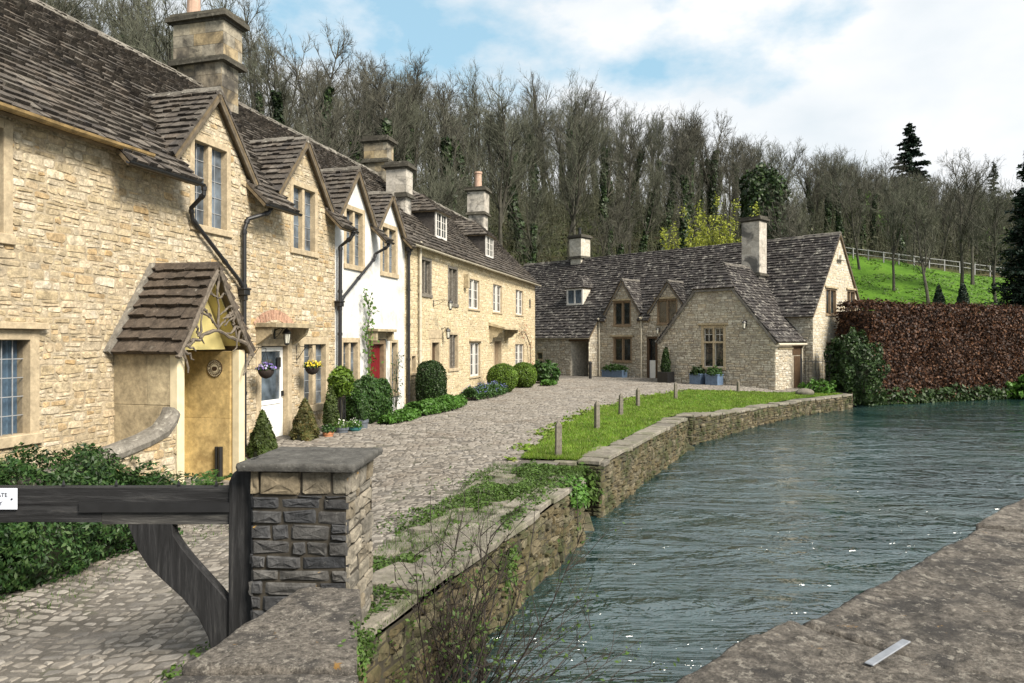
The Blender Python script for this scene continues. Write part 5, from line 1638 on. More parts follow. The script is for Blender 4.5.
wm.build('wall', M['limewash'], c2)
window(c2, X(-4.02), X(-2.8), 4.05, 5.76, nx=2, nz=5, sur=.13)
window(c2, X(-1.78), X(-.56), 4.05, 5.62, nx=2, nz=5, sur=.13)
window(c2, X(-4.2), X(-3.1), .55, 2.2, nx=2, nz=5, sur=.13)
window(c2, X(-1.1), X(-.5), .45, 2.16, nx=2, nz=5, lights=1, sur=.10)
main_roof(c2, 0, 4.5, [(0, X(GC[0] - .9), .5), (X(GC[0] + .95), X(GD[0] - .9), .5), (X(GD[0] + .9), 4.5, .4)], 231)
gable_dormer(c2, X(GC[0]), GC[1], 5.36, 1.12, zpl, seed=241, slope_p=None)
gable_dormer(c2, X(GD[0]), GD[1], 5.36, 1.03, zpl, seed=245)
dm = MB(); a0, a1 = X(-2.6), X(-1.42)
f0 = facade()
dm.obox(f0, a0, a0 + .14, -.75, 2.16, -.3, .02); dm.obox(f0, a1 - .14, a1, -.75, 2.16, -.3, .02); dm.obox(f0, a0 + .14, a1 - .14, 2.02, 2.16, -.3, .023)
dsur = dm.build('door_surround', M['oak'], c2, bevel=.008)
dl = MB()
k = 6
for i in range(k):
    u0 = a0 + .15 + (a1 - a0 - .3) * i / k; u1 = a0 + .15 + (a1 - a0 - .3) * (i + 1) / k
    dl.obox(f0, u0 + .003, u1 - .003, -.45, 2.01, -.16, -.115)
dl.build('plank_door', M['red_paint'], dsur, bevel=.004)
dk_ = MB(); dk_.obox(f0, a1 - .30, a1 - .26, .82, .98, -.115, -.07); dk_.build('door_handle', M['iron'], dsur)
dk_ = MB(); dk_.obox(f0, a0 + .35, a1 - .35, 1.0, 1.05, -.115, -.10); dk_.build('letter_plate', M['iron'], dsur)
hd = MB()
hd.obox(f0, a0 - .04, a1 + .06, 2.38, 2.46, .0, .34)
hd.obox(f0, a0 + .02, a1, 2.17, 2.375, .0, .08)
for q in (a0 - .0, a1 - .08): hd.obox(f0, q, q + .1, 2.12, 2.38, .081, .27)
hd.build('door_hood', M['grey_ashlar'], c2, bevel=.01)
downpipe(c2, [(X(-4.42), -.5, 4.92), (X(-4.45), -.42, 4.75), (X(-4.45), -.13, 4.55), (X(-4.45), -.11, -.3)], .05, hopper=(X(-4.45), -.11, 3.05))
downpipe(c2, [(X(-2.25), -.5, 4.90), (X(-2.3), -.45, 4.78), (X(-2.36), -.12, 4.6), (X(-2.4), -.1, 4.45), (X(-4.25), -.1, 3.25), (X(-4.38), -.1, 3.12)], .04)
gutter(c2, X(GC[0] + .95), X(GD[0] - .9), -.54, 4.93, .05, M['iron'])
gutter(c2, 0, X(GC[0] - .9), -.54, 4.93, .05, M['iron'])

# ---- yellow cottage (two brown windows) and the longer cottage with the canopied door
def tall_house(name, label, s0, s1, wins, seed, door=None, extra=None, verge_end=False, pale=False):
    X = lambda s: s - s0
    c = street_thing(name, label, 'cottage', s0)
    holes = [hole(X(q['s'][0]), X(q['s'][1]), q['z'][0], q['z'][1]) for q in wins]
    if door: holes.append(hole(X(door[0]), X(door[1]), -1.2, door[2]))
    wm = MB(); f0 = facade()
    zt = 5.28
    sheet_holes(wm, f0, [(0, -1.0), (s1 - s0, -1.0), (s1 - s0, zt), (0, zt)], holes, 1)
    rubble(wm, f0, [[(0, -1.0), (s1 - s0, -1.0), (s1 - s0, zt), (0, zt)]], holes, h=(.09, .17), w=(.16, .46), gap=.016, relief=(.002, .013), jit=.016, seed=seed, split=.4)
    back_walls(wm, 0, s1 - s0, -1.0, 1)
    wm.build('wall', [M['gold'], M['gold_mortar']], c)
    for q in wins:
        kw = dict(q.get('kw', {}))
        window(c, X(q['s'][0]), X(q['s'][1]), q['z'][0], q['z'][1], **kw)
    return c, X
brown = dict(fmat=M['silverwood'], mull=.075, sur=.10, nx=1, nz=1, fw=.05, glass=M['glass_far'], lights=3, smat=M['silverwood'])
c3, X = tall_house('gold_cottage', 'golden stone cottage with dark oak mullioned windows and two wall lanterns', 0.0, 5.75,
    [dict(s=(1.2, 2.35), z=(3.62, 4.95), kw=dict(brown, lights=2)), dict(s=(4.0, 5.1), z=(3.42, 4.92), kw=dict(brown, lights=2)), dict(s=(4.05, 5.2), z=(1.0, 2.45), kw=dict(brown, lights=2, smat=M['ashlar'])),
     dict(s=(.5, .98), z=(1.02, 1.70), kw=dict(brown, lights=1, sur=.08, smat=M['ashlar']))], 121, door=(2.25, 3.2, 2.2))
f0 = facade()
def simple_door(c, a0, a1, ztop, mat, smat, head=.14, jamb=.12, zb=-.75, planks=5):
    dm = MB()
    dm.obox(f0, a0, a0 + jamb, zb, ztop, -.3, .02); dm.obox(f0, a1 - jamb, a1, zb, ztop, -.3, .02); dm.obox(f0, a0 + jamb, a1 - jamb, ztop - head, ztop, -.3, .023)
    d = dm.build('door_surround', smat, c, bevel=.008)
    dl = MB()
    for i in range(planks):
        u0 = a0 + jamb + .01 + (a1 - a0 - 2 * jamb - .02) * i / planks; u1 = a0 + jamb + .01 + (a1 - a0 - 2 * jamb - .02) * (i + 1) / planks
        dl.obox(f0, u0 + .002, u1 - .002, -.3, ztop - head - .01, -.2, -.15)
    dl.build('plank_door', mat, d, bevel=.003)
    hk = MB(); hk.obox(f0, a1 - jamb - .12, a1 - jamb - .08, .85, 1.02, -.15, -.11); hk.build('door_handle', M['iron'], d)
    return d
simple_door(c3, X(2.25), X(3.2), 2.2, M['dark_oak'], M['ashlar'])
lint = MB(); lint.obox(f0, X(2.1), X(3.35), 2.21, 2.52, -.02, .022); lint.build('door_lintel', M['ashlar'], c3, bevel=.01)
main_roof(c3, 0, 5.75, [(0, 5.75, .22)], 251, course=(.24, .14))
gutter(c3, 0, 5.75, -.27, 5.2, .06, M['pale_gutter'])
downpipe(c3, [(.10, -.25, 5.1), (.10, -.1, 4.9), (.10, -.1, -.2)], .05, hopper=(.10, -.12, 5.0))
downpipe(c3, [(1.08, -.12, 5.4), (1.08, -.1, 5.2), (1.08, -.1, .1)], .045, M['pale_gutter'])
chimney(c3, X(3.15), 1.55, 6.2, 8.55, .62, .8, zs=7.3, mat=M['chimney_pale'])
chimney(c3, X(4.5), RY, RZ - 1.0, 9.95, .62, .98, zs=8.95, mat=M['chimney'])
def hip_dormer(parent, xc, zb, zt_, w, back=1.0, seed=1, roofm=None, pitchH=.75):
    """Small roof window: white casement, slate-hung cheeks, hipped slate roof."""
    y = (zb - ZPL) / TP
    yb = (zt_ - ZPL) / TP
    yr = min(RY, (zt_ + pitchH - ZPL) / TP)
    m = MB()
    x0, x1 = xc - w / 2, xc + w / 2
    for x in (x0, x1):
        m.add([(x, y, zb), (x, yb + .1, zt_), (x, y, zt_)], [(0, 1, 2)], 0)
    m.add([(x0, y, zb), (x1, y, zb), (x1, y, zt_), (x0, y, zt_)], [(0, 1, 2, 3)], 2)
    d = m.build('roof_dormer', [roofm or M['slate'], M['sheath'], M['dark']], parent)
    fw = Frame((0, y - .01, 0), (1, 0, 0), (0, 0, 1), (0, -1, 0))
    f = MB()
    for q in ((x0, x0 + .07, zb, zt_), (x1 - .07, x1, zb, zt_), (x0 + .07, x1 - .07, zb, zb + .09), (x0 + .07, x1 - .07, zt_ - .07, zt_), (xc - .03, xc + .03, zb + .09, zt_ - .07)):
        f.obox(fw, q[0], q[1], q[2], q[3], -.03, .04)
    for k in (-1, 1):
        cxm = (xc + (x1 if k > 0 else x0)) / 2
        f.obox(fw, cxm - .012, cxm + .012, zb + .09, zt_ - .07, -.01, .02)
        for j in (1, 2):
            zz = zb + .09 + (zt_ - zb - .16) * j / 3
            f.obox(fw, min(xc, xc + k * w * .5) + .03, max(xc, xc + k * w * .5) - .03, zz - .011, zz + .011, -.01, .018)
    f.build('casement', M['offwhite_paint'], d, bevel=.003)
    p = MB(); p.add([fw.p(x0 + .06, zb + .08, .004), fw.p(x1 - .06, zb + .08, .004), fw.p(x1 - .06, zt_ - .06, .004), fw.p(x0 + .06, zt_ - .06, .004)], [(0, 1, 2, 3)])
    p.build('pane', M['glass_far'], d)
    r = MB()
    e = .16
    apex = Vector((xc, y + .75, zt_ + pitchH)); bk_ = Vector((xc, yr + .5, zt_ + pitchH))
    bk_.y = (zt_ + pitchH - ZPL) / TP + .1
    FL, FR_ = Vector((x0 - e, y - e, zt_ - .03)), Vector((x1 + e, y - e, zt_ - .03))
    BL, BR = Vector((x0 - e, yb + .1, zt_ - .03)), Vector((x1 + e, yb + .1, zt_ - .03))
    def tri(pts, sd):
        A = (pts[1] - pts[0]).normalized(); Nn = A.cross(pts[-1] - pts[0]).normalized()
        if Nn.z < 0: Nn = -Nn
        B = Nn.cross(A)
        if B.z < 0: B = -B
        f_ = Frame(pts[0], A, B, Nn)
        pl_ = [((q - pts[0]).dot(A), (q - pts[0]).dot(B)) for q in pts]
        slates(r, f_, [pl_], (.2, .15), (.15, .32), .024, seed + sd, 0, d0=.01)
        r.prism(f_, ccw(pl_), -.05, -.008, 1)
    tri([FL, FR_, apex], 1); tri([BL, FL, apex, bk_], 2); tri([FR_, BR, bk_, apex], 3)
    r.build('dormer_roof', [roofm or M['slate'], M['sheath']], d)
    return d
hip_dormer(c3, X(4.55), 5.95, 6.95, 1.15, seed=261)

wsash = dict(fmat=M['offwhite_paint'], mull=.06, sur=.06, nx=2, nz=3, fw=.055, bar=.022, barmat=M['offwhite_paint'], glass=M['glass_far'], lights=2, smat=M['ashlar'], depth=.09)
c4, X = tall_house('long_gold_cottage', 'long golden stone cottage with white casements and stone canopy over its door', 5.75, 18.1,
    [dict(s=(6.35, 7.9), z=(3.38, 4.68), kw=wsash), dict(s=(9.8, 11.35), z=(3.38, 4.72), kw=wsash), dict(s=(13.8, 15.4), z=(3.40, 4.74), kw=wsash),
     dict(s=(6.55, 8.0), z=(.62, 2.10), kw=dict(wsash, hood=1)), dict(s=(13.7, 15.6), z=(.7, 2.02), kw=wsash)], 131, door=(9.95, 11.35, 2.25))
simple_door(c4, X(9.95), X(11.35), 2.25, M['oak'], M['ashlar'])
cn = MB()
ca, cb = X(9.2), X(12.1)
cn.add([(ca, 0, 2.95), (ca, -.75, 2.72), (cb, -.75, 2.72), (cb, 0, 2.95), (ca, 0, 2.80), (ca, -.75, 2.62), (cb, -.75, 2.62), (cb, 0, 2.80)], [(0, 1, 2, 3), (7, 6, 5, 4), (0, 4, 5, 1), (1, 5, 6, 2), (2, 6, 7, 3)])
for q in (ca + .12, cb - .32):
    pts = [(0, 2.79), (-.62, 2.64), (-.6, 2.5), (-.45, 2.46), (-.34, 2.30), (-.16, 2.26), (-.1, 2.08), (0, 2.02)]
    n = len(pts)
    cn.add([(q, p[0], p[1]) for p in pts] + [(q + .2, p[0], p[1]) for p in pts], [tuple(range(n)), tuple(range(n, 2 * n))[::-1]] + [(i, n + i, n + (i + 1) % n, (i + 1) % n) for i in range(n)])
cn.build('door_canopy', M['grey_ashlar'], c4, bevel=.01)
pn = MB(); pn.obox(f0, X(16.75), X(16.95), 3.9, 4.35, -.02, .03); pn.build('recess_shade_block', M['dark'], c4)  # dark block proud of the wall, painted as the shade of a recess
hk = MB(); hk.obox(f0, X(5.8), X(6.0), 4.2, 4.75, 0, .2); hk.build('wall_box', M['grey_ashlar'], c4, bevel=.01)
main_roof(c4, 0, X(18.1) + .18, [(0, X(18.1) + .18, .22)], 271, course=(.24, .14), w=(.18, .42))
gutter(c4, 0, X(18.1) + .2, -.27, 5.2, .06, M['pale_gutter'])
hip_dormer(c4, X(10.9), 5.95, 6.95, 1.15, seed=281)
chimney(c4, X(17.2), RY, RZ - 1.0, 10.55, .95, 1.0, zs=9.05, mat=M['chimney_pale'], potx=[(0, 0)], pothalf=.2, poth=.9, potmat=M['potclay'])

# ================================================================== the long cottage across the end of the street
FC = (14.6, 35.9)
FANG = R(-45)
q2 = math.sqrt(.5)
def far_pt(x, y):
    return (FC[0] + q2 * x + q2 * y, FC[1] - q2 * x + q2 * y)
far = thing('grey_stone_cottage', 'long grey stone cottage across the street end with projecting wing and two small gables', 'cottage', (FC[0], FC[1], 0), FANG)
EZ, FRZ, FRY = 3.6, 7.7, 3.2
FP = math.atan2(FRZ - EZ, FRY); FTP = math.tan(FP); FSL = FRY / math.cos(FP)
def fpl(y): return EZ + y * FTP
XL = -22.5
f0 = facade()
wins = [(-12.05, -10.75, 3.0, 4.52), (-12.05, -10.7, .85, 2.38), (-8.95, -7.6, 3.05, 4.5)]
holes = [hole(*w) for w in wins] + [hole(-9.65, -8.9, -1, 2.4)]
wm = MB()
g1, g2 = (-11.38, 5.78, 1.28), (-8.2, 5.5, 1.30)
ol = [(-13.15, -.6), (0, -.6), (0, EZ), (g2[0] + g2[2], EZ), (g2[0], g2[1] - .08), (g2[0] - g2[2], EZ), (g1[0] + g1[2], EZ), (g1[0], g1[1] - .08), (g1[0] - g1[2], EZ), (-13.15, EZ)]
sheet_holes(wm, f0, ol, holes, 1)
rubble(wm, f0, [[(-13.15, -.6), (0, -.6), (0, EZ), (-13.15, EZ)]] + [[(g[0] - g[2], EZ), (g[0] + g[2], EZ), (g[0], g[1] - .08)] for g in (g1, g2)], holes, h=(.08, .16), w=(.16, .5), gap=.02, relief=(.003, .02), jit=.016, seed=401, split=.4)
# lower front under the sweeping roof
f1 = facade(-.95)
h1 = [hole(-17.5, -16.9, .88, 1.45), (-14.6, -13.2, .0, 2.1)]
sheet_holes(wm, f1, [(XL, -.6), (-13.15, -.6), (-13.15, 2.42), (XL, 2.42)], h1, 1)
rubble(wm, f1, [[(XL, -.6), (-13.15, -.6), (-13.15, 2.42), (XL, 2.42)]], h1, h=(.09, .17), w=(.18, .5), gap=.02, relief=(.003, .02), jit=.016, seed=405, split=.4)
fs_ = Frame((-13.15, -.95, 0), (0, 1, 0), (0, 0, 1), (1, 0, 0))
rubble(wm, fs_, [[(0, -.6), (.95, -.6), (.95, 3.55), (0, 2.4)]], (), h=(.1, .18), w=(.18, .4), gap=.02, relief=(.002, .012), seed=407)
wm.add([fs_.p(0, -.6), fs_.p(.95, -.6), fs_.p(.95, 3.6), fs_.p(0, 2.4)], [(0, 1, 2, 3)], 1)
# back and left end
wm.add([(XL, 2 * FRY, -.6), (0, 2 * FRY, -.6), (0, 2 * FRY, EZ), (XL, 2 * FRY, EZ)], [(3, 2, 1, 0)], 1)
wm.add([(XL, -.95, -.6), (XL, 2 * FRY, -.6), (XL, 2 * FRY, EZ), (XL, FRY, FRZ), (XL, 0, EZ), (XL, -.95, 2.4)], [(0, 1, 2, 3, 4, 5)], 1)
wm.build('front_wall', [M['grey_stone'], M['grey_mortar']], far)
pr = MB(); pr.obox(f1, -14.62, -13.18, -.3, 2.2, -1.9, -1.85); pr.obox(f1, -14.64, -14.6, -.3, 2.2, -1.85, -.01); pr.obox(f1, -13.2, -13.16, -.3, 2.2, -1.85, -.01)
pr.obox(f1, -14.64, -13.16, 2.11, 2.2, -1.85, -.01); pr.build('porch_recess', M['grey_stone'], far)
pr = MB(); pr.obox(f1, -14.5, -13.75, -.2, 1.95, -1.84, -1.78); pr.build('porch_door', M['dark_oak'], far, bevel=.01)
pr = MB(); pr.obox(f1, -14.75, -13.1, 2.1, 2.24, -.03, .03); pr.build('porch_lintel', M['dark_oak'], far, bevel=.01)
# end gable
fg = Frame((0, 0, 0), (0, 1, 0), (0, 0, 1), (1, 0, 0))
gw = [(1.5, 2.85, 3.4, 4.78), (4.25, 5.4, 3.45, 4.82), (1.55, 2.9, 1.35, 2.1)]
hg = [hole(*w) for w in gw]
gm = MB()
gol = [(0, -.6), (2 * FRY, -.6), (2 * FRY, EZ), (FRY, FRZ - .05), (0, EZ)]
sheet_holes(gm, fg, gol, hg, 1)
rubble(gm, fg, [gol], hg, h=(.09, .17), w=(.18, .5), gap=.018, relief=(.002, .014), jit=.014, seed=411, split=.35)
gm.build('gable_wall', [M['gable_stone'], M['gold_mortar']], far)
fw_ = dict(fmat=M['oak'], mull=.08, sur=.08, nx=1, nz=1, fw=.05, glass=M['glass_far'], lights=2, smat=M['oak'], depth=.1, proud=.01)
for w in gw[:2]: window(far, *w, fr=fg, hood=0, **fw_)
window(far, *gw[2], fr=fg, **dict(fw_, lights=2))
for w in gw[:2]:
    hm = MB(); hm.obox(fg, w[0] - .12, w[1] + .12, w[3] + .002, w[3] + .1, -.03, .09); hm.build('hood_mould', M['grey_ashlar'], far, bevel=.01)
nb = MB(); nb.obox(fg, FRY - .32, FRY + .32, 6.28, 6.34, 0, .22); nb.prism(fg, [(FRY - .2, 6.345), (FRY + .2, 6.345), (FRY + .16, 6.62), (FRY, 6.82), (FRY - .16, 6.62)], .0, .04); nb.prism(fg, [(FRY - .09, 6.35), (FRY + .09, 6.35), (FRY + .08, 6.54), (FRY, 6.6), (FRY - .08, 6.54)], .041, .17)
nb.build('dove_ledge', M['gable_stone'], far, bevel=.01)
for w in wins: window(far, *w, **dict(fw_, sur=.09, nx=1, nz=1))
window(far, -17.5, -16.9, .88, 1.45, fr=f1, **dict(fw_, lights=1, smat=M['grey_ashlar']))
for w in wins:
    hm = MB(); hm.obox(f0, w[0] - .15, w[1] + .15, w[3] + .002, w[3] + .11, -.03, .1); hm.build('hood_mould', M['grey_ashlar'], far, bevel=.01)
# stable door: white below, open above
dm = MB(); dm.obox(f0, -9.62, -9.5, -.5, 2.35, -.25, .012); dm.obox(f0, -9.05, -8.93, -.5, 2.35, -.25, .012); dm.obox(f0, -9.5, -9.05, 2.26, 2.38, -.25, .015)
ds = dm.build('door_surround', M['dark_oak'], far, bevel=.01)
dl = MB(); dl.obox(f0, -9.5, -9.05, -.3, 1.02, -.13, -.08); dl.build('door_leaf', M['white_paint'], ds, bevel=.006)
db = MB(); db.obox(f0, -9.5, -9.05, 1.025, 2.25, -.2, -.17); db.build('door_pane', M['glass_far'], ds)
# roofs
fr_ = slope_frame(0, 0, EZ, FP)
cs = math.cos(FP)
r = MB()
polys = [[(XL, .9), (.1, .9), (.1, FSL), (XL, FSL)], [(XL, -1.02 / cs), (-13.1, -1.02 / cs), (-13.1, .9), (XL, .9)], [(-13.1, -.22 / cs), (g1[0] - g1[2] + .1, -.22 / cs), (g1[0] - g1[2] + .1, .9), (-13.1, .9)],
         [(g1[0] + g1[2] - .1, -.22 / cs), (g2[0] - g2[2] + .1, -.22 / cs), (g2[0] - g2[2] + .1, .9), (g1[0] + g1[2] - .1, .9)], [(g2[0] + g2[2] - .1, -.22 / cs), (.1, -.22 / cs), (.1, .9), (g2[0] + g2[2] - .1, .9)]]
slates(r, fr_, polys, (.24, .16), (.2, .46), .03, 421, 0, blen=FSL + 1.7, sag=.05, d0=.02)
for i, p in enumerate(polys): r.prism(fr_, p, -.1, -.03 - (.05 if i == 0 else 0), 1)
bf = Frame((0, 2 * FRY, EZ), (1, 0, 0), (0, -cs, math.sin(FP)), (0, math.sin(FP), cs))
slates(r, bf, [[(XL, -.3), (.1, -.3), (.1, FSL), (XL, FSL)]], (.34, .3), (.4, .7), .026, 423, 0)
r.prism(bf, [(XL, -.3), (.1, -.3), (.1, FSL), (XL, FSL)], -.08, -.02, 1)
ridge_caps(r, (XL, FRY, FRZ + .05), (.1, FRY, FRZ + .05), .13, .5, 425, 2, sag=.10)
roof = r.build('roof', [M['slate_far'], M['sheath'], M['ridge_far']], far)
gable_dormer(far, g1[0], g1[1], 3.72, g1[2] + .08, fpl, mat=M['slate_far'], seed=431, oh=.12, course=(.2, .15), barge=M['ridge_far'], capmat=M['ridge_far'])
gable_dormer(far, g2[0], g2[1], 3.72, g2[2] + .08, fpl, mat=M['slate_far'], seed=435, oh=.12, course=(.2, .15), barge=M['ridge_far'], capmat=M['ridge_far'])
gutter(far, XL, -13.1, -1.05, 2.30, .055, M['pale_gutter'])
for xx in (-13.02, -9.95):
    downpipe(far, [(xx, -.25, 3.5), (xx, -.12, 3.35), (xx, -.1, .0)], .045, M['pale_gutter'], hopper=(xx, -.12, 3.42) if xx > -12 else None)
# little roof window
def flat_dormer():
    x0, x1 = -16.25, -14.9
    zb, zt_ = 4.42, 5.5
    y = (zb - EZ) / FTP
    yb = (zt_ - EZ) / FTP
    m = MB()
    for x in (x0, x1): m.add([(x, y, zb), (x, yb, zt_), (x, y, zt_)], [(0, 1, 2)], 0)
    m.add([(x0, y, zb), (x1, y, zb), (x1, y, zt_), (x0, y, zt_)], [(0, 1, 2, 3)], 1)
    d = m.build('roof_dormer', [M['gable_stone'], M['dark']], far)
    fw = Frame((0, y - .01, 0), (1, 0, 0), (0, 0, 1), (0, -1, 0)); f = MB()
    xc = (x0 + x1) / 2
    for q in ((x0, x0 + .12, zb, zt_), (x1 - .12, x1, zb, zt_), (x0 + .12, x1 - .12, zb, zb + .12), (x0 + .12, x1 - .12, zt_ - .12, zt_), (xc - .05, xc + .05, zb + .12, zt_ - .12)): f.obox(fw, *q, -.02, .05)
    f.build('casement', M['offwhite_paint'], d, bevel=.004)
    p = MB(); p.add([fw.p(x0 + .1, zb + .1, .006), fw.p(x1 - .1, zb + .1, .006), fw.p(x1 - .1, zt_ - .1, .006), fw.p(x0 + .1, zt_ - .1, .006)], [(0, 1, 2, 3)]); p.build('pane', M['glass'], d)
    rr = MB()
    apex = Vector((xc, y + .55, zt_ + .85)); yk = (zt_ + .85 - EZ) / FTP + .05
    FL, FRr = Vector((x0 - .1, y - .12, zt_)), Vector((x1 + .1, y - .12, zt_)); BL, BR = Vector((x0 - .1, yb + .1, zt_)), Vector((x1 + .1, yb + .1, zt_)); bk_ = Vector((xc, yk, zt_ + .85))
    for pts, sd in (([FL, FRr, apex], 1), ([BL, FL, apex, bk_], 2), ([FRr, BR, bk_, apex], 3)):
        A = (pts[1] - pts[0]).normalized(); Nn = A.cross(pts[-1] - pts[0]).normalized()
        if Nn.z < 0: Nn = -Nn
        B = Nn.cross(A); f_ = Frame(pts[0], A, B, Nn); pl_ = [((q - pts[0]).dot(A), (q - pts[0]).dot(B)) for q in pts]
        slates(rr, f_, [pl_], (.2, .16), (.18, .36), .026, 440 + sd, 0, d0=.01); rr.prism(f_, ccw(pl_), -.05, -.006, 1)
    rr.build('dormer_roof', [M['slate_far'], M['sheath']], d)
flat_dormer()
chimney(far, -17.4, FRY + .1, FRZ - .6, 9.35, 1.05, 1.0, zs=7.75, mat=M['gable_stone'], potx=[(0, .0)], pothalf=.11, poth=.5, potmat=M['iron'])
chimney(far, -3.55, 1.0, 4.9, 8.65, 1.02, .85, zs=5.55, mat=M['chimney_pale'])
# projecting wing with clipped gable
WX0, WX1, WYF, WE, WT = -6.8, -.5, -2.95, 2.25, 1.19
wxc = (WX0 + WX1) / 2; whw = (WX1 - WX0) / 2
WRZ = WE + whw * WT
CLIP = 4.72; ch = (WRZ - CLIP) / WT
wf = facade(WYF)
wing_win = (-4.36, -3.02, .72, 2.9)
wg = MB()
ol = [(WX0, -.6), (WX1, -.6), (WX1, WE), (wxc + ch, CLIP), (wxc - ch, CLIP), (WX0, WE)]
hw_ = [hole(*wing_win)]
sheet_holes(wg, wf, ol, hw_, 1)
rubble(wg, wf, [ol], hw_, h=(.07, .14), w=(.18, .52), gap=.016, relief=(.002, .016), jit=.014, seed=451, split=.3)
wsd = Frame((WX1, WYF, 0), (0, 1, 0), (0, 0, 1), (1, 0, 0))
wg.add([wsd.p(0, -.6), wsd.p(-WYF, -.6), wsd.p(-WYF, WE), wsd.p(0, WE)], [(0, 1, 2, 3)], 1)
rubble(wg, wsd, [[(.35, -.6), (1.75, -.6), (1.75, 1.72), (.35, 1.72)], [(0, -.6), (.33, -.6), (.33, WE), (0, WE)]], (), h=(.07, .13), w=(.16, .4), gap=.016, relief=(.004, .03), seed=453)
wg.add([(WX0, WYF, -.6), (WX0, 0, -.6), (WX0, 0, WE), (WX0, WYF, WE)], [(3, 2, 1, 0)], 1)
wg.build('wing_wall', [M['grey_stone'], M['grey_mortar']], far)
wl = MB(); wl.obox(wsd, .3, 1.8, 1.73, 1.86, -.05, .05); wl.build('side_lintel', M['grey_ashlar'], far, bevel=.01)
wd = MB(); wd.obox(wsd, 1.78, 2.9, 1.45, 1.95, .0, .02); wd.obox(wsd, 1.95, 2.85, -.3, 1.4, .0, .03); wd.build('side_door', M['dark_oak'], far, bevel=.006)
window(far, *wing_win, fr=wf, sur=.13, lights=2, nx=1, nz=1, smat=M['ashlar'], mull=.09, glass=M['glass_far'], depth=.14, fw=.035, fmat=M['offwhite_paint'])
tr = MB(); tr.obox(wf, wing_win[0] + .13, wing_win[1] - .13, 2.02, 2.11, -.16, .0); tr.build('window_transom', M['ashlar'], far, bevel=.008)
ub = MB()
for s in (-1, 1):
    c = -3.69 + s * .295
    ub.obox(wf, c - .012, c + .012, 2.11, 2.78, -.14, -.11)
    ub.obox(wf, c - .24, c + .24, 2.43, 2.455, -.14, -.115)
ub.build('glazing_bars', M['offwhite_paint'], far)
hm = MB(); hm.obox(wf, wing_win[0] - .14, wing_win[1] + .14, wing_win[3] + .002, wing_win[3] + .1, -.03, .1); hm.build('hood_mould', M['grey_ashlar'], far, bevel=.01)
wr = MB()
YB = (WRZ - EZ) / FTP
for sgn in (1, -1):
    low = Vector((wxc + sgn * (whw + .16), WYF - .12, WE - .16 * WT))
    apex = Vector((wxc, WYF - .12, WRZ))
    B = (apex - low).normalized(); A = Vector((0, 1, 0)); Nn = A.cross(B)
    if Nn.z < 0: Nn = -Nn
    f_ = Frame(low, A, B, Nn); H = (apex - low).length
    hc = H * (CLIP - low.z) / (WRZ - low.z)
    pl_ = [(0, 0), (-WYF + .15, 0), (YB + .1 - low.y, H), (1.0, H), (0, hc)]
    slates(wr, f_, [pl_], (.23, .16), (.2, .44), .03, 461 + sgn, 0, sag=.04, d0=.02)
    wr.prism(f_, ccw(pl_), -.1, -.06, 1)
FL, FRr, ap = Vector((wxc - ch - .1, WYF - .14, CLIP - .03)), Vector((wxc + ch + .1, WYF - .14, CLIP - .03)), Vector((wxc, WYF + .88, WRZ))
A = (FRr - FL).normalized(); Nn = A.cross(ap - FL).normalized(); B = Nn.cross(A); f_ = Frame(FL, A, B, Nn)
pl_ = [((q - FL).dot(A), (q - FL).dot(B)) for q in (FL, FRr, ap)]
slates(wr, f_, [pl_], (.22, .16), (.2, .42), .03, 467, 0, d0=.02); wr.prism(f_, ccw(pl_), -.09, -.01, 1)
ridge_caps(wr, (wxc, WYF + .85, WRZ + .05), (wxc, YB, WRZ + .05), .1, .45, 5, 2)
wr.build('wing_roof', [M['slate_far'], M['sheath'], M['ridge_far']], far)
vb = MB()
for sgn in (1, -1):
    low = Vector((wxc + sgn * (whw + .16), WYF - .13, WE - .16 * WT)); B = Vector((-sgn, 0, WT)).normalized()
    f_ = Frame(low, B, Vector((0, 1, 0)).cross(B), (0, -1, 0))
    if f_.B.z > 0: f_.B = -f_.B
    vb.obox(f_, 0, (whw + .16 - ch) * math.hypot(1, WT), .05, .16, -.04, 0)
vb.obox(Frame((0, WYF - .14, 0), (1, 0, 0), (0, 0, 1), (0, -1, 0)), wxc - ch - .08, wxc + ch + .08, CLIP - .16, CLIP - .06, -.04, 0)
vb.build('verge_board', M['ridge_far'], far, bevel=.006)
gutter2 = MB(); gutter2.tube([(WX1 + .2, WYF - .1, WE - .28), (WX1 + .2, 0, WE - .28)], .055, 8); gutter2.build('gutter', M['pale_gutter'], far)
dp_ = MB(); dp_.tube([(WX1 + .2, -.25, WE - .3), (WX1 + .08, -.25, WE - .5), (WX1 + .08, -.25, 0)], .04, 8); dp_.build('downpipe', M['pale_gutter'], far)

# iron gate beside the wing
x, y = far_pt(-.45, -1.0)
ig = thing('iron_gate', 'black iron garden gate between the grey cottage wing and the evergreen shrub', 'gate', (x + .15, y - .5, -.05), R(-10))
b = MB()
for i in range(9):
    b.tube([(i * .15, 0, .02), (i * .15, 0, 1.35 + .12 * math.sin(i / 8 * math.pi))], .012, 6)
for z in (.12, 1.2): b.box(0, 1.2, -.012, .012, z, z + .03)
b.build('bars', M['iron'], ig)
for xx in (-.05, 1.25):
    b = MB(); b.box(xx - .03, xx + .03, -.03, .03, -.2, 1.55); b.build('gate_post', M['iron'], ig, bevel=.005)

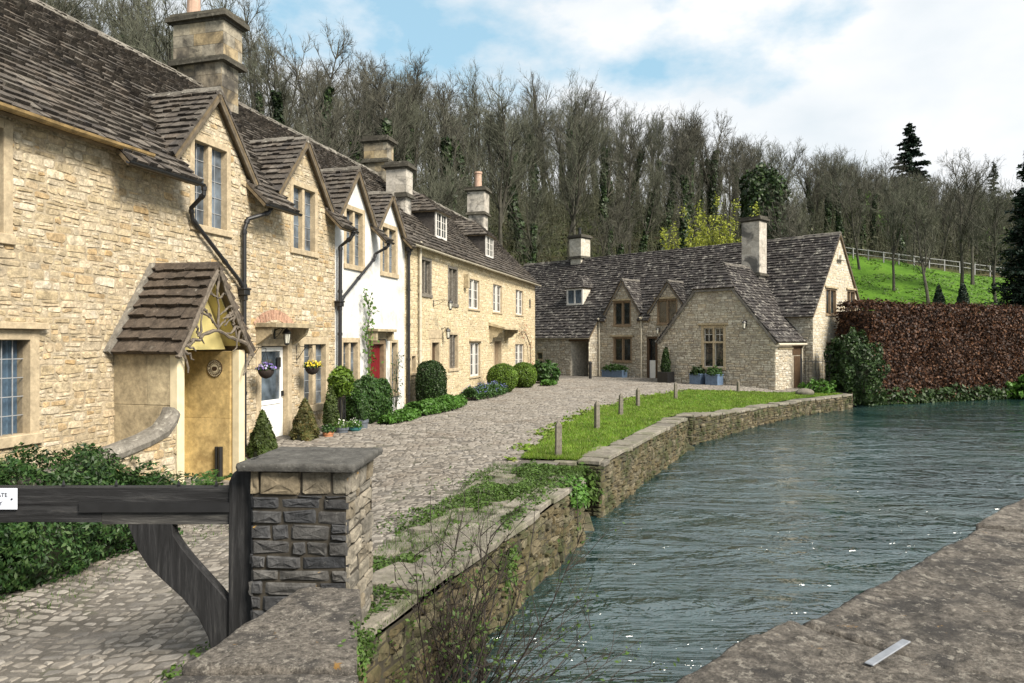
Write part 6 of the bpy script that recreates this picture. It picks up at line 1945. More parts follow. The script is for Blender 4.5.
# ================================================================== small fixed things
def lantern(label, base, face, reach, zhang, sc=1.0, down=True):
    """Scrolled bracket with a six-sided lantern."""
    o = thing('wall_lantern', label, 'lantern', base, face, 'black wall lanterns')
    o.scale = (sc,) * 3
    b = MB()
    b.obox(facade(), -.03, .03, -.14, .14, 0, .02)
    b.tube([(0, -.02, .1), (0, -reach * .5, .16), (0, -reach, .12)], .012, 6)
    b.tube([(0, -.02, -.1), (0, -reach * .35, -.02), (0, -reach * .7, .14)], .009, 6)
    b.build('bracket', M['iron'], o)
    g = MB(); g.lathe([(.055, -.30), (.085, -.06)], 6, c=(0, -reach, .08)); g.build('glazing', M['frosted'], o)
    c = MB()
    c.lathe([(.1, -.07), (.115, -.055), (.06, .03), (.02, .05), (.018, .09), (.006, .1)], 6, c=(0, -reach, .08))
    c.lathe([(.025, -.36), (.06, -.33), (.06, -.30)], 6, c=(0, -reach, .08))
    for k in range(6):
        a = 2 * math.pi * k / 6
        c.tube([(.057 * math.cos(a), -reach + .057 * math.sin(a), -.22), (.087 * math.cos(a), -reach + .087 * math.sin(a), .02)], .006, 4)
    c.build('cage', M['iron'], o)
    return o
def wl_at(s, z, w=0.0):
    x, y = sw(s, w); return (x, y, z)
lantern('black lantern on the hood of the white half-glazed door', wl_at(-7.25, 2.26, .0), STREET_ANG, .36, 0, .88)
lantern('black lantern hung on a long arm high on the golden stone wall', wl_at(2.5, 3.42), STREET_ANG, .75, 0, .85)
lantern('black lantern low on the golden stone wall beside a narrow oak window', wl_at(3.35, 2.45), STREET_ANG, .26, 0, .95)
x, y = far_pt(-8.75, 0)
lantern('small black lantern above the white stable door of the grey cottage', (x, y, 2.75), FANG, .3, 0, .9)
x, y = far_pt(-1.95, WYF)
lantern('black lantern high on the projecting grey stone wing', (x, y, 2.95), FANG, .22, 0, 1.0)

def hanging_basket(label, s, w, z, petals, seed):
    o = street_thing('hanging_basket', label, 'basket', s, w, z, 'hanging baskets')
    rng = np.random.RandomState(seed)
    b = MB(); b.lathe([(.02, -.17), (.10, -.14), (.155, -.06), (.17, .01), (.16, .02)], 16); b.build('bowl', M['basket'], o, smooth=True)
    P, Nn = blob_points(rng, 260, .19, .19, .10, .5, .2, -.2); P[:, 2] += .02
    foliage('leaves', P, Nn, .035, M['shrub'], rng, o)
    P, Nn = blob_points(rng, 120, .2, .2, .13, .8, .2, .0); P[:, 2] += .03
    k = rng.uniform(size=len(P)) < .8
    foliage('blossoms', P[k], Nn[k], .05, petals, rng, o, aspect=1.1, jitter=.5)
    c = MB()
    for k in range(3):
        a = 2 * math.pi * k / 3
        c.tube([(.16 * math.cos(a), .16 * math.sin(a), .01), (0, 0, .42)], .004, 4)
    # bracket back to the wall
    c.tube([(0, 0, .42), (0, 0, .46), (0, w - .01, .50), (0, w - .01, .10)], .01, 5)
    c.tube([(0, w - .02, .16), (0, w * .4, .47)], .008, 5)
    c.build('chains', M['iron'], o)
hanging_basket('hanging basket of violet pansies beside the white door', -8.2, .42, 1.50, M['violet'], 1)
hanging_basket('hanging basket of yellow flowers in front of the leaded window', -6.35, .42, 1.50, M['yellowpetal'], 2)

# ================================================================== plants along the cottages
def cone_points(rng, n, r, h, pw=1.0, shell=.8):
    z = 1 - np.sqrt(rng.uniform(0, 1, n))
    a = rng.uniform(0, 6.28, n)
    prof = (1 - z) ** pw * (1 - .35 * np.exp(-z * 9))
    lump = 1 + .10 * np.sin(a * 5 + z * 9) + .08 * np.sin(a * 3 - z * 17)
    rr = r * prof * lump * (shell + (1 - shell) * rng.uniform(0, 1, n) ** .5)
    P = np.stack([rr * np.cos(a), rr * np.sin(a), h * z], 1)
    Nn = np.stack([np.cos(a), np.sin(a), np.full(n, r / h)], 1); Nn /= np.linalg.norm(Nn, axis=1, keepdims=True)
    return P, Nn
def pot(parent, r, h, mat, rim=True):
    b = MB()
    b.lathe([(r * .72, 0), (r * .95, h * .8), (r * 1.06, h * .82), (r * 1.08, h), (r * .92, h), (r * .88, h * .9), (.0, h * .9)], 18, cap=False)
    b.build('pot', mat, parent, smooth=False)
    s = MB(); s.lathe([(r * .9, h * .91), (.001, h * .93)], 12, cap=False); s.build('soil', M['soil'], parent)
def conifer_pot(label, s, w, r, h, mat, n, seed, potr=None, poth=.0, potmat=None, pw=.8, size=.034, cat='potted conifer', name='clipped_conifer', groundz=None):
    x, y = sw(s, w)
    o = thing(name, label, cat, (x, y, gzf(x, y) if groundz is None else groundz))
    rng = np.random.RandomState(seed)
    if potr: pot(o, potr, poth, potmat)
    zb = poth * .9
    P, Nn = cone_points(rng, n, r, h, pw); P[:, 2] += zb + .03
    Nn[:, 2] += .5
    foliage('foliage', P, Nn, size * rng.uniform(.7, 1.4, n), mat, rng, o, aspect=2.4, jitter=.7)
    core_blob('stems', r * .8, r * .8, h * .95, zb + .02, M['core'], o, 10, .08, [(1.0, .0), (.82, .3), (.5, .62), (.06, .97)])  # solid dark core under the needles, coloured as inner shade
    return o
conifer_pot('green cone of dwarf conifer by the white door', -8.62, .62, .34, .98, M['cone_green'], 5200, 1, groundz=-.28)
conifer_pot('bronzed brown conifer cone under the leaded window', -6.98, .60, .36, .98, M['cone_brown'], 5600, 2, groundz=-.16)
conifer_pot('slim upright dark conifer in a grey pot beside the bay standard', -6.02, .72, .2, .95, M['cone_green'], 2600, 3, .17, .30, M['greypot'], .45, .03, groundz=-.2)
conifer_pot('feathery green conifer in a tall ribbed grey pot beside the clipped hedge', -5.35, 1.18, .21, .78, M['shrub'], 2600, 4, .16, .42, M['greypot'], .4, .03, groundz=-.2)
def small_pot(label, s, w, r, h, mat, leafmat, seed, gzv=-.2, flowers=None):
    x, y = sw(s, w)
    o = thing('plant_pot', label, 'plant pot', (x, y, gzv))
    pot(o, r, h, mat)
    rng = np.random.RandomState(seed)
    P, Nn = blob_points(rng, 160, r * 1.25, r * 1.25, .13, .5, .2, -.2); P[:, 2] += h + .04
    foliage('leaves', P, Nn, .045, leafmat, rng, o)
    if flowers:
        foliage('blossoms', P[:26] + np.array([0, 0, .05]), Nn[:26], .035, flowers, rng, o, 1.1)
    return o
small_pot('terracotta flower pot between the bronzed cone and the slim conifer', -6.62, .98, .12, .25, M['terracotta'], M['shrub'], 5)
small_pot('round grey pot in front of the slim conifer', -6.1, 1.05, .15, .3, M['greypot'], M['springleaf'], 6, flowers=M['whitepetal'])
small_pot('teal glazed pot of bright green leaves in front of the standard tree', -5.75, 1.2, .15, .27, M['greenpot'], M['herb'], 7, flowers=M['whitepetal'])
# standard bay on a stem
x, y = sw(-5.72, .82)
o = thing('standard_tree', 'round-headed bay tree on a bare stem in a grey pot', 'standard tree', (x, y, -.18))
pot(o, .18, .33, M['greypot'])
b = MB(); b.tube([(0, 0, .28), (.02, .01, .7), (0, 0, 1.15)], [.022, .02, .018], 7); b.build('stem', M['bark'], o)
rng = np.random.RandomState(9)
P, Nn = blob_points(rng, 1500, .30, .30, .36, .6, .14); P[:, 2] += 1.32
foliage('crown', P, Nn, .055 * rng.uniform(.7, 1.3, len(P)), M['box'], rng, o)
core_blob('shade_core', .2, .2, .25, 1.32, M['core'], o, 10)
b = MB()
for i in range(9):
    a = 2 * math.pi * i / 9
    b.tube([(.11 * math.cos(a), .11 * math.sin(a), .3), (.10 * math.cos(a), .10 * math.sin(a), 1.08)], .008, 4)
b.build('cage', M['iron'], o)

def shrub(name, label, cat, x, y, z, rx, ry, rz, mat, n, size, seed, power=2.0, lump=.1, zc=None, rot=0, zmin=-.75, droop=0., shell=.8, coremat=None, aspect=1.7, group=None, jitter=.8, corek=.84):
    o = thing(name, label, cat, (x, y, z), rot, group)
    rng = np.random.RandomState(seed)
    zc = rz * .72 if zc is None else zc
    P, Nn = blob_points(rng, n, rx, ry, rz, shell, lump, zmin, seed, power); P[:, 2] += zc
    k = P[:, 2] > .0
    P, Nn = P[k], Nn[k]
    foliage('foliage', P, Nn, size * rng.uniform(.65, 1.35, len(P)), mat, rng, o, aspect, jitter, droop)
    core_blob('shade_core', rx * corek, ry * corek, rz * corek, zc, coremat or M['core'], o, 14, .05)
    return o
def st_shrub(name, label, cat, s, w, *a, **k):
    x, y = sw(s, w)
    return shrub(name, label, cat, x, y, gzf(x, y) - .02, *a, rot=STREET_ANG, **k)
st_shrub('rounded_hedge', 'bushy rounded green hedge beside the red door', 'hedge', -3.95, .70, .74, .5, .62, M['shrub'], 10000, .042, 21, power=2.8, lump=.10, zc=.55)
st_shrub('topiary_dome', 'tall dark domed yew against the golden cottage', 'topiary', .55, .68, .47, .47, .80, M['yew'], 10500, .033, 22, power=2.8, lump=.04, zc=.70)
st_shrub('box_ball', 'wide clipped box ball in front of the canopied door', 'topiary', 7.7, 1.05, .66, .64, .62, M['box'], 8500, .038, 23, power=2.1, lump=.025, zc=.60, zmin=-.98, group='clipped box balls')
st_shrub('box_ball', 'smaller clipped box ball between its wider neighbour and the dark shrub', 'topiary', 10.9, 1.15, .64, .62, .60, M['box'], 8000, .04, 24, power=2.1, lump=.025, zc=.58, zmin=-.98, group='clipped box balls')
st_shrub('dark_shrub', 'loose dark evergreen shrub at the far corner of the golden cottage', 'shrub', 14.8, 1.3, .75, .7, .55, M['shrub'], 2600, .1, 25, lump=.22, zc=.5)
def herb_patch(name, label, s0, s1, w0, w1, n, hh, mat, seed, size=.07, flowers=None, fl_n=0):
    xm, ym = sw((s0 + s1) / 2, (w0 + w1) / 2)
    o = thing(name, label, 'plants', (xm, ym, gzf(xm, ym)), STREET_ANG)
    rng = np.random.RandomState(seed)
    u = rng.uniform(0, 1, n); v = rng.uniform(0, 1, n)
    lx = (u - .5) * (s1 - s0); ly = (v - .5) * (w1 - w0) * (1 - .4 * np.abs(u - .5) * 2)
    top = hh * (.35 + 1.3 * fbm(lx * 1.6 + seed, ly * 2.2, 3)) * (1 - np.abs(v - .5) ** 2 * 2.2)
    lz = top * rng.uniform(.1, 1, n) ** .6
    P = np.stack([lx, -ly, lz], 1)
    Nn = np.tile(np.array([0, -.25, 1.0]), (n, 1))
    foliage('leaves', P, Nn, size * rng.uniform(.6, 1.4, n), mat, rng, o, 1.9, .7)
    if fl_n:
        k = rng.choice(n, fl_n)
        Q = P[k].copy(); Q[:, 2] = top[k] * 1.02 + .04
        foliage('blossoms', Q, Nn[k], size * .7, flowers, rng, o, 1.2, .8)
    return o
herb_patch('herb_border', 'fresh green leafy border at the foot of the white cottage', -2.4, 1.3, .7, 1.9, 11000, .40, M['herb'], 31, .048)
herb_patch('herb_border', 'low leafy fringe in front of the rounded hedge', -4.6, -2.6, 1.1, 1.75, 4500, .3, M['herb'], 32, .042)
herb_patch('lavender_clump', 'blue flowering clump at the foot of the golden cottage', 3.0, 7.2, .5, 1.7, 7500, .5, M['shrub'], 33, .045, M['bluepetal'], 450)
herb_patch('low_planting', 'yellowish green edging plants beside the second box ball', 12.2, 14.0, 1.5, 2.2, 800, .28, M['herb'], 34, .08)
herb_patch('low_planting', 'small yellow green tuft at the corner of the porch', -9.95, -9.3, .25, .8, 420, .35, M['weed'], 36, .06)

def climber(label, path, w, spread, n, mat, seed, size=.07, flowers=None, density=1.0):
    """Thin stems trained on a wall with scattered leaves; path in (s, z)."""
    s0 = path[0][0]
    x, y = sw(s0, w)
    o = thing('climbing_rose', label, 'climber', (x, y, 0), STREET_ANG)
    rng = np.random.RandomState(seed); rn = random.Random(seed)
    st = MB(); Ps = []
    for k in range(3):
        pts = [(p[0] - s0 + rn.uniform(-.06, .06), -.03 - rn.uniform(0, .08), p[1]) for p in path]
        st.tube(pts, [.014 - .008 * i / len(pts) for i in range(len(pts))], 5)
        for i in range(len(pts) - 1):
            for j in range(int(n / 3 / len(pts))):
                t = rn.random(); c = Vector(pts[i]).lerp(Vector(pts[i + 1]), t)
                d = Vector((rn.gauss(0, spread), -abs(rn.gauss(0, .06)), rn.gauss(0, spread)))
                if rn.random() < .25: st.tube([c, c + d], .004, 4)
                Ps.append(c + d)
    st.build('stems', M['bark'], o)
    P = np.array(Ps); Nn = np.tile(np.array([0, -1., .4]), (len(P), 1))
    foliage('leaves', P, Nn, size * rng.uniform(.6, 1.3, len(P)), mat, rng, o, 1.6, .6)
    return o
climber('climbing rose with sparse leaves over the red door', [(-2.85, 0), (-2.85, .9), (-2.7, 1.6), (-2.9, 2.2), (-2.75, 2.9), (-3.05, 3.45)], .05, .16, 330, M['springleaf'], 41)
climber('bare straggling rose against the white wall beside the red door', [(-.95, 0), (-.9, .6), (-1.0, 1.1), (-.8, 1.7)], .06, .2, 170, M['yew'], 42, .05)
climber('leafless climber round the last window of the golden cottage', [(16.6, 0), (16.5, 1.0), (16.2, 2.0), (15.2, 2.6), (13.9, 2.5)], .08, .3, 240, M['pinkpetal'], 43, .06)

# planters near the long grey cottage
def trough(label, x, y, lx, ly, h, mat, seed, rot, leaf=None, fl=None, n=500, lh=.35):
    o = thing('planter', label, 'planter', (x, y, gzf(x, y)), rot, 'painted planters')
    b = MB(); b.box(-lx / 2, lx / 2, -ly / 2, ly / 2, 0, h); b.box(-lx / 2 - .02, lx / 2 + .02, -ly / 2 - .02, ly / 2 + .02, h - .06, h + .005)
    b.build('tub', mat, o, bevel=.008)
    rng = np.random.RandomState(seed)
    P, Nn = blob_points(rng, n, lx * .55, ly * .7, lh, .45, .25, -.15); P[:, 2] += h
    foliage('leaves', P, Nn, .08, leaf or M['shrub'], rng, o)
    if fl: foliage('blossoms', P[:30] + np.array([0, -.05, .06]), Nn[:30], .06, fl, rng, o, 1.1)
x, y = far_pt(-11.4, -.75); trough('long blue grey trough under the oak window of the grey cottage', x, y, 1.5, .5, .42, M['bluepot'], 51, FANG, n=600)
x, y = far_pt(-4.25, WYF - .5); trough('blue square planter under the tall wing window, beside the potted conifer side', x, y, .62, .55, .52, M['bluepot'], 52, FANG, M['yew'])
x, y = far_pt(-3.35, WYF - .5); trough('blue square planter with green shrub under the lantern side of the tall wing window', x, y, .66, .55, .52, M['bluepot'], 53, FANG, M['shrub'])
x, y = far_pt(-17.6, -1.7); trough('grey trough overflowing with evergreen by the low front wall', x, y, 2.2, .6, .45, M['greypot'], 54, FANG, n=1000, lh=.55)
x, y = far_pt(-6.15, WYF - .42)
o = thing('potted_conifer', 'slim dark conifer in a black box beside the projecting wing', 'potted conifer', (x, y, 0), FANG)
b = MB(); b.box(-.32, .32, -.3, .3, 0, .55); b.build('tub', M['iron'], o, bevel=.01)
rng = np.random.RandomState(55); P, Nn = cone_points(rng, 1600, .27, 1.35, .5); P[:, 2] += .5
foliage('foliage', P, Nn, .06, M['yew'], rng, o, 2.2)
core_blob('stems', .2, .2, 1.25, .5, M['core'], o, 8, .05, [(1, 0), (.8, .4), (.1, 1)])  # one dark solid inside the cone, painted as its inner shade
b = MB(); b.tube([(0, 0, 1.7), (0, 0, 2.0)], .012, 5); b.tube([(-.12, 0, 1.92), (.12, 0, 1.92)], .01, 5); b.build('stake', M['iron'], o)
o = MB(); o.lathe([(.085, 0), (.085, .82), (.1, .84), (.1, .92), (.05, .98)], 10)
o = o.build('black_post', M['iron']); o.location = (4.4, 41.6, 0); tag(o, 'black post standing alone in the street before the open porch', 'post')

# ---- garden bed by the gate: low wall with scrolled coping, evergreen spilling on to the cobbles
gw = street_thing('garden_wall', 'low stone garden wall with thick lichened coping curling up at the porch', 'wall', -12.0, 1.25)
b = MB()
path = [(-2.6, .36), (-1.9, .46), (-1.2, .57), (-.6, .67), (-.25, .77), (-.08, .92), (-.02, 1.04)]
prof = [(-.17, -.10), (.17, -.10), (.19, -.02), (.14, .055), (.0, .075), (-.14, .055), (-.19, -.02)]
vs = []
for i, (x_, z_) in enumerate(path):
    k = 1 - .25 * (i / 6) ** 3
    tz = 0 if i < 4 else (i - 3) * .3
    for (yy, zz) in prof: vs.append((x_ - zz * tz * .8, yy * k, z_ + zz * k))
n = len(prof)
b.add(vs, [(i * n + j, i * n + (j + 1) % n, (i + 1) * n + (j + 1) % n, (i + 1) * n + j) for i in range(len(path) - 1) for j in range(n)] + [tuple(range(n)), tuple(range(6 * n, 7 * n))[::-1]])
b.build('coping', M['ridge'], gw, bevel=0)
b = MB(); f_ = Frame((-2.6, -.13, 0), (1, 0, 0), (0, 0, 1), (0, -1, 0))
ol = [(0, -.8), (2.55, -.8), (2.55, .80), (2.0, .62), (.0, .32)]
sheet_holes(b, f_, ol, [], 1); rubble(b, f_, [[(0, -.8), (2.55, -.8), (2.55, .72), (0, .32)]], (), seed=601, h=(.08, .14))
b.add([(-2.6, -.12, -.8), (-.05, -.12, -.8), (-.05, .12, -.8), (-2.6, .12, -.8), (-2.6, -.12, .34), (-.05, -.12, .8), (-.05, .12, .8), (-2.6, .12, .34)], [(4, 5, 6, 7), (2, 3, 7, 6), (0, 4, 7, 3)], 1)
b.build('stone_face', [M['honey'], M['honey_mortar']], gw)

def spilling_evergreen():
    o = street_thing('spilling_evergreen', 'dense dark evergreen shrub spilling from the garden bed on to the cobbles', 'shrub', -14.0, 1.2, -.5)
    rng = np.random.RandomState(61)
    allP, allN = [], []
    for (sx, wy, rx, ry, rz, zc, n) in [(-2.0, -.2, 1.6, 1.0, .86, .42, 27000), (-.1, .1, 1.15, .9, .82, .36, 24000), (-.6, .75, 1.6, .62, .62, .28, 24000), (1.05, .3, .55, .5, .42, .28, 7000), (-2.6, .75, 1.3, .6, .7, .25, 18000), (-3.0, .1, 1.2, .9, .75, .4, 13000)]:
        P, Nn = blob_points(rng, n, rx, ry, rz, .72, .24, -.6); P += np.array([sx, -wy, zc])
        k = P[:, 2] > 0
        allP.append(P[k]); allN.append(Nn[k])
    P = np.concatenate(allP); Nn = np.concatenate(allN)
    foliage('foliage', P, Nn, .024 * rng.uniform(.6, 1.6, len(P)), M['fern'], rng, o, 2.5, .8, .4)
    for (sx, wy, rx, ry, rz, zc) in [(-2.0, -.2, 1.4, .8, .7, .42), (-.1, .1, .9, .7, .62, .32), (-.6, .75, 1.3, .45, .45, .26), (-2.6, .75, 1.0, .45, .5, .22), (1.05, .3, .4, .36, .3, .24)]:
        c = core_blob('shade_core', rx, ry, rz, 0, M['core'], o, 14); c.location = (sx, -wy, zc)
    # long arching sprays that break the outline
    sp = MB(); Q, QN = [], []
    rn = random.Random(62)
    for i in range(85):
        a = rn.uniform(0, 6.28); bx = rn.uniform(-2.6, 1.2); by = -rn.uniform(-.3, 1.0); bz = rn.uniform(.4, .85)
        d = Vector((math.cos(a) * .3, -abs(math.sin(a)) * .35, rn.uniform(.1, .35)))
        p = Vector((bx, by, bz)); pts = [p]
        for j in range(4):
            p = p + d * .33; d.z -= .12; pts.append(p.copy())
            for k in range(5): Q.append(p + Vector((rn.gauss(0, .03), rn.gauss(0, .03), rn.gauss(0, .02)))); QN.append((0, 0, 1))
        sp.tube(pts, [.006, .005, .004, .003, .002], 4)
    sp.build('sprays', M['bark'], o)
    foliage('spray_leaves', np.array(Q), np.array(QN, float), .038, M['fern'], rng, o, 2.4, .6)
spilling_evergreen()
x, y = sw(-12.1, 1.75)
def fern(label, x, y, z, n, L, seed):
    o = thing('fern', label, 'fern', (x, y, z))
    rn = random.Random(seed); rng = np.random.RandomState(seed)
    st = MB(); P, Nn, S = [], [], []
    for i in range(n):
        a = rn.uniform(0, 6.28); d = Vector((math.cos(a) * .5, math.sin(a) * .5, 1.0)).normalized(); p = Vector((0, 0, 0)); pts = [p.copy()]
        l = L * rn.uniform(.6, 1.1)
        for j in range(8):
            p = p + d * l / 8; d.z -= .17; d.normalize(); pts.append(p.copy())
            side = d.cross(Vector((0, 0, 1))).normalized()
            for sg in (-1, 1):
                for m_ in (.25, .6):
                    w_ = .13 * math.sin(math.pi * (j + 1) / 9.5)
                    P.append(p + side * sg * w_ * m_ * 1.3); Nn.append(side.cross(d)); S.append(.05)
        st.tube(pts, .004, 4)
    st.build('stalks', M['weed'], o)
    foliage('fronds', np.array(P), np.array(Nn), .05, M['shrub'], rng, o, 2.6, .25)
fern('feathery fern behind the black gate at the foot of the porch', x, y, -.42, 14, .75, 63)

# ================================================================== beech hedge, shrub, river plants
def beech_hedge():
    line = [(16.75, 36.3), (21.2, 38.1), (28.5, 41.2), (47, 49.4)]
    ox, oy = line[0]
    o = thing('beech_hedge', 'tall clipped copper brown beech hedge along the far river bank', 'hedge', (ox, oy, 0))
    rng = np.random.RandomState(71)
    Ps, Ns = [], []
    cb = MB()
    T, bot = 3.80, -1.05
    for i in range(len(line) - 1):
        a, b = line[i], line[i + 1]
        A = np.array([b[0] - a[0], b[1] - a[1]]); L = np.hypot(*A); A /= L
        Nf = np.array([A[1], -A[0]])      # faces the river
        n = int(L * 3000)
        u = rng.uniform(0, L, n)
        sel = rng.uniform(size=n)
        front = sel < .74
        z = np.where(front, rng.uniform(bot, T, n), T + rng.normal(0, .09, n) + .42 * (fbm(u * .55 + i * 9, u * 0 + 3, 4) - .3))
        out = np.where(front, .93 + .55 * (fbm(u * .7 + i * 31, z * .8, 4) - .45) + rng.normal(0, .09, n), rng.uniform(-1.1, 1.0, n))
        x = a[0] - ox + A[0] * u + Nf[0] * out; y = a[1] - oy + A[1] * u + Nf[1] * out
        Ps.append(np.stack([x, y, z], 1))
        nn = np.where(front[:, None], np.array([Nf[0], Nf[1], .25]), np.array([0, 0, 1.0])); Ns.append(nn)
        if i == 0:
            m = 1500
            m = 3200; e = -.12 + rng.normal(0, .07, m); c = rng.uniform(-1, 1, m)
            P = np.stack([A[0] * e + Nf[0] * c, A[1] * e + Nf[1] * c, rng.uniform(bot, T, m)], 1); Ps.append(P); Ns.append(np.tile([-.8, -.5, .2], (m, 1)))
        f = Frame((a[0] - ox, a[1] - oy, 0), (A[0], A[1], 0), (0, 0, 1), (Nf[0], Nf[1], 0))
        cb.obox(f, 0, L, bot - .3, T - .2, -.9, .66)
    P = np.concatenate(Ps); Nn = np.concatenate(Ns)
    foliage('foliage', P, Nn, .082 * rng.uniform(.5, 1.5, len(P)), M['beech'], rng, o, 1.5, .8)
    cb.build('shade_core', M['core_brown'], o)
    # upright shoots along the clipped top
    sh = MB(); rn = random.Random(3)
    for k in range(900):
        i = rn.choices([0, 1, 2], [6, 8, 12])[0]; a, b = line[i], line[i + 1]; t = rn.random(); w = rn.uniform(-.8, .9)
        x = a[0] - ox + (b[0] - a[0]) * t; y = a[1] - oy + (b[1] - a[1]) * t
        h = rn.uniform(.1, .42)
        sh.tube([(x, y - w, T - .1), (x + rn.gauss(0, .06), y - w + rn.gauss(0, .06), T + h)], [.012, .004], 3)
    sh.build('shoots', M['beech'], o)
beech_hedge()
shrub('evergreen_shrub', 'dark glossy evergreen shrub leaning over the water in front of the beech hedge', 'shrub', 16.05, 34.8, -.8, 1.12, 1.05, 1.75, M['yew'], 11000, .085, 72, power=2.4, lump=.26, zc=1.4, zmin=-.98, corek=.74)
o = shrub('bank_plants', 'green waterside plants at the foot of the beech hedge', 'plants', 28.4, 39.7, -.9, 2.4, .7, .8, M['herb'], 2600, .16, 73, lump=.3, zc=.35, rot=R(26), corek=.6)
shrub('bank_fern', 'small leafy clump on the wall end below the iron gate', 'plants', 13.9, 33.6, -.25, .7, .45, .38, M['herb'], 700, .1, 74, lump=.3, zc=.2, corek=.5)
rk = MB(); rk.lathe([(.32, 0), (.36, .12), (.26, .24), (.08, .29)], 9); ro = rk.build('pale_boulder', M['flag'], smooth=False, bevel=.03); ro.location = (12.9, 32.6, -.25); ro.scale = (1.2, .8, 1); tag(ro, 'pale flat boulder lying at the edge of the lawn', 'boulder')

def river_bush():
    o = thing('river_bush', 'leggy half bare bush of dark stems rooted at the foot of the near river wall', 'bush', (-.55, 6.0, -.95))
    rn = random.Random(81); rng = np.random.RandomState(81)
    st = MB(); P, Nn = [], []
    def grow(p, d, L, r, lev):
        k = 7 if lev == 0 else 4
        pts = [p.copy()]; q = p.copy(); dd = d.copy()
        for i in range(k):
            dd = (dd + Vector((rn.gauss(0, .10), rn.gauss(0, .10), rn.gauss(.02, .07)))).normalized()
            q = q + dd * L / k; pts.append(q.copy())
        st.tube(pts, [r * (1 - .75 * i / k) for i in range(k + 1)], 5 if lev == 0 else 4)
        if lev < 2:
            for i in range(1, k + 1):
                for _ in range(2 if lev == 0 else 1):
                    if rn.random() < .62:
                        nd = (dd + Vector((rn.gauss(0, .6), rn.gauss(0, .6), rn.uniform(-.1, .5)))).normalized()
                        grow(pts[i], nd, L * rn.uniform(.18, .42), r * .5, lev + 1)
        if lev >= 1:
            for i in range(1, k + 1):
                if rn.random() < .2:
                    for _ in range(1): P.append(pts[i] + Vector((rn.gauss(0, .02), rn.gauss(0, .02), rn.gauss(0, .02)))); Nn.append((rn.gauss(0, .4), -.6, .8))
    for i in range(46):
        a = rn.uniform(-.8, .75)
        base = Vector((rn.uniform(-.28, .42), rn.uniform(-.5, .9), 0))
        grow(base, Vector((a * .75, rn.uniform(-.35, .35), rn.uniform(.55, 1.05))).normalized(), rn.uniform(.35, 1.0) if i % 3 else rn.uniform(1.0, 1.75), .0095, 0)
    for i in range(8):
        base = Vector((rn.uniform(-.1, .4), rn.uniform(-.3, .8), .05))
        grow(base, Vector((rn.uniform(.7, 1.0), rn.uniform(.0, .5), rn.uniform(.12, .42))).normalized(), rn.uniform(.9, 1.35), .008, 0)
    st.build('stems', plain('dark bush stems', (.026, .020, .016), .8, var=.4, scale=20), o)
    foliage('leaves', np.array(P), np.array(Nn, float), .019 * rng.uniform(.6, 1.4, len(P)), M['weed'], rng, o, 1.9, .7)
river_bush()

def weed_tuft(label, x, y, z, rx, ry, rz, n, size, mat, seed, name='wall_weed'):
    o = thing(name, label, 'weed', (x, y, z), 0, None)
    rng = np.random.RandomState(seed)
    P, Nn = blob_points(rng, n, rx, ry, rz, .35, .3, -.6)
    Nn[:, 2] += .5
    foliage('leaves', P, Nn, size * rng.uniform(.6, 1.4, len(P)), mat, rng, o, 1.8, .8)
    st = MB(); rn = random.Random(seed)
    for i in range(12): st.tube([(0, 0, -rz * .5), (rn.uniform(-rx, rx) * .8, rn.uniform(-ry, ry) * .8, rn.uniform(0, rz))], .003, 4)
    st.build('stalks', M['weed'], o)
weed_tuft('bright green weed sprouting from the end of the near river wall at the notch', .88, 10.75, -.12, .22, .45, .25, 900, .045, M['herb'], 91)
weed_tuft('small weed growing out of the low slab wall beside the gate pillar', -.92, 4.25, .30, .12, .3, .14, 1100, .018, M['weed'], 92)
weed_tuft('mossy green weed mat on the river wall between bush and notch', -.05, 8.3, -.35, .12, .7, .28, 700, .035, M['weed'], 93)
weed_tuft('weed at the foot of the squared river wall corner', 1.25, 12.6, -.4, .25, .3, .4, 500, .05, M['weed'], 94)
def path_weeds():
    rng = np.random.RandomState(95)
    n = 26000
    s = rng.uniform(-18.6, -9.2, n); w = 6.55 + rng.normal(0, .42, n) + .05 * (s + 14)
    m_ = fbm(s * 1.1, w * 2.2, 4)
    k = m_ > .47
    s, w, m_ = s[k], w[k], m_[k]
    XY = np.array([sw(a, b) for a, b in zip(s, w)])
    # only on the path side of the wall
    c = seg_dist(XY[:, 0], XY[:, 1], RIVER1[0], RIVER1[1])[1]
    XY = XY[c > .15]; m_ = m_[c > .15]
    Z = gz(XY[:, 0], XY[:, 1]) + rng.uniform(.0, .05, len(XY)) * np.maximum(m_ - .42, 0) * 6 + .02
    P = np.column_stack([XY, Z])
    o = foliage('path_weeds', P, np.tile([0, 0, 1.], (len(P), 1)), .026 * rng.uniform(.5, 1.5, len(P)), M['weed'], rng, None, 1.8, .6)
    tag(o, kind='stuff')
path_weeds()
blades('verge_grass', 16000, [sw(-9.6, 5.75), sw(-18.5, 6.2), sw(-18.5, 6.9), sw(-9.5, 7.4)], .06, 5, M['weed'], lambda x, y: gz(x, y) + .0, .005)
blades('joint_grass', 2600, [sw(-20, 1.3), sw(-12.2, 2.2), sw(-12.2, 3.0), sw(-20, 3.4)], .05, 6, M['weed'], lambda x, y: gz(x, y) + .0, .006)

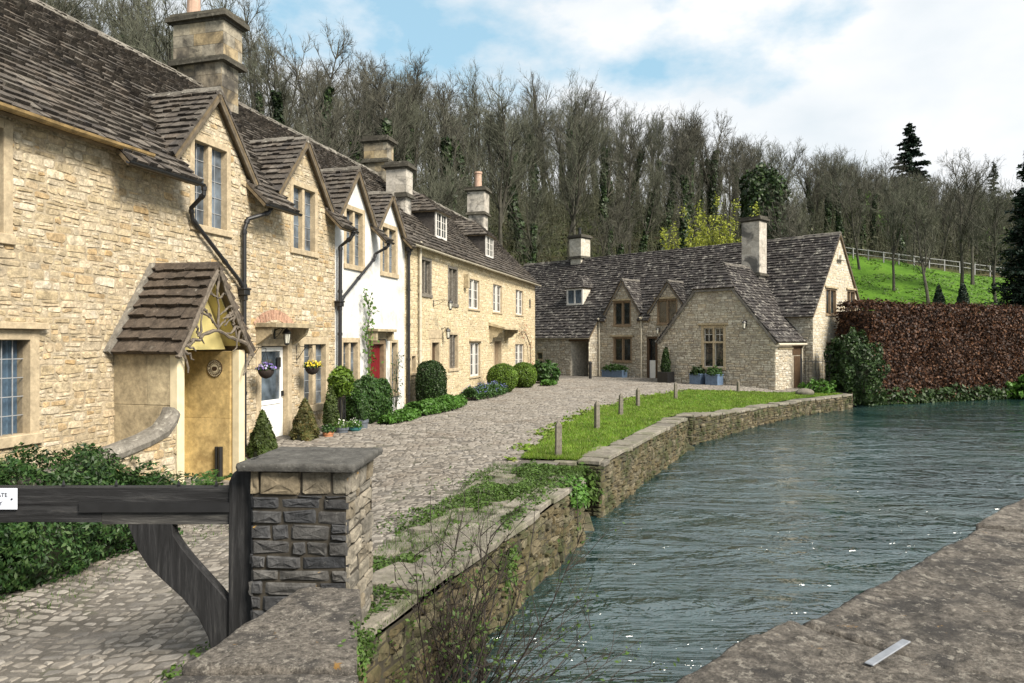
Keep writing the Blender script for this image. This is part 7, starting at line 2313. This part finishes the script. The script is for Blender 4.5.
# ================================================================== the wood on the hill
def tree_mesh(seed, H, spread=.34, lean=.05, n1=22, low=.32, up=.9, crook=.10, leaders=1):
    rn = random.Random(seed)
    tk = MB(); cr = MB()
    def path(p, d, L, k, wob, rise):
        pts = [p.copy()]; q = p.copy(); dd = d.copy()
        for i in range(k):
            dd = (dd + Vector((rn.gauss(0, wob), rn.gauss(0, wob), rise))).normalized()
            q = q + dd * (L / k); pts.append(q.copy())
        return pts
    def child(pts, i, ang, L, k, wob, rise, rad, mb, n):
        d = (pts[min(i + 1, len(pts) - 1)] - pts[max(0, i - 1)]).normalized()
        a = rn.uniform(0, 6.283)
        u = d.cross(Vector((math.cos(a), math.sin(a), .3))).normalized()
        nd = (d * math.cos(ang) + u * math.sin(ang)).normalized()
        q = path(pts[i], nd, L, k, wob, rise)
        mb.tube(q, [rad * (1 - .72 * j / k) for j in range(k + 1)], n, cap=False)
        return q
    r0 = H * .0135
    tr = path(Vector((0, 0, -.6)), Vector((rn.gauss(0, lean), rn.gauss(0, lean), 1)).normalized(), H * .93, 10, crook * .5, .03)
    tk.tube(tr, [r0 * (1.25 if j == 0 else 1 - .9 * j / 10) for j in range(11)], 7, cap=False)
    mains = [tr]
    for l in range(leaders):
        i = rn.randint(3, 5)
        q = child(tr, i, rn.uniform(.25, .5), H * rn.uniform(.42, .55), 7, crook * .6, .10, r0 * .6, tk, 6)
        mains.append(q)
    for b in range(n1):
        m = mains[0] if rn.random() < .6 or len(mains) == 1 else rn.choice(mains[1:])
        lo = low if m is tr else .15
        t = lo + (1 - lo) * rn.random() ** .8
        i = min(len(m) - 2, int(t * (len(m) - 1)))
        L1 = H * spread * (1.05 - .55 * t) * rn.uniform(.7, 1.2)
        q1 = child(m, i, rn.uniform(.38, .85), L1, 6, crook, up * .10, r0 * .36 * (1.2 - .6 * t), tk, 4)
        for c in range(6):
            i2 = rn.randint(1, 6)
            q2_ = child(q1, i2, rn.uniform(.35, .9), L1 * rn.uniform(.35, .62), 4, .12, up * .09, .028, cr, 3)
            for e in range(5):
                i3 = rn.randint(1, 4)
                q3 = child(q2_, i3, rn.uniform(.3, .8), L1 * rn.uniform(.18, .34), 3, .13, up * .08, .015, cr, 3)
                for g in range(3):
                    child(q3, rn.randint(1, 3), rn.uniform(.3, .8), L1 * rn.uniform(.10, .2), 2, .12, .05, .0095, cr, 3)
    return tk, cr
def mesh_of(mb, name, mat):
    me = bpy.data.meshes.new(name); me.from_pydata(mb.v, [], mb.f); me.materials.append(mat); me.update(); return me
VAR = []
for i, (H, spd, ld, n1) in enumerate([(15, .25, 1, 26), (16, .21, 0, 26), (14, .30, 2, 26), (17, .22, 1, 26), (13, .30, 1, 24), (15, .24, 2, 26)]):
    tk, cr = tree_mesh(500 + i, H, spd, .05, n1, .34, .9, .11, ld)
    VAR.append((mesh_of(tk, 'trunk', M['bark']), mesh_of(cr, 'crown', M['twig'] if i % 2 else M['twig_grey']), H))
def ivy_mesh(i):
    rng = np.random.RandomState(700 + i)
    H = VAR[i][2]; n = 1500
    z = rng.uniform(0, .62, n) ** .85 * H
    vs = np.array([v.co[:] for v in VAR[i][0].vertices])[:77]
    ctr = vs.reshape(11, 7, 3).mean(1)
    cx = np.interp(z, ctr[:, 2], ctr[:, 0]); cy = np.interp(z, ctr[:, 2], ctr[:, 1])
    a = rng.uniform(0, 6.28, n); r = (.28 + .55 * fbm(z * .6 + i * 7, a * .7, 3)) * rng.uniform(.5, 1, n) * (1 - .4 * z / H)
    P = np.stack([cx + r * np.cos(a), cy + r * np.sin(a), z], 1)
    Nn = np.stack([np.cos(a), np.sin(a), .3 + 0 * a], 1)
    V, F = leaf_quads(P, Nn, .26 * rng.uniform(.6, 1.4, n), rng, 1.3, .5)
    o = np_mesh('ivy', V, F, M['ivy']); me = o.data; bpy.data.objects.remove(o); return me
IVY = [ivy_mesh(i) for i in range(6)]
def put_tree(x, y, z, i, sc, rot, label, group, ivy=False, name='bare_tree'):
    o = thing(name, label, 'tree', (x, y, z), rot, group, sc)
    link('trunk', VAR[i][0], o); link('crown', VAR[i][1], o)
    if ivy: link('ivy', IVY[i], o)
    return o
def hz(x, y): return float(hill_z(x, y))
rn = random.Random(77)
pts = []
tries = 0
def accept(x, y, sp):
    return all((x - a) ** 2 + (y - b) ** 2 > sp * sp for a, b in pts)
while len(pts) < 300 and tries < 90000:
    tries += 1
    y = rn.uniform(14, 165); x = rn.uniform(-1, 1) * 120
    if abs(x / y) > .74: continue
    d = float(hill_d(x, y))
    if tries < 22000 and (x / y < .40 or d > 60): continue
    if d < 3.0 or d > 78: continue
    if rn.random() < (d - 30) / 70 and x / y < .4: continue
    if x > 18 and bool(is_field(x, y)): continue
    if abs(x / y - .339) < .034 and y < 68: continue
    if .215 < x / y < .30 and y < 67: continue
    if x > 20 and d < 23 and x > 22 + (y - 50) * .25: continue
    # nothing in front of the row's chimneys: keep behind the back gardens
    sp = (3.6 if d < 40 else 5.0) if x / y < .4 else 2.7
    if not accept(x, y, sp): continue
    pts.append((x, y))
for (x, y) in pts:
    d = float(hill_d(x, y))
    i = rn.randrange(6)
    iv = rn.random() < (.68 if x < 45 and d < 42 else .25)
    sc = rn.uniform(.9, 1.35) * (1.0 if x < 18 else max(.55, 1.0 - (x - 18) / 75))
    if d < 9: sc *= .7
    # the wood thins and lowers toward the meadow end
    sky = np.interp(x / y, [-.49, -.30, -.22, -.084, .051, .146, .254, .389, .497, .592, .69], [-10, 8, 35, 72, 82, 106, 132, 148, 168, 182, 198])
    lim = (EYE + (341.5 - sky) * y / 740 - hz(x, y)) / VAR[i][2]
    sc = max(.36, min(sc, lim * rn.uniform(.95, 1.14)))
    put_tree(x, y, hz(x, y), i, sc, rn.uniform(0, 6.28),
             'ivy-clad leafless tree among the close wood on the hillside' if iv else 'leafless grey-brown tree in the close wood on the hillside',
             'ivy-clad trees in the hillside wood' if iv else 'bare trees in the hillside wood', iv, 'ivy_tree' if iv else 'bare_tree')
# saplings, brambles and brush between the trunks: beyond counting
def brush():
    rng = np.random.RandomState(88)
    n = 21000
    V = np.zeros((0, 3)); keep = []
    y = rng.uniform(12, 150, n * 4); x = rng.uniform(-.75, .75, n * 4) * y
    d = hill_d(x, y)
    ok = (d > 1.5) & (d < 62) & ~((x > 18) & is_field(x, y)) & ~((x > 20) & (d < 23) & (x > 22 + (y - 50) * .25))
    ok &= ~((x / y > .2) & (x / y < .365) & (y < 66))
    ok &= rng.uniform(size=len(x)) < np.where(x / y > .4, 1.0, np.clip(y / 110, .2, .8))
    x, y = x[ok][:n], y[ok][:n]
    z = hill_z(x, y); m = len(x)
    h = np.minimum(rng.gamma(3.0, .75, m) + .4, 5)
    cl = fbm(x * .18, y * .18, 3)
    h = np.minimum(h * (.45 + 1.3 * cl), 5.5) * np.where(hill_d(x, y) > 28, 1.75, 1.0)
    lean = rng.normal(0, .22, (m, 2)) * h[:, None]
    r = .012 + .006 * h * rng.uniform(.3, 1, m)
    vs, fs = [], []
    a0 = rng.uniform(0, 6.28, m)
    lv = [0, .5, 1.0]
    allv = np.empty((m, 3, 3, 3))
    for j, t in enumerate(lv):
        cx = x + lean[:, 0] * t ** 1.4 + (rng.normal(0, .05, m) * h if j == 1 else 0)
        cy = y + lean[:, 1] * t ** 1.4
        cz = z - .2 + h * t
        rr = r * (1 - .75 * t)
        for k in range(3):
            a = a0 + k * 2.094
            allv[:, j, k, 0] = cx + rr * np.cos(a); allv[:, j, k, 1] = cy + rr * np.sin(a); allv[:, j, k, 2] = cz
    base = (np.arange(m) * 9)[:, None]
    F = []
    for j in range(2):
        for k in range(3):
            F.append(np.stack([base[:, 0] + j * 3 + k, base[:, 0] + j * 3 + (k + 1) % 3, base[:, 0] + (j + 1) * 3 + (k + 1) % 3, base[:, 0] + (j + 1) * 3 + k], 1))
    # side twigs as slim leaves-like quads
    F = np.concatenate(F); V = allv.reshape(-1, 3)
    q = rng.randint(0, m, 110000); t = rng.uniform(.25, 1.0, len(q))
    c = np.stack([x[q] + lean[q, 0] * t ** 1.4, y[q] + lean[q, 1] * t ** 1.4, z[q] - .2 + h[q] * t], 1) + rng.normal(0, .12, (len(q), 3))
    Nn = rng.normal(0, 1, (len(q), 3))
    V2, F2 = leaf_quads(c, Nn, .045 * rng.uniform(.5, 1.3, len(q)), rng, 16, .3, -.6, .1)
    o = np_mesh('woodland_brush', np.concatenate([V, V2]), np.concatenate([F, F2 + len(V)]), M['scrub'])
    tag(o, kind='stuff')
    # evergreen undergrowth: bramble and ivy carpets in patches
    k = cl > .40
    xi, yi = x[k], y[k]
    rep = 9
    xi = np.repeat(xi, rep) + rng.normal(0, .5, len(xi) * rep); yi = np.repeat(yi, rep) + rng.normal(0, .5, len(yi) * rep)
    zi = hill_z(xi, yi) + np.abs(rng.normal(0, 1.0, len(xi)))
    o = foliage('undergrowth', np.stack([xi, yi, zi], 1), np.tile([0, -.3, 1.0], (len(xi), 1)),   .20 * rng.uniform(.4, 1.4, len(xi)), M['olive'], rng, None, 1.3, .8)
    tag(o, kind='stuff')
brush()

# named trees that stand out
ivs = [(-17.3, 48, 1, .8), (-19.5, 51, 3, .75), (-24.5, 46, 0, .8), (-10.5, 74, 3, 1.0), (-13.8, 68, 5, .95), (18.2, 76, 1, .95), (22.0, 80, 3, .85), (12.5, 72, 0, .8), (-9.5, 62, 2, .95), (-6.0, 58, 4, .9)]
for (x, y, i, s) in ivs:
    put_tree(x, y, hz(x, y), i, s, rn.uniform(0, 6), 'ivy-clad leafless tree among the close wood on the hillside', 'ivy-clad trees in the hillside wood', True, 'ivy_tree')
for (k, y, i, s, lab) in [(.516, 60, 4, .72, 'bare tree standing in the green field, nearest the cottage gable'), (.5635, 57, 0, .66, 'bare low-branched tree in the green field between gable and topiary cones'),
                          (.607, 60, 3, .72, 'tall bare tree rising directly behind the topiary cones'), (.622, 64, 1, .74, 'tall slim bare tree just beyond the second topiary cone'), (.655, 58, 2, .68, 'bare spreading tree in the field beside the dark conifer'),
                          (.47, 66, 5, .6, 'small bare tree in the field close behind the gable roof'), (.545, 72, 2, .62, 'small bare tree near the white rail fence')]:
    put_tree(k * y, y, hz(k * y, y), i, s, rn.uniform(0, 6), lab, None)
def ivy_column(label, x, y, H, r, seed):
    z = hz(x, y)
    o = thing('ivy_column_tree', label, 'tree', (x, y, z))
    b = MB(); b.tube([(0, 0, -.5), (.1, 0, H * .5), (0, .1, H * .95)], [.3, .22, .1], 7); b.build('trunk', M['bark'], o)
    rng = np.random.RandomState(seed)
    P, Nn = blob_points(rng, 3800, r, r, H * .36, .7, .2, -1, power=3); P[:, 2] += H * .64
    P2, N2 = blob_points(rng, 900, r * .45, r * .45, H * .4, .7, .2, -1); P2[:, 2] += H * .35
    foliage('ivy', np.concatenate([P, P2]), np.concatenate([Nn, N2]), .26 * rng.uniform(.6, 1.3, len(P) + len(P2)), M['ivy'], rng, o, 1.4)
    core_blob('shade_core', r * .75, r * .75, H * .3, H * .63, M['core'], o, 10)
x, y = .339 * 66, 66.0
ivy_column('broad dark green ivy-smothered tree behind the big pale chimney', x, y, 17.4 - hz(x, y), 1.75, 101)
def conifer(label, x, y, H, r, seed, tiers=26, n_per=9, dens=1.0, start=.12, droop=.25):
    o = thing('conifer_tree', label, 'tree', (x, y, hz(x, y) if y > 44 else -.2), 0)
    rn_ = random.Random(seed); rng = np.random.RandomState(seed)
    b = MB(); b.tube([(0, 0, -.6), (0, 0, H * .5), (0, 0, H)], [H * .016, H * .011, .02], 7)
    P, Nn, S = [], [], []
    for t in range(tiers):
        k = start + (1 - start) * t / tiers
        L = r * (1 - k) ** .8 * 1.15 + .15
        for j in range(n_per):
            if rn_.random() < .25: continue
            a = rn_.uniform(0, 6.28); l = L * rn_.uniform(.55, 1.15)
            p0 = Vector((0, 0, H * k + rn_.uniform(-.2, .2))); d = Vector((math.cos(a), math.sin(a), .12))
            pts_ = [p0]; q = p0.copy()
            for e in range(4):
                q = q + d * l / 4; d.z -= droop * .3 * (1 if e < 2 else -.5); pts_.append(q.copy())
            b.tube(pts_, [.05 * H / 20, .04 * H / 20, .03 * H / 20, .02 * H / 20, .01], 3, cap=False)
            m = int(l * 9 * dens) + 4
            for e in range(m):
                tt = rn_.uniform(.2, 1.0); i = min(3, int(tt * 4)); c = pts_[i].lerp(pts_[i + 1], tt * 4 - i)
                P.append(c + Vector((rn_.gauss(0, .05 * l), rn_.gauss(0, .05 * l), rn_.gauss(-.06, .07)))); Nn.append((math.cos(a) * .2, math.sin(a) * .2, 1)); S.append(.20 * rn_.uniform(.6, 1.4) * max(.7, r / 3.5))
    b.build('trunk', M['bark'], o)
    foliage('crown', np.array(P), np.array(Nn, float), np.array(S), M['conifer'], rng, o, 2.3, .45, .2)
x, y = .537 * 118, 118.0
conifer('lone dark conifer rising above the treeline on the skyline', x, y, 37.2 - hz(x, y), 5.2, 111, 24, 14, 1.8, .35, .3)
x, y = .651 * 118, 118.0
conifer('slim hazy conifer lower on the skyline toward the dark fir', x, y, 31.0 - hz(x, y), 2.0, 112, 30, 12, 1.8, .2, .3)
conifer('big dark fir standing behind the end of the beech hedge', .705 * 50, 50, 14.6, 2.5, 113, 50, 17, 2.6, .04, .35)
for (x, y, H, lab) in [(.5765 * 55, 55.0, 2.5, 'dark clipped cone beyond the hedge, nearer the cottage'), (.6095 * 55, 55.0, 2.6, 'dark clipped cone beyond the hedge, nearer the big fir')]:
    z = hz(x, y)
    o = thing('topiary_cone', lab, 'topiary', (x, y, z), 0, 'topiary cones behind the hedge')
    rng = np.random.RandomState(int(x * 10)); P, Nn = cone_points(rng, 1500, .62, H, .75)
    foliage('foliage', P, Nn, .1, M['conifer'], rng, o, 1.8); core_blob('stems', .5, .5, H * .95, 0, M['core'], o, 10, .04, [(1, 0), (.8, .35), (.45, .68), (.06, .97)])  # the cone's inner shade is a dark solid core
def spring_bush(label, x, y, top, w, mat, seed, n=900, name='yellow_bush', up=1.0, size=.17):
    z = hz(x, y); H = top - z
    o = thing(name, label, 'bush', (x, y, z))
    rn_ = random.Random(seed); rng = np.random.RandomState(seed); b = MB(); P = []
    for i in range(26):
        a = rn_.uniform(0, 6.28); d = Vector((math.cos(a) * .32 * w / 2, math.sin(a) * .32 * w / 2, 1.0)); l = H * rn_.uniform(.55, 1.05)
        q = Vector((rn_.gauss(0, .2), rn_.gauss(0, .2), 0)); pp = [q.copy()]
        for e in range(6):
            q = q + d * l / 6 + Vector((rn_.gauss(0, .05), rn_.gauss(0, .05), 0)); pp.append(q.copy())
            for _ in range(int(n / 26 / 6)):
                if e >= 2: P.append(q + Vector((rn_.gauss(0, .16), rn_.gauss(0, .16), rn_.gauss(0, .3))))
        b.tube(pp, [.04, .035, .03, .025, .02, .015, .008], 4, cap=False)
    b.build('stems', M['twig'], o)
    foliage('leaves', np.array(P), np.tile([0, -.4, .8], (len(P), 1)), size * rng.uniform(.6, 1.4, len(P)), mat, rng, o, 2.0, .8)
for (u, yy, v, w, n, lab) in [(722, 62, 213, 2.4, 2600, 'tallest yellow-green spring bush behind the big pale chimney'), (700, 62, 226, 1.9, 1900, 'mid yellow-green spring bush behind the slate ridge'), (683, 62, 234, 1.6, 1200, 'smallest sparse yellow-green bush behind the slate ridge')]:
    x = (u - 512) / 740 * yy
    spring_bush(lab, x, yy, 2.1 + (341.5 - v) * yy / 740, w, M['yellowgreen'], u, n * 3, size=.10)
for (x, y, H, lab) in [(.52 * 80, 80.0, 6.2, 'young tree in fresh green leaf above the white rail fence'), (.46 * 84, 84.0, 6.0, 'young green-leaved tree in the wood edge above the cottage gable'), (.655 * 78, 78.0, 3.6, 'low green-leaved bush by the end of the white rail fence')]:
    spring_bush(lab, x, y, hz(x, y) + H, 2.4, M['springleaf'], int(x), 900, 'green_leaf_tree', size=.24)

# white rail fence across the field
FPTS = [(31.06, 70.5, 10.15), (32.16, 69.75, 9.84), (33.35, 69.25, 9.61), (34.27, 68.25, 9.3), (35.54, 68.0, 9.1), (37.48, 69.0, 9.03), (39.75, 70.5, 9.0), (41.49, 71.0, 8.89), (43.1, 71.25, 8.73), (44.4, 71.0, 8.49), (45.86, 71.0, 8.31), (46.99, 70.5, 8.07), (47.75, 69.5, 7.79)]
M['fence'] = plain('greyed white fence paint', (.25, .255, .25), .7, var=.25)
fn = thing('rail_fence', 'white two-rail fence crossing the top of the green field', 'fence', (FPTS[0][0], FPTS[0][1], FPTS[0][2]))
L0 = Vector(FPTS[0])
for zz in (.55, 1.0):
    b = MB()
    for i in range(len(FPTS) - 1):
        b.tube([Vector(FPTS[i]) - L0 + Vector((0, 0, zz)), Vector(FPTS[i + 1]) - L0 + Vector((0, 0, zz))], .04, 4)
    b.build('rail', M['fence'], fn)
for p in FPTS:
    b = MB(); q = Vector(p) - L0; b.box(q.x - .045, q.x + .045, q.y - .045, q.y + .045, q.z - .4, q.z + 1.08); b.build('post', M['fence'], fn)
for (x, y, rx, rz, lab) in [(-17.6, 33.5, 1.5, 3.0, 'dark evergreen bush showing above the big slate roof'), (-16.2, 46.0, 1.3, 3.4, 'dark evergreen bush just beyond the sooty chimney')]:
    shrub('evergreen_bush', lab, 'bush', x, y, hz(x, y) - .3, rx, rx, rz, M['ivy'], 5200, .2, int(y), lump=.28, zc=rz * .95, corek=.7)
for (x, y, H, i_, lab) in [(46.0, 86.0, .62, 0, 0), (52, 92, .6, 3, 0), (58, 90, .58, 1, 0), (61, 100, .66, 2, 0), (50, 100, .6, 4, 0), (66, 104, .66, 5, 0), (43, 92, .62, 1, 0), (70, 112, .7, 3, 0), (56, 110, .7, 0, 0)]:
    put_tree(x, y, hz(x, y), i_, H, rn.uniform(0, 6), 'leafless grey-brown tree in the close wood on the hillside', 'bare trees in the hillside wood')
for j, (k_, y, H) in enumerate([(.50, 96, 7.5), (.60, 92, 5.5), (.64, 96, 7), (.585, 104, 8), (.68, 90, 5.5), (.47, 98, 7), (.44, 92, 6.5), (.70, 104, 8)]):
    x = k_ * y
    spring_bush('thinly leaved green tree among the bare trees beyond the field fence', x, y, hz(x, y) + H, 3.2, M['springleaf'] if j % 2 else M['olive'], 900 + j, 1500, 'green_leaf_tree', size=.30)
for o in COL.objects:
    if o.get('label') == 'thinly leaved green tree among the bare trees beyond the field fence': o['group'] = 'green trees beyond the field fence'
# dark plants hanging over the water along the hedge foot
rng = np.random.RandomState(301)
n = 9000; t = rng.uniform(0, 1, n)
hx = np.interp(t, [0, .2, .45, 1], [16.6, 21.7, 28.9, 40]); hy = np.interp(t, [0, .2, .45, 1], [35.15, 37.2, 40.3, 45.1])
o_ = rng.uniform(-.25, .35, n) * (.4 + 1.2 * fbm(t * 40, t * 0 + 2, 3))
P = np.column_stack([hx + .38 * o_, hy - .92 * o_, -.95 + rng.uniform(0, 1, n) ** 1.6 * .9 * (.3 + 1.3 * fbm(t * 30 + 7, t * 0, 3))])
o = foliage('bank_foliage', P, np.tile([.3, -.8, .6], (n, 1)), .11 * rng.uniform(.5, 1.4, n), M['yew'], rng, None, 1.9, .7)
tag(o, kind='stuff')
rng = np.random.RandomState(311)
n = 60000; x = rng.uniform(14, 75, n); y = rng.uniform(46, 92, n); k = is_field(x, y) & (hill_d(x, y) > .5); x, y = x[k], y[k]
k = fbm(x * .6, y * .6, 4) > .40; x, y = x[k], y[k]
o = foliage('field_grass', np.column_stack([x, y, hill_z(x, y) + .16]), np.tile([0, -.5, .8], (len(x), 1)), .11 * rng.uniform(.4, 1.5, len(x)), M['meadow_blade'], rng, None, 2.0, .5)
tag(o, kind='stuff')
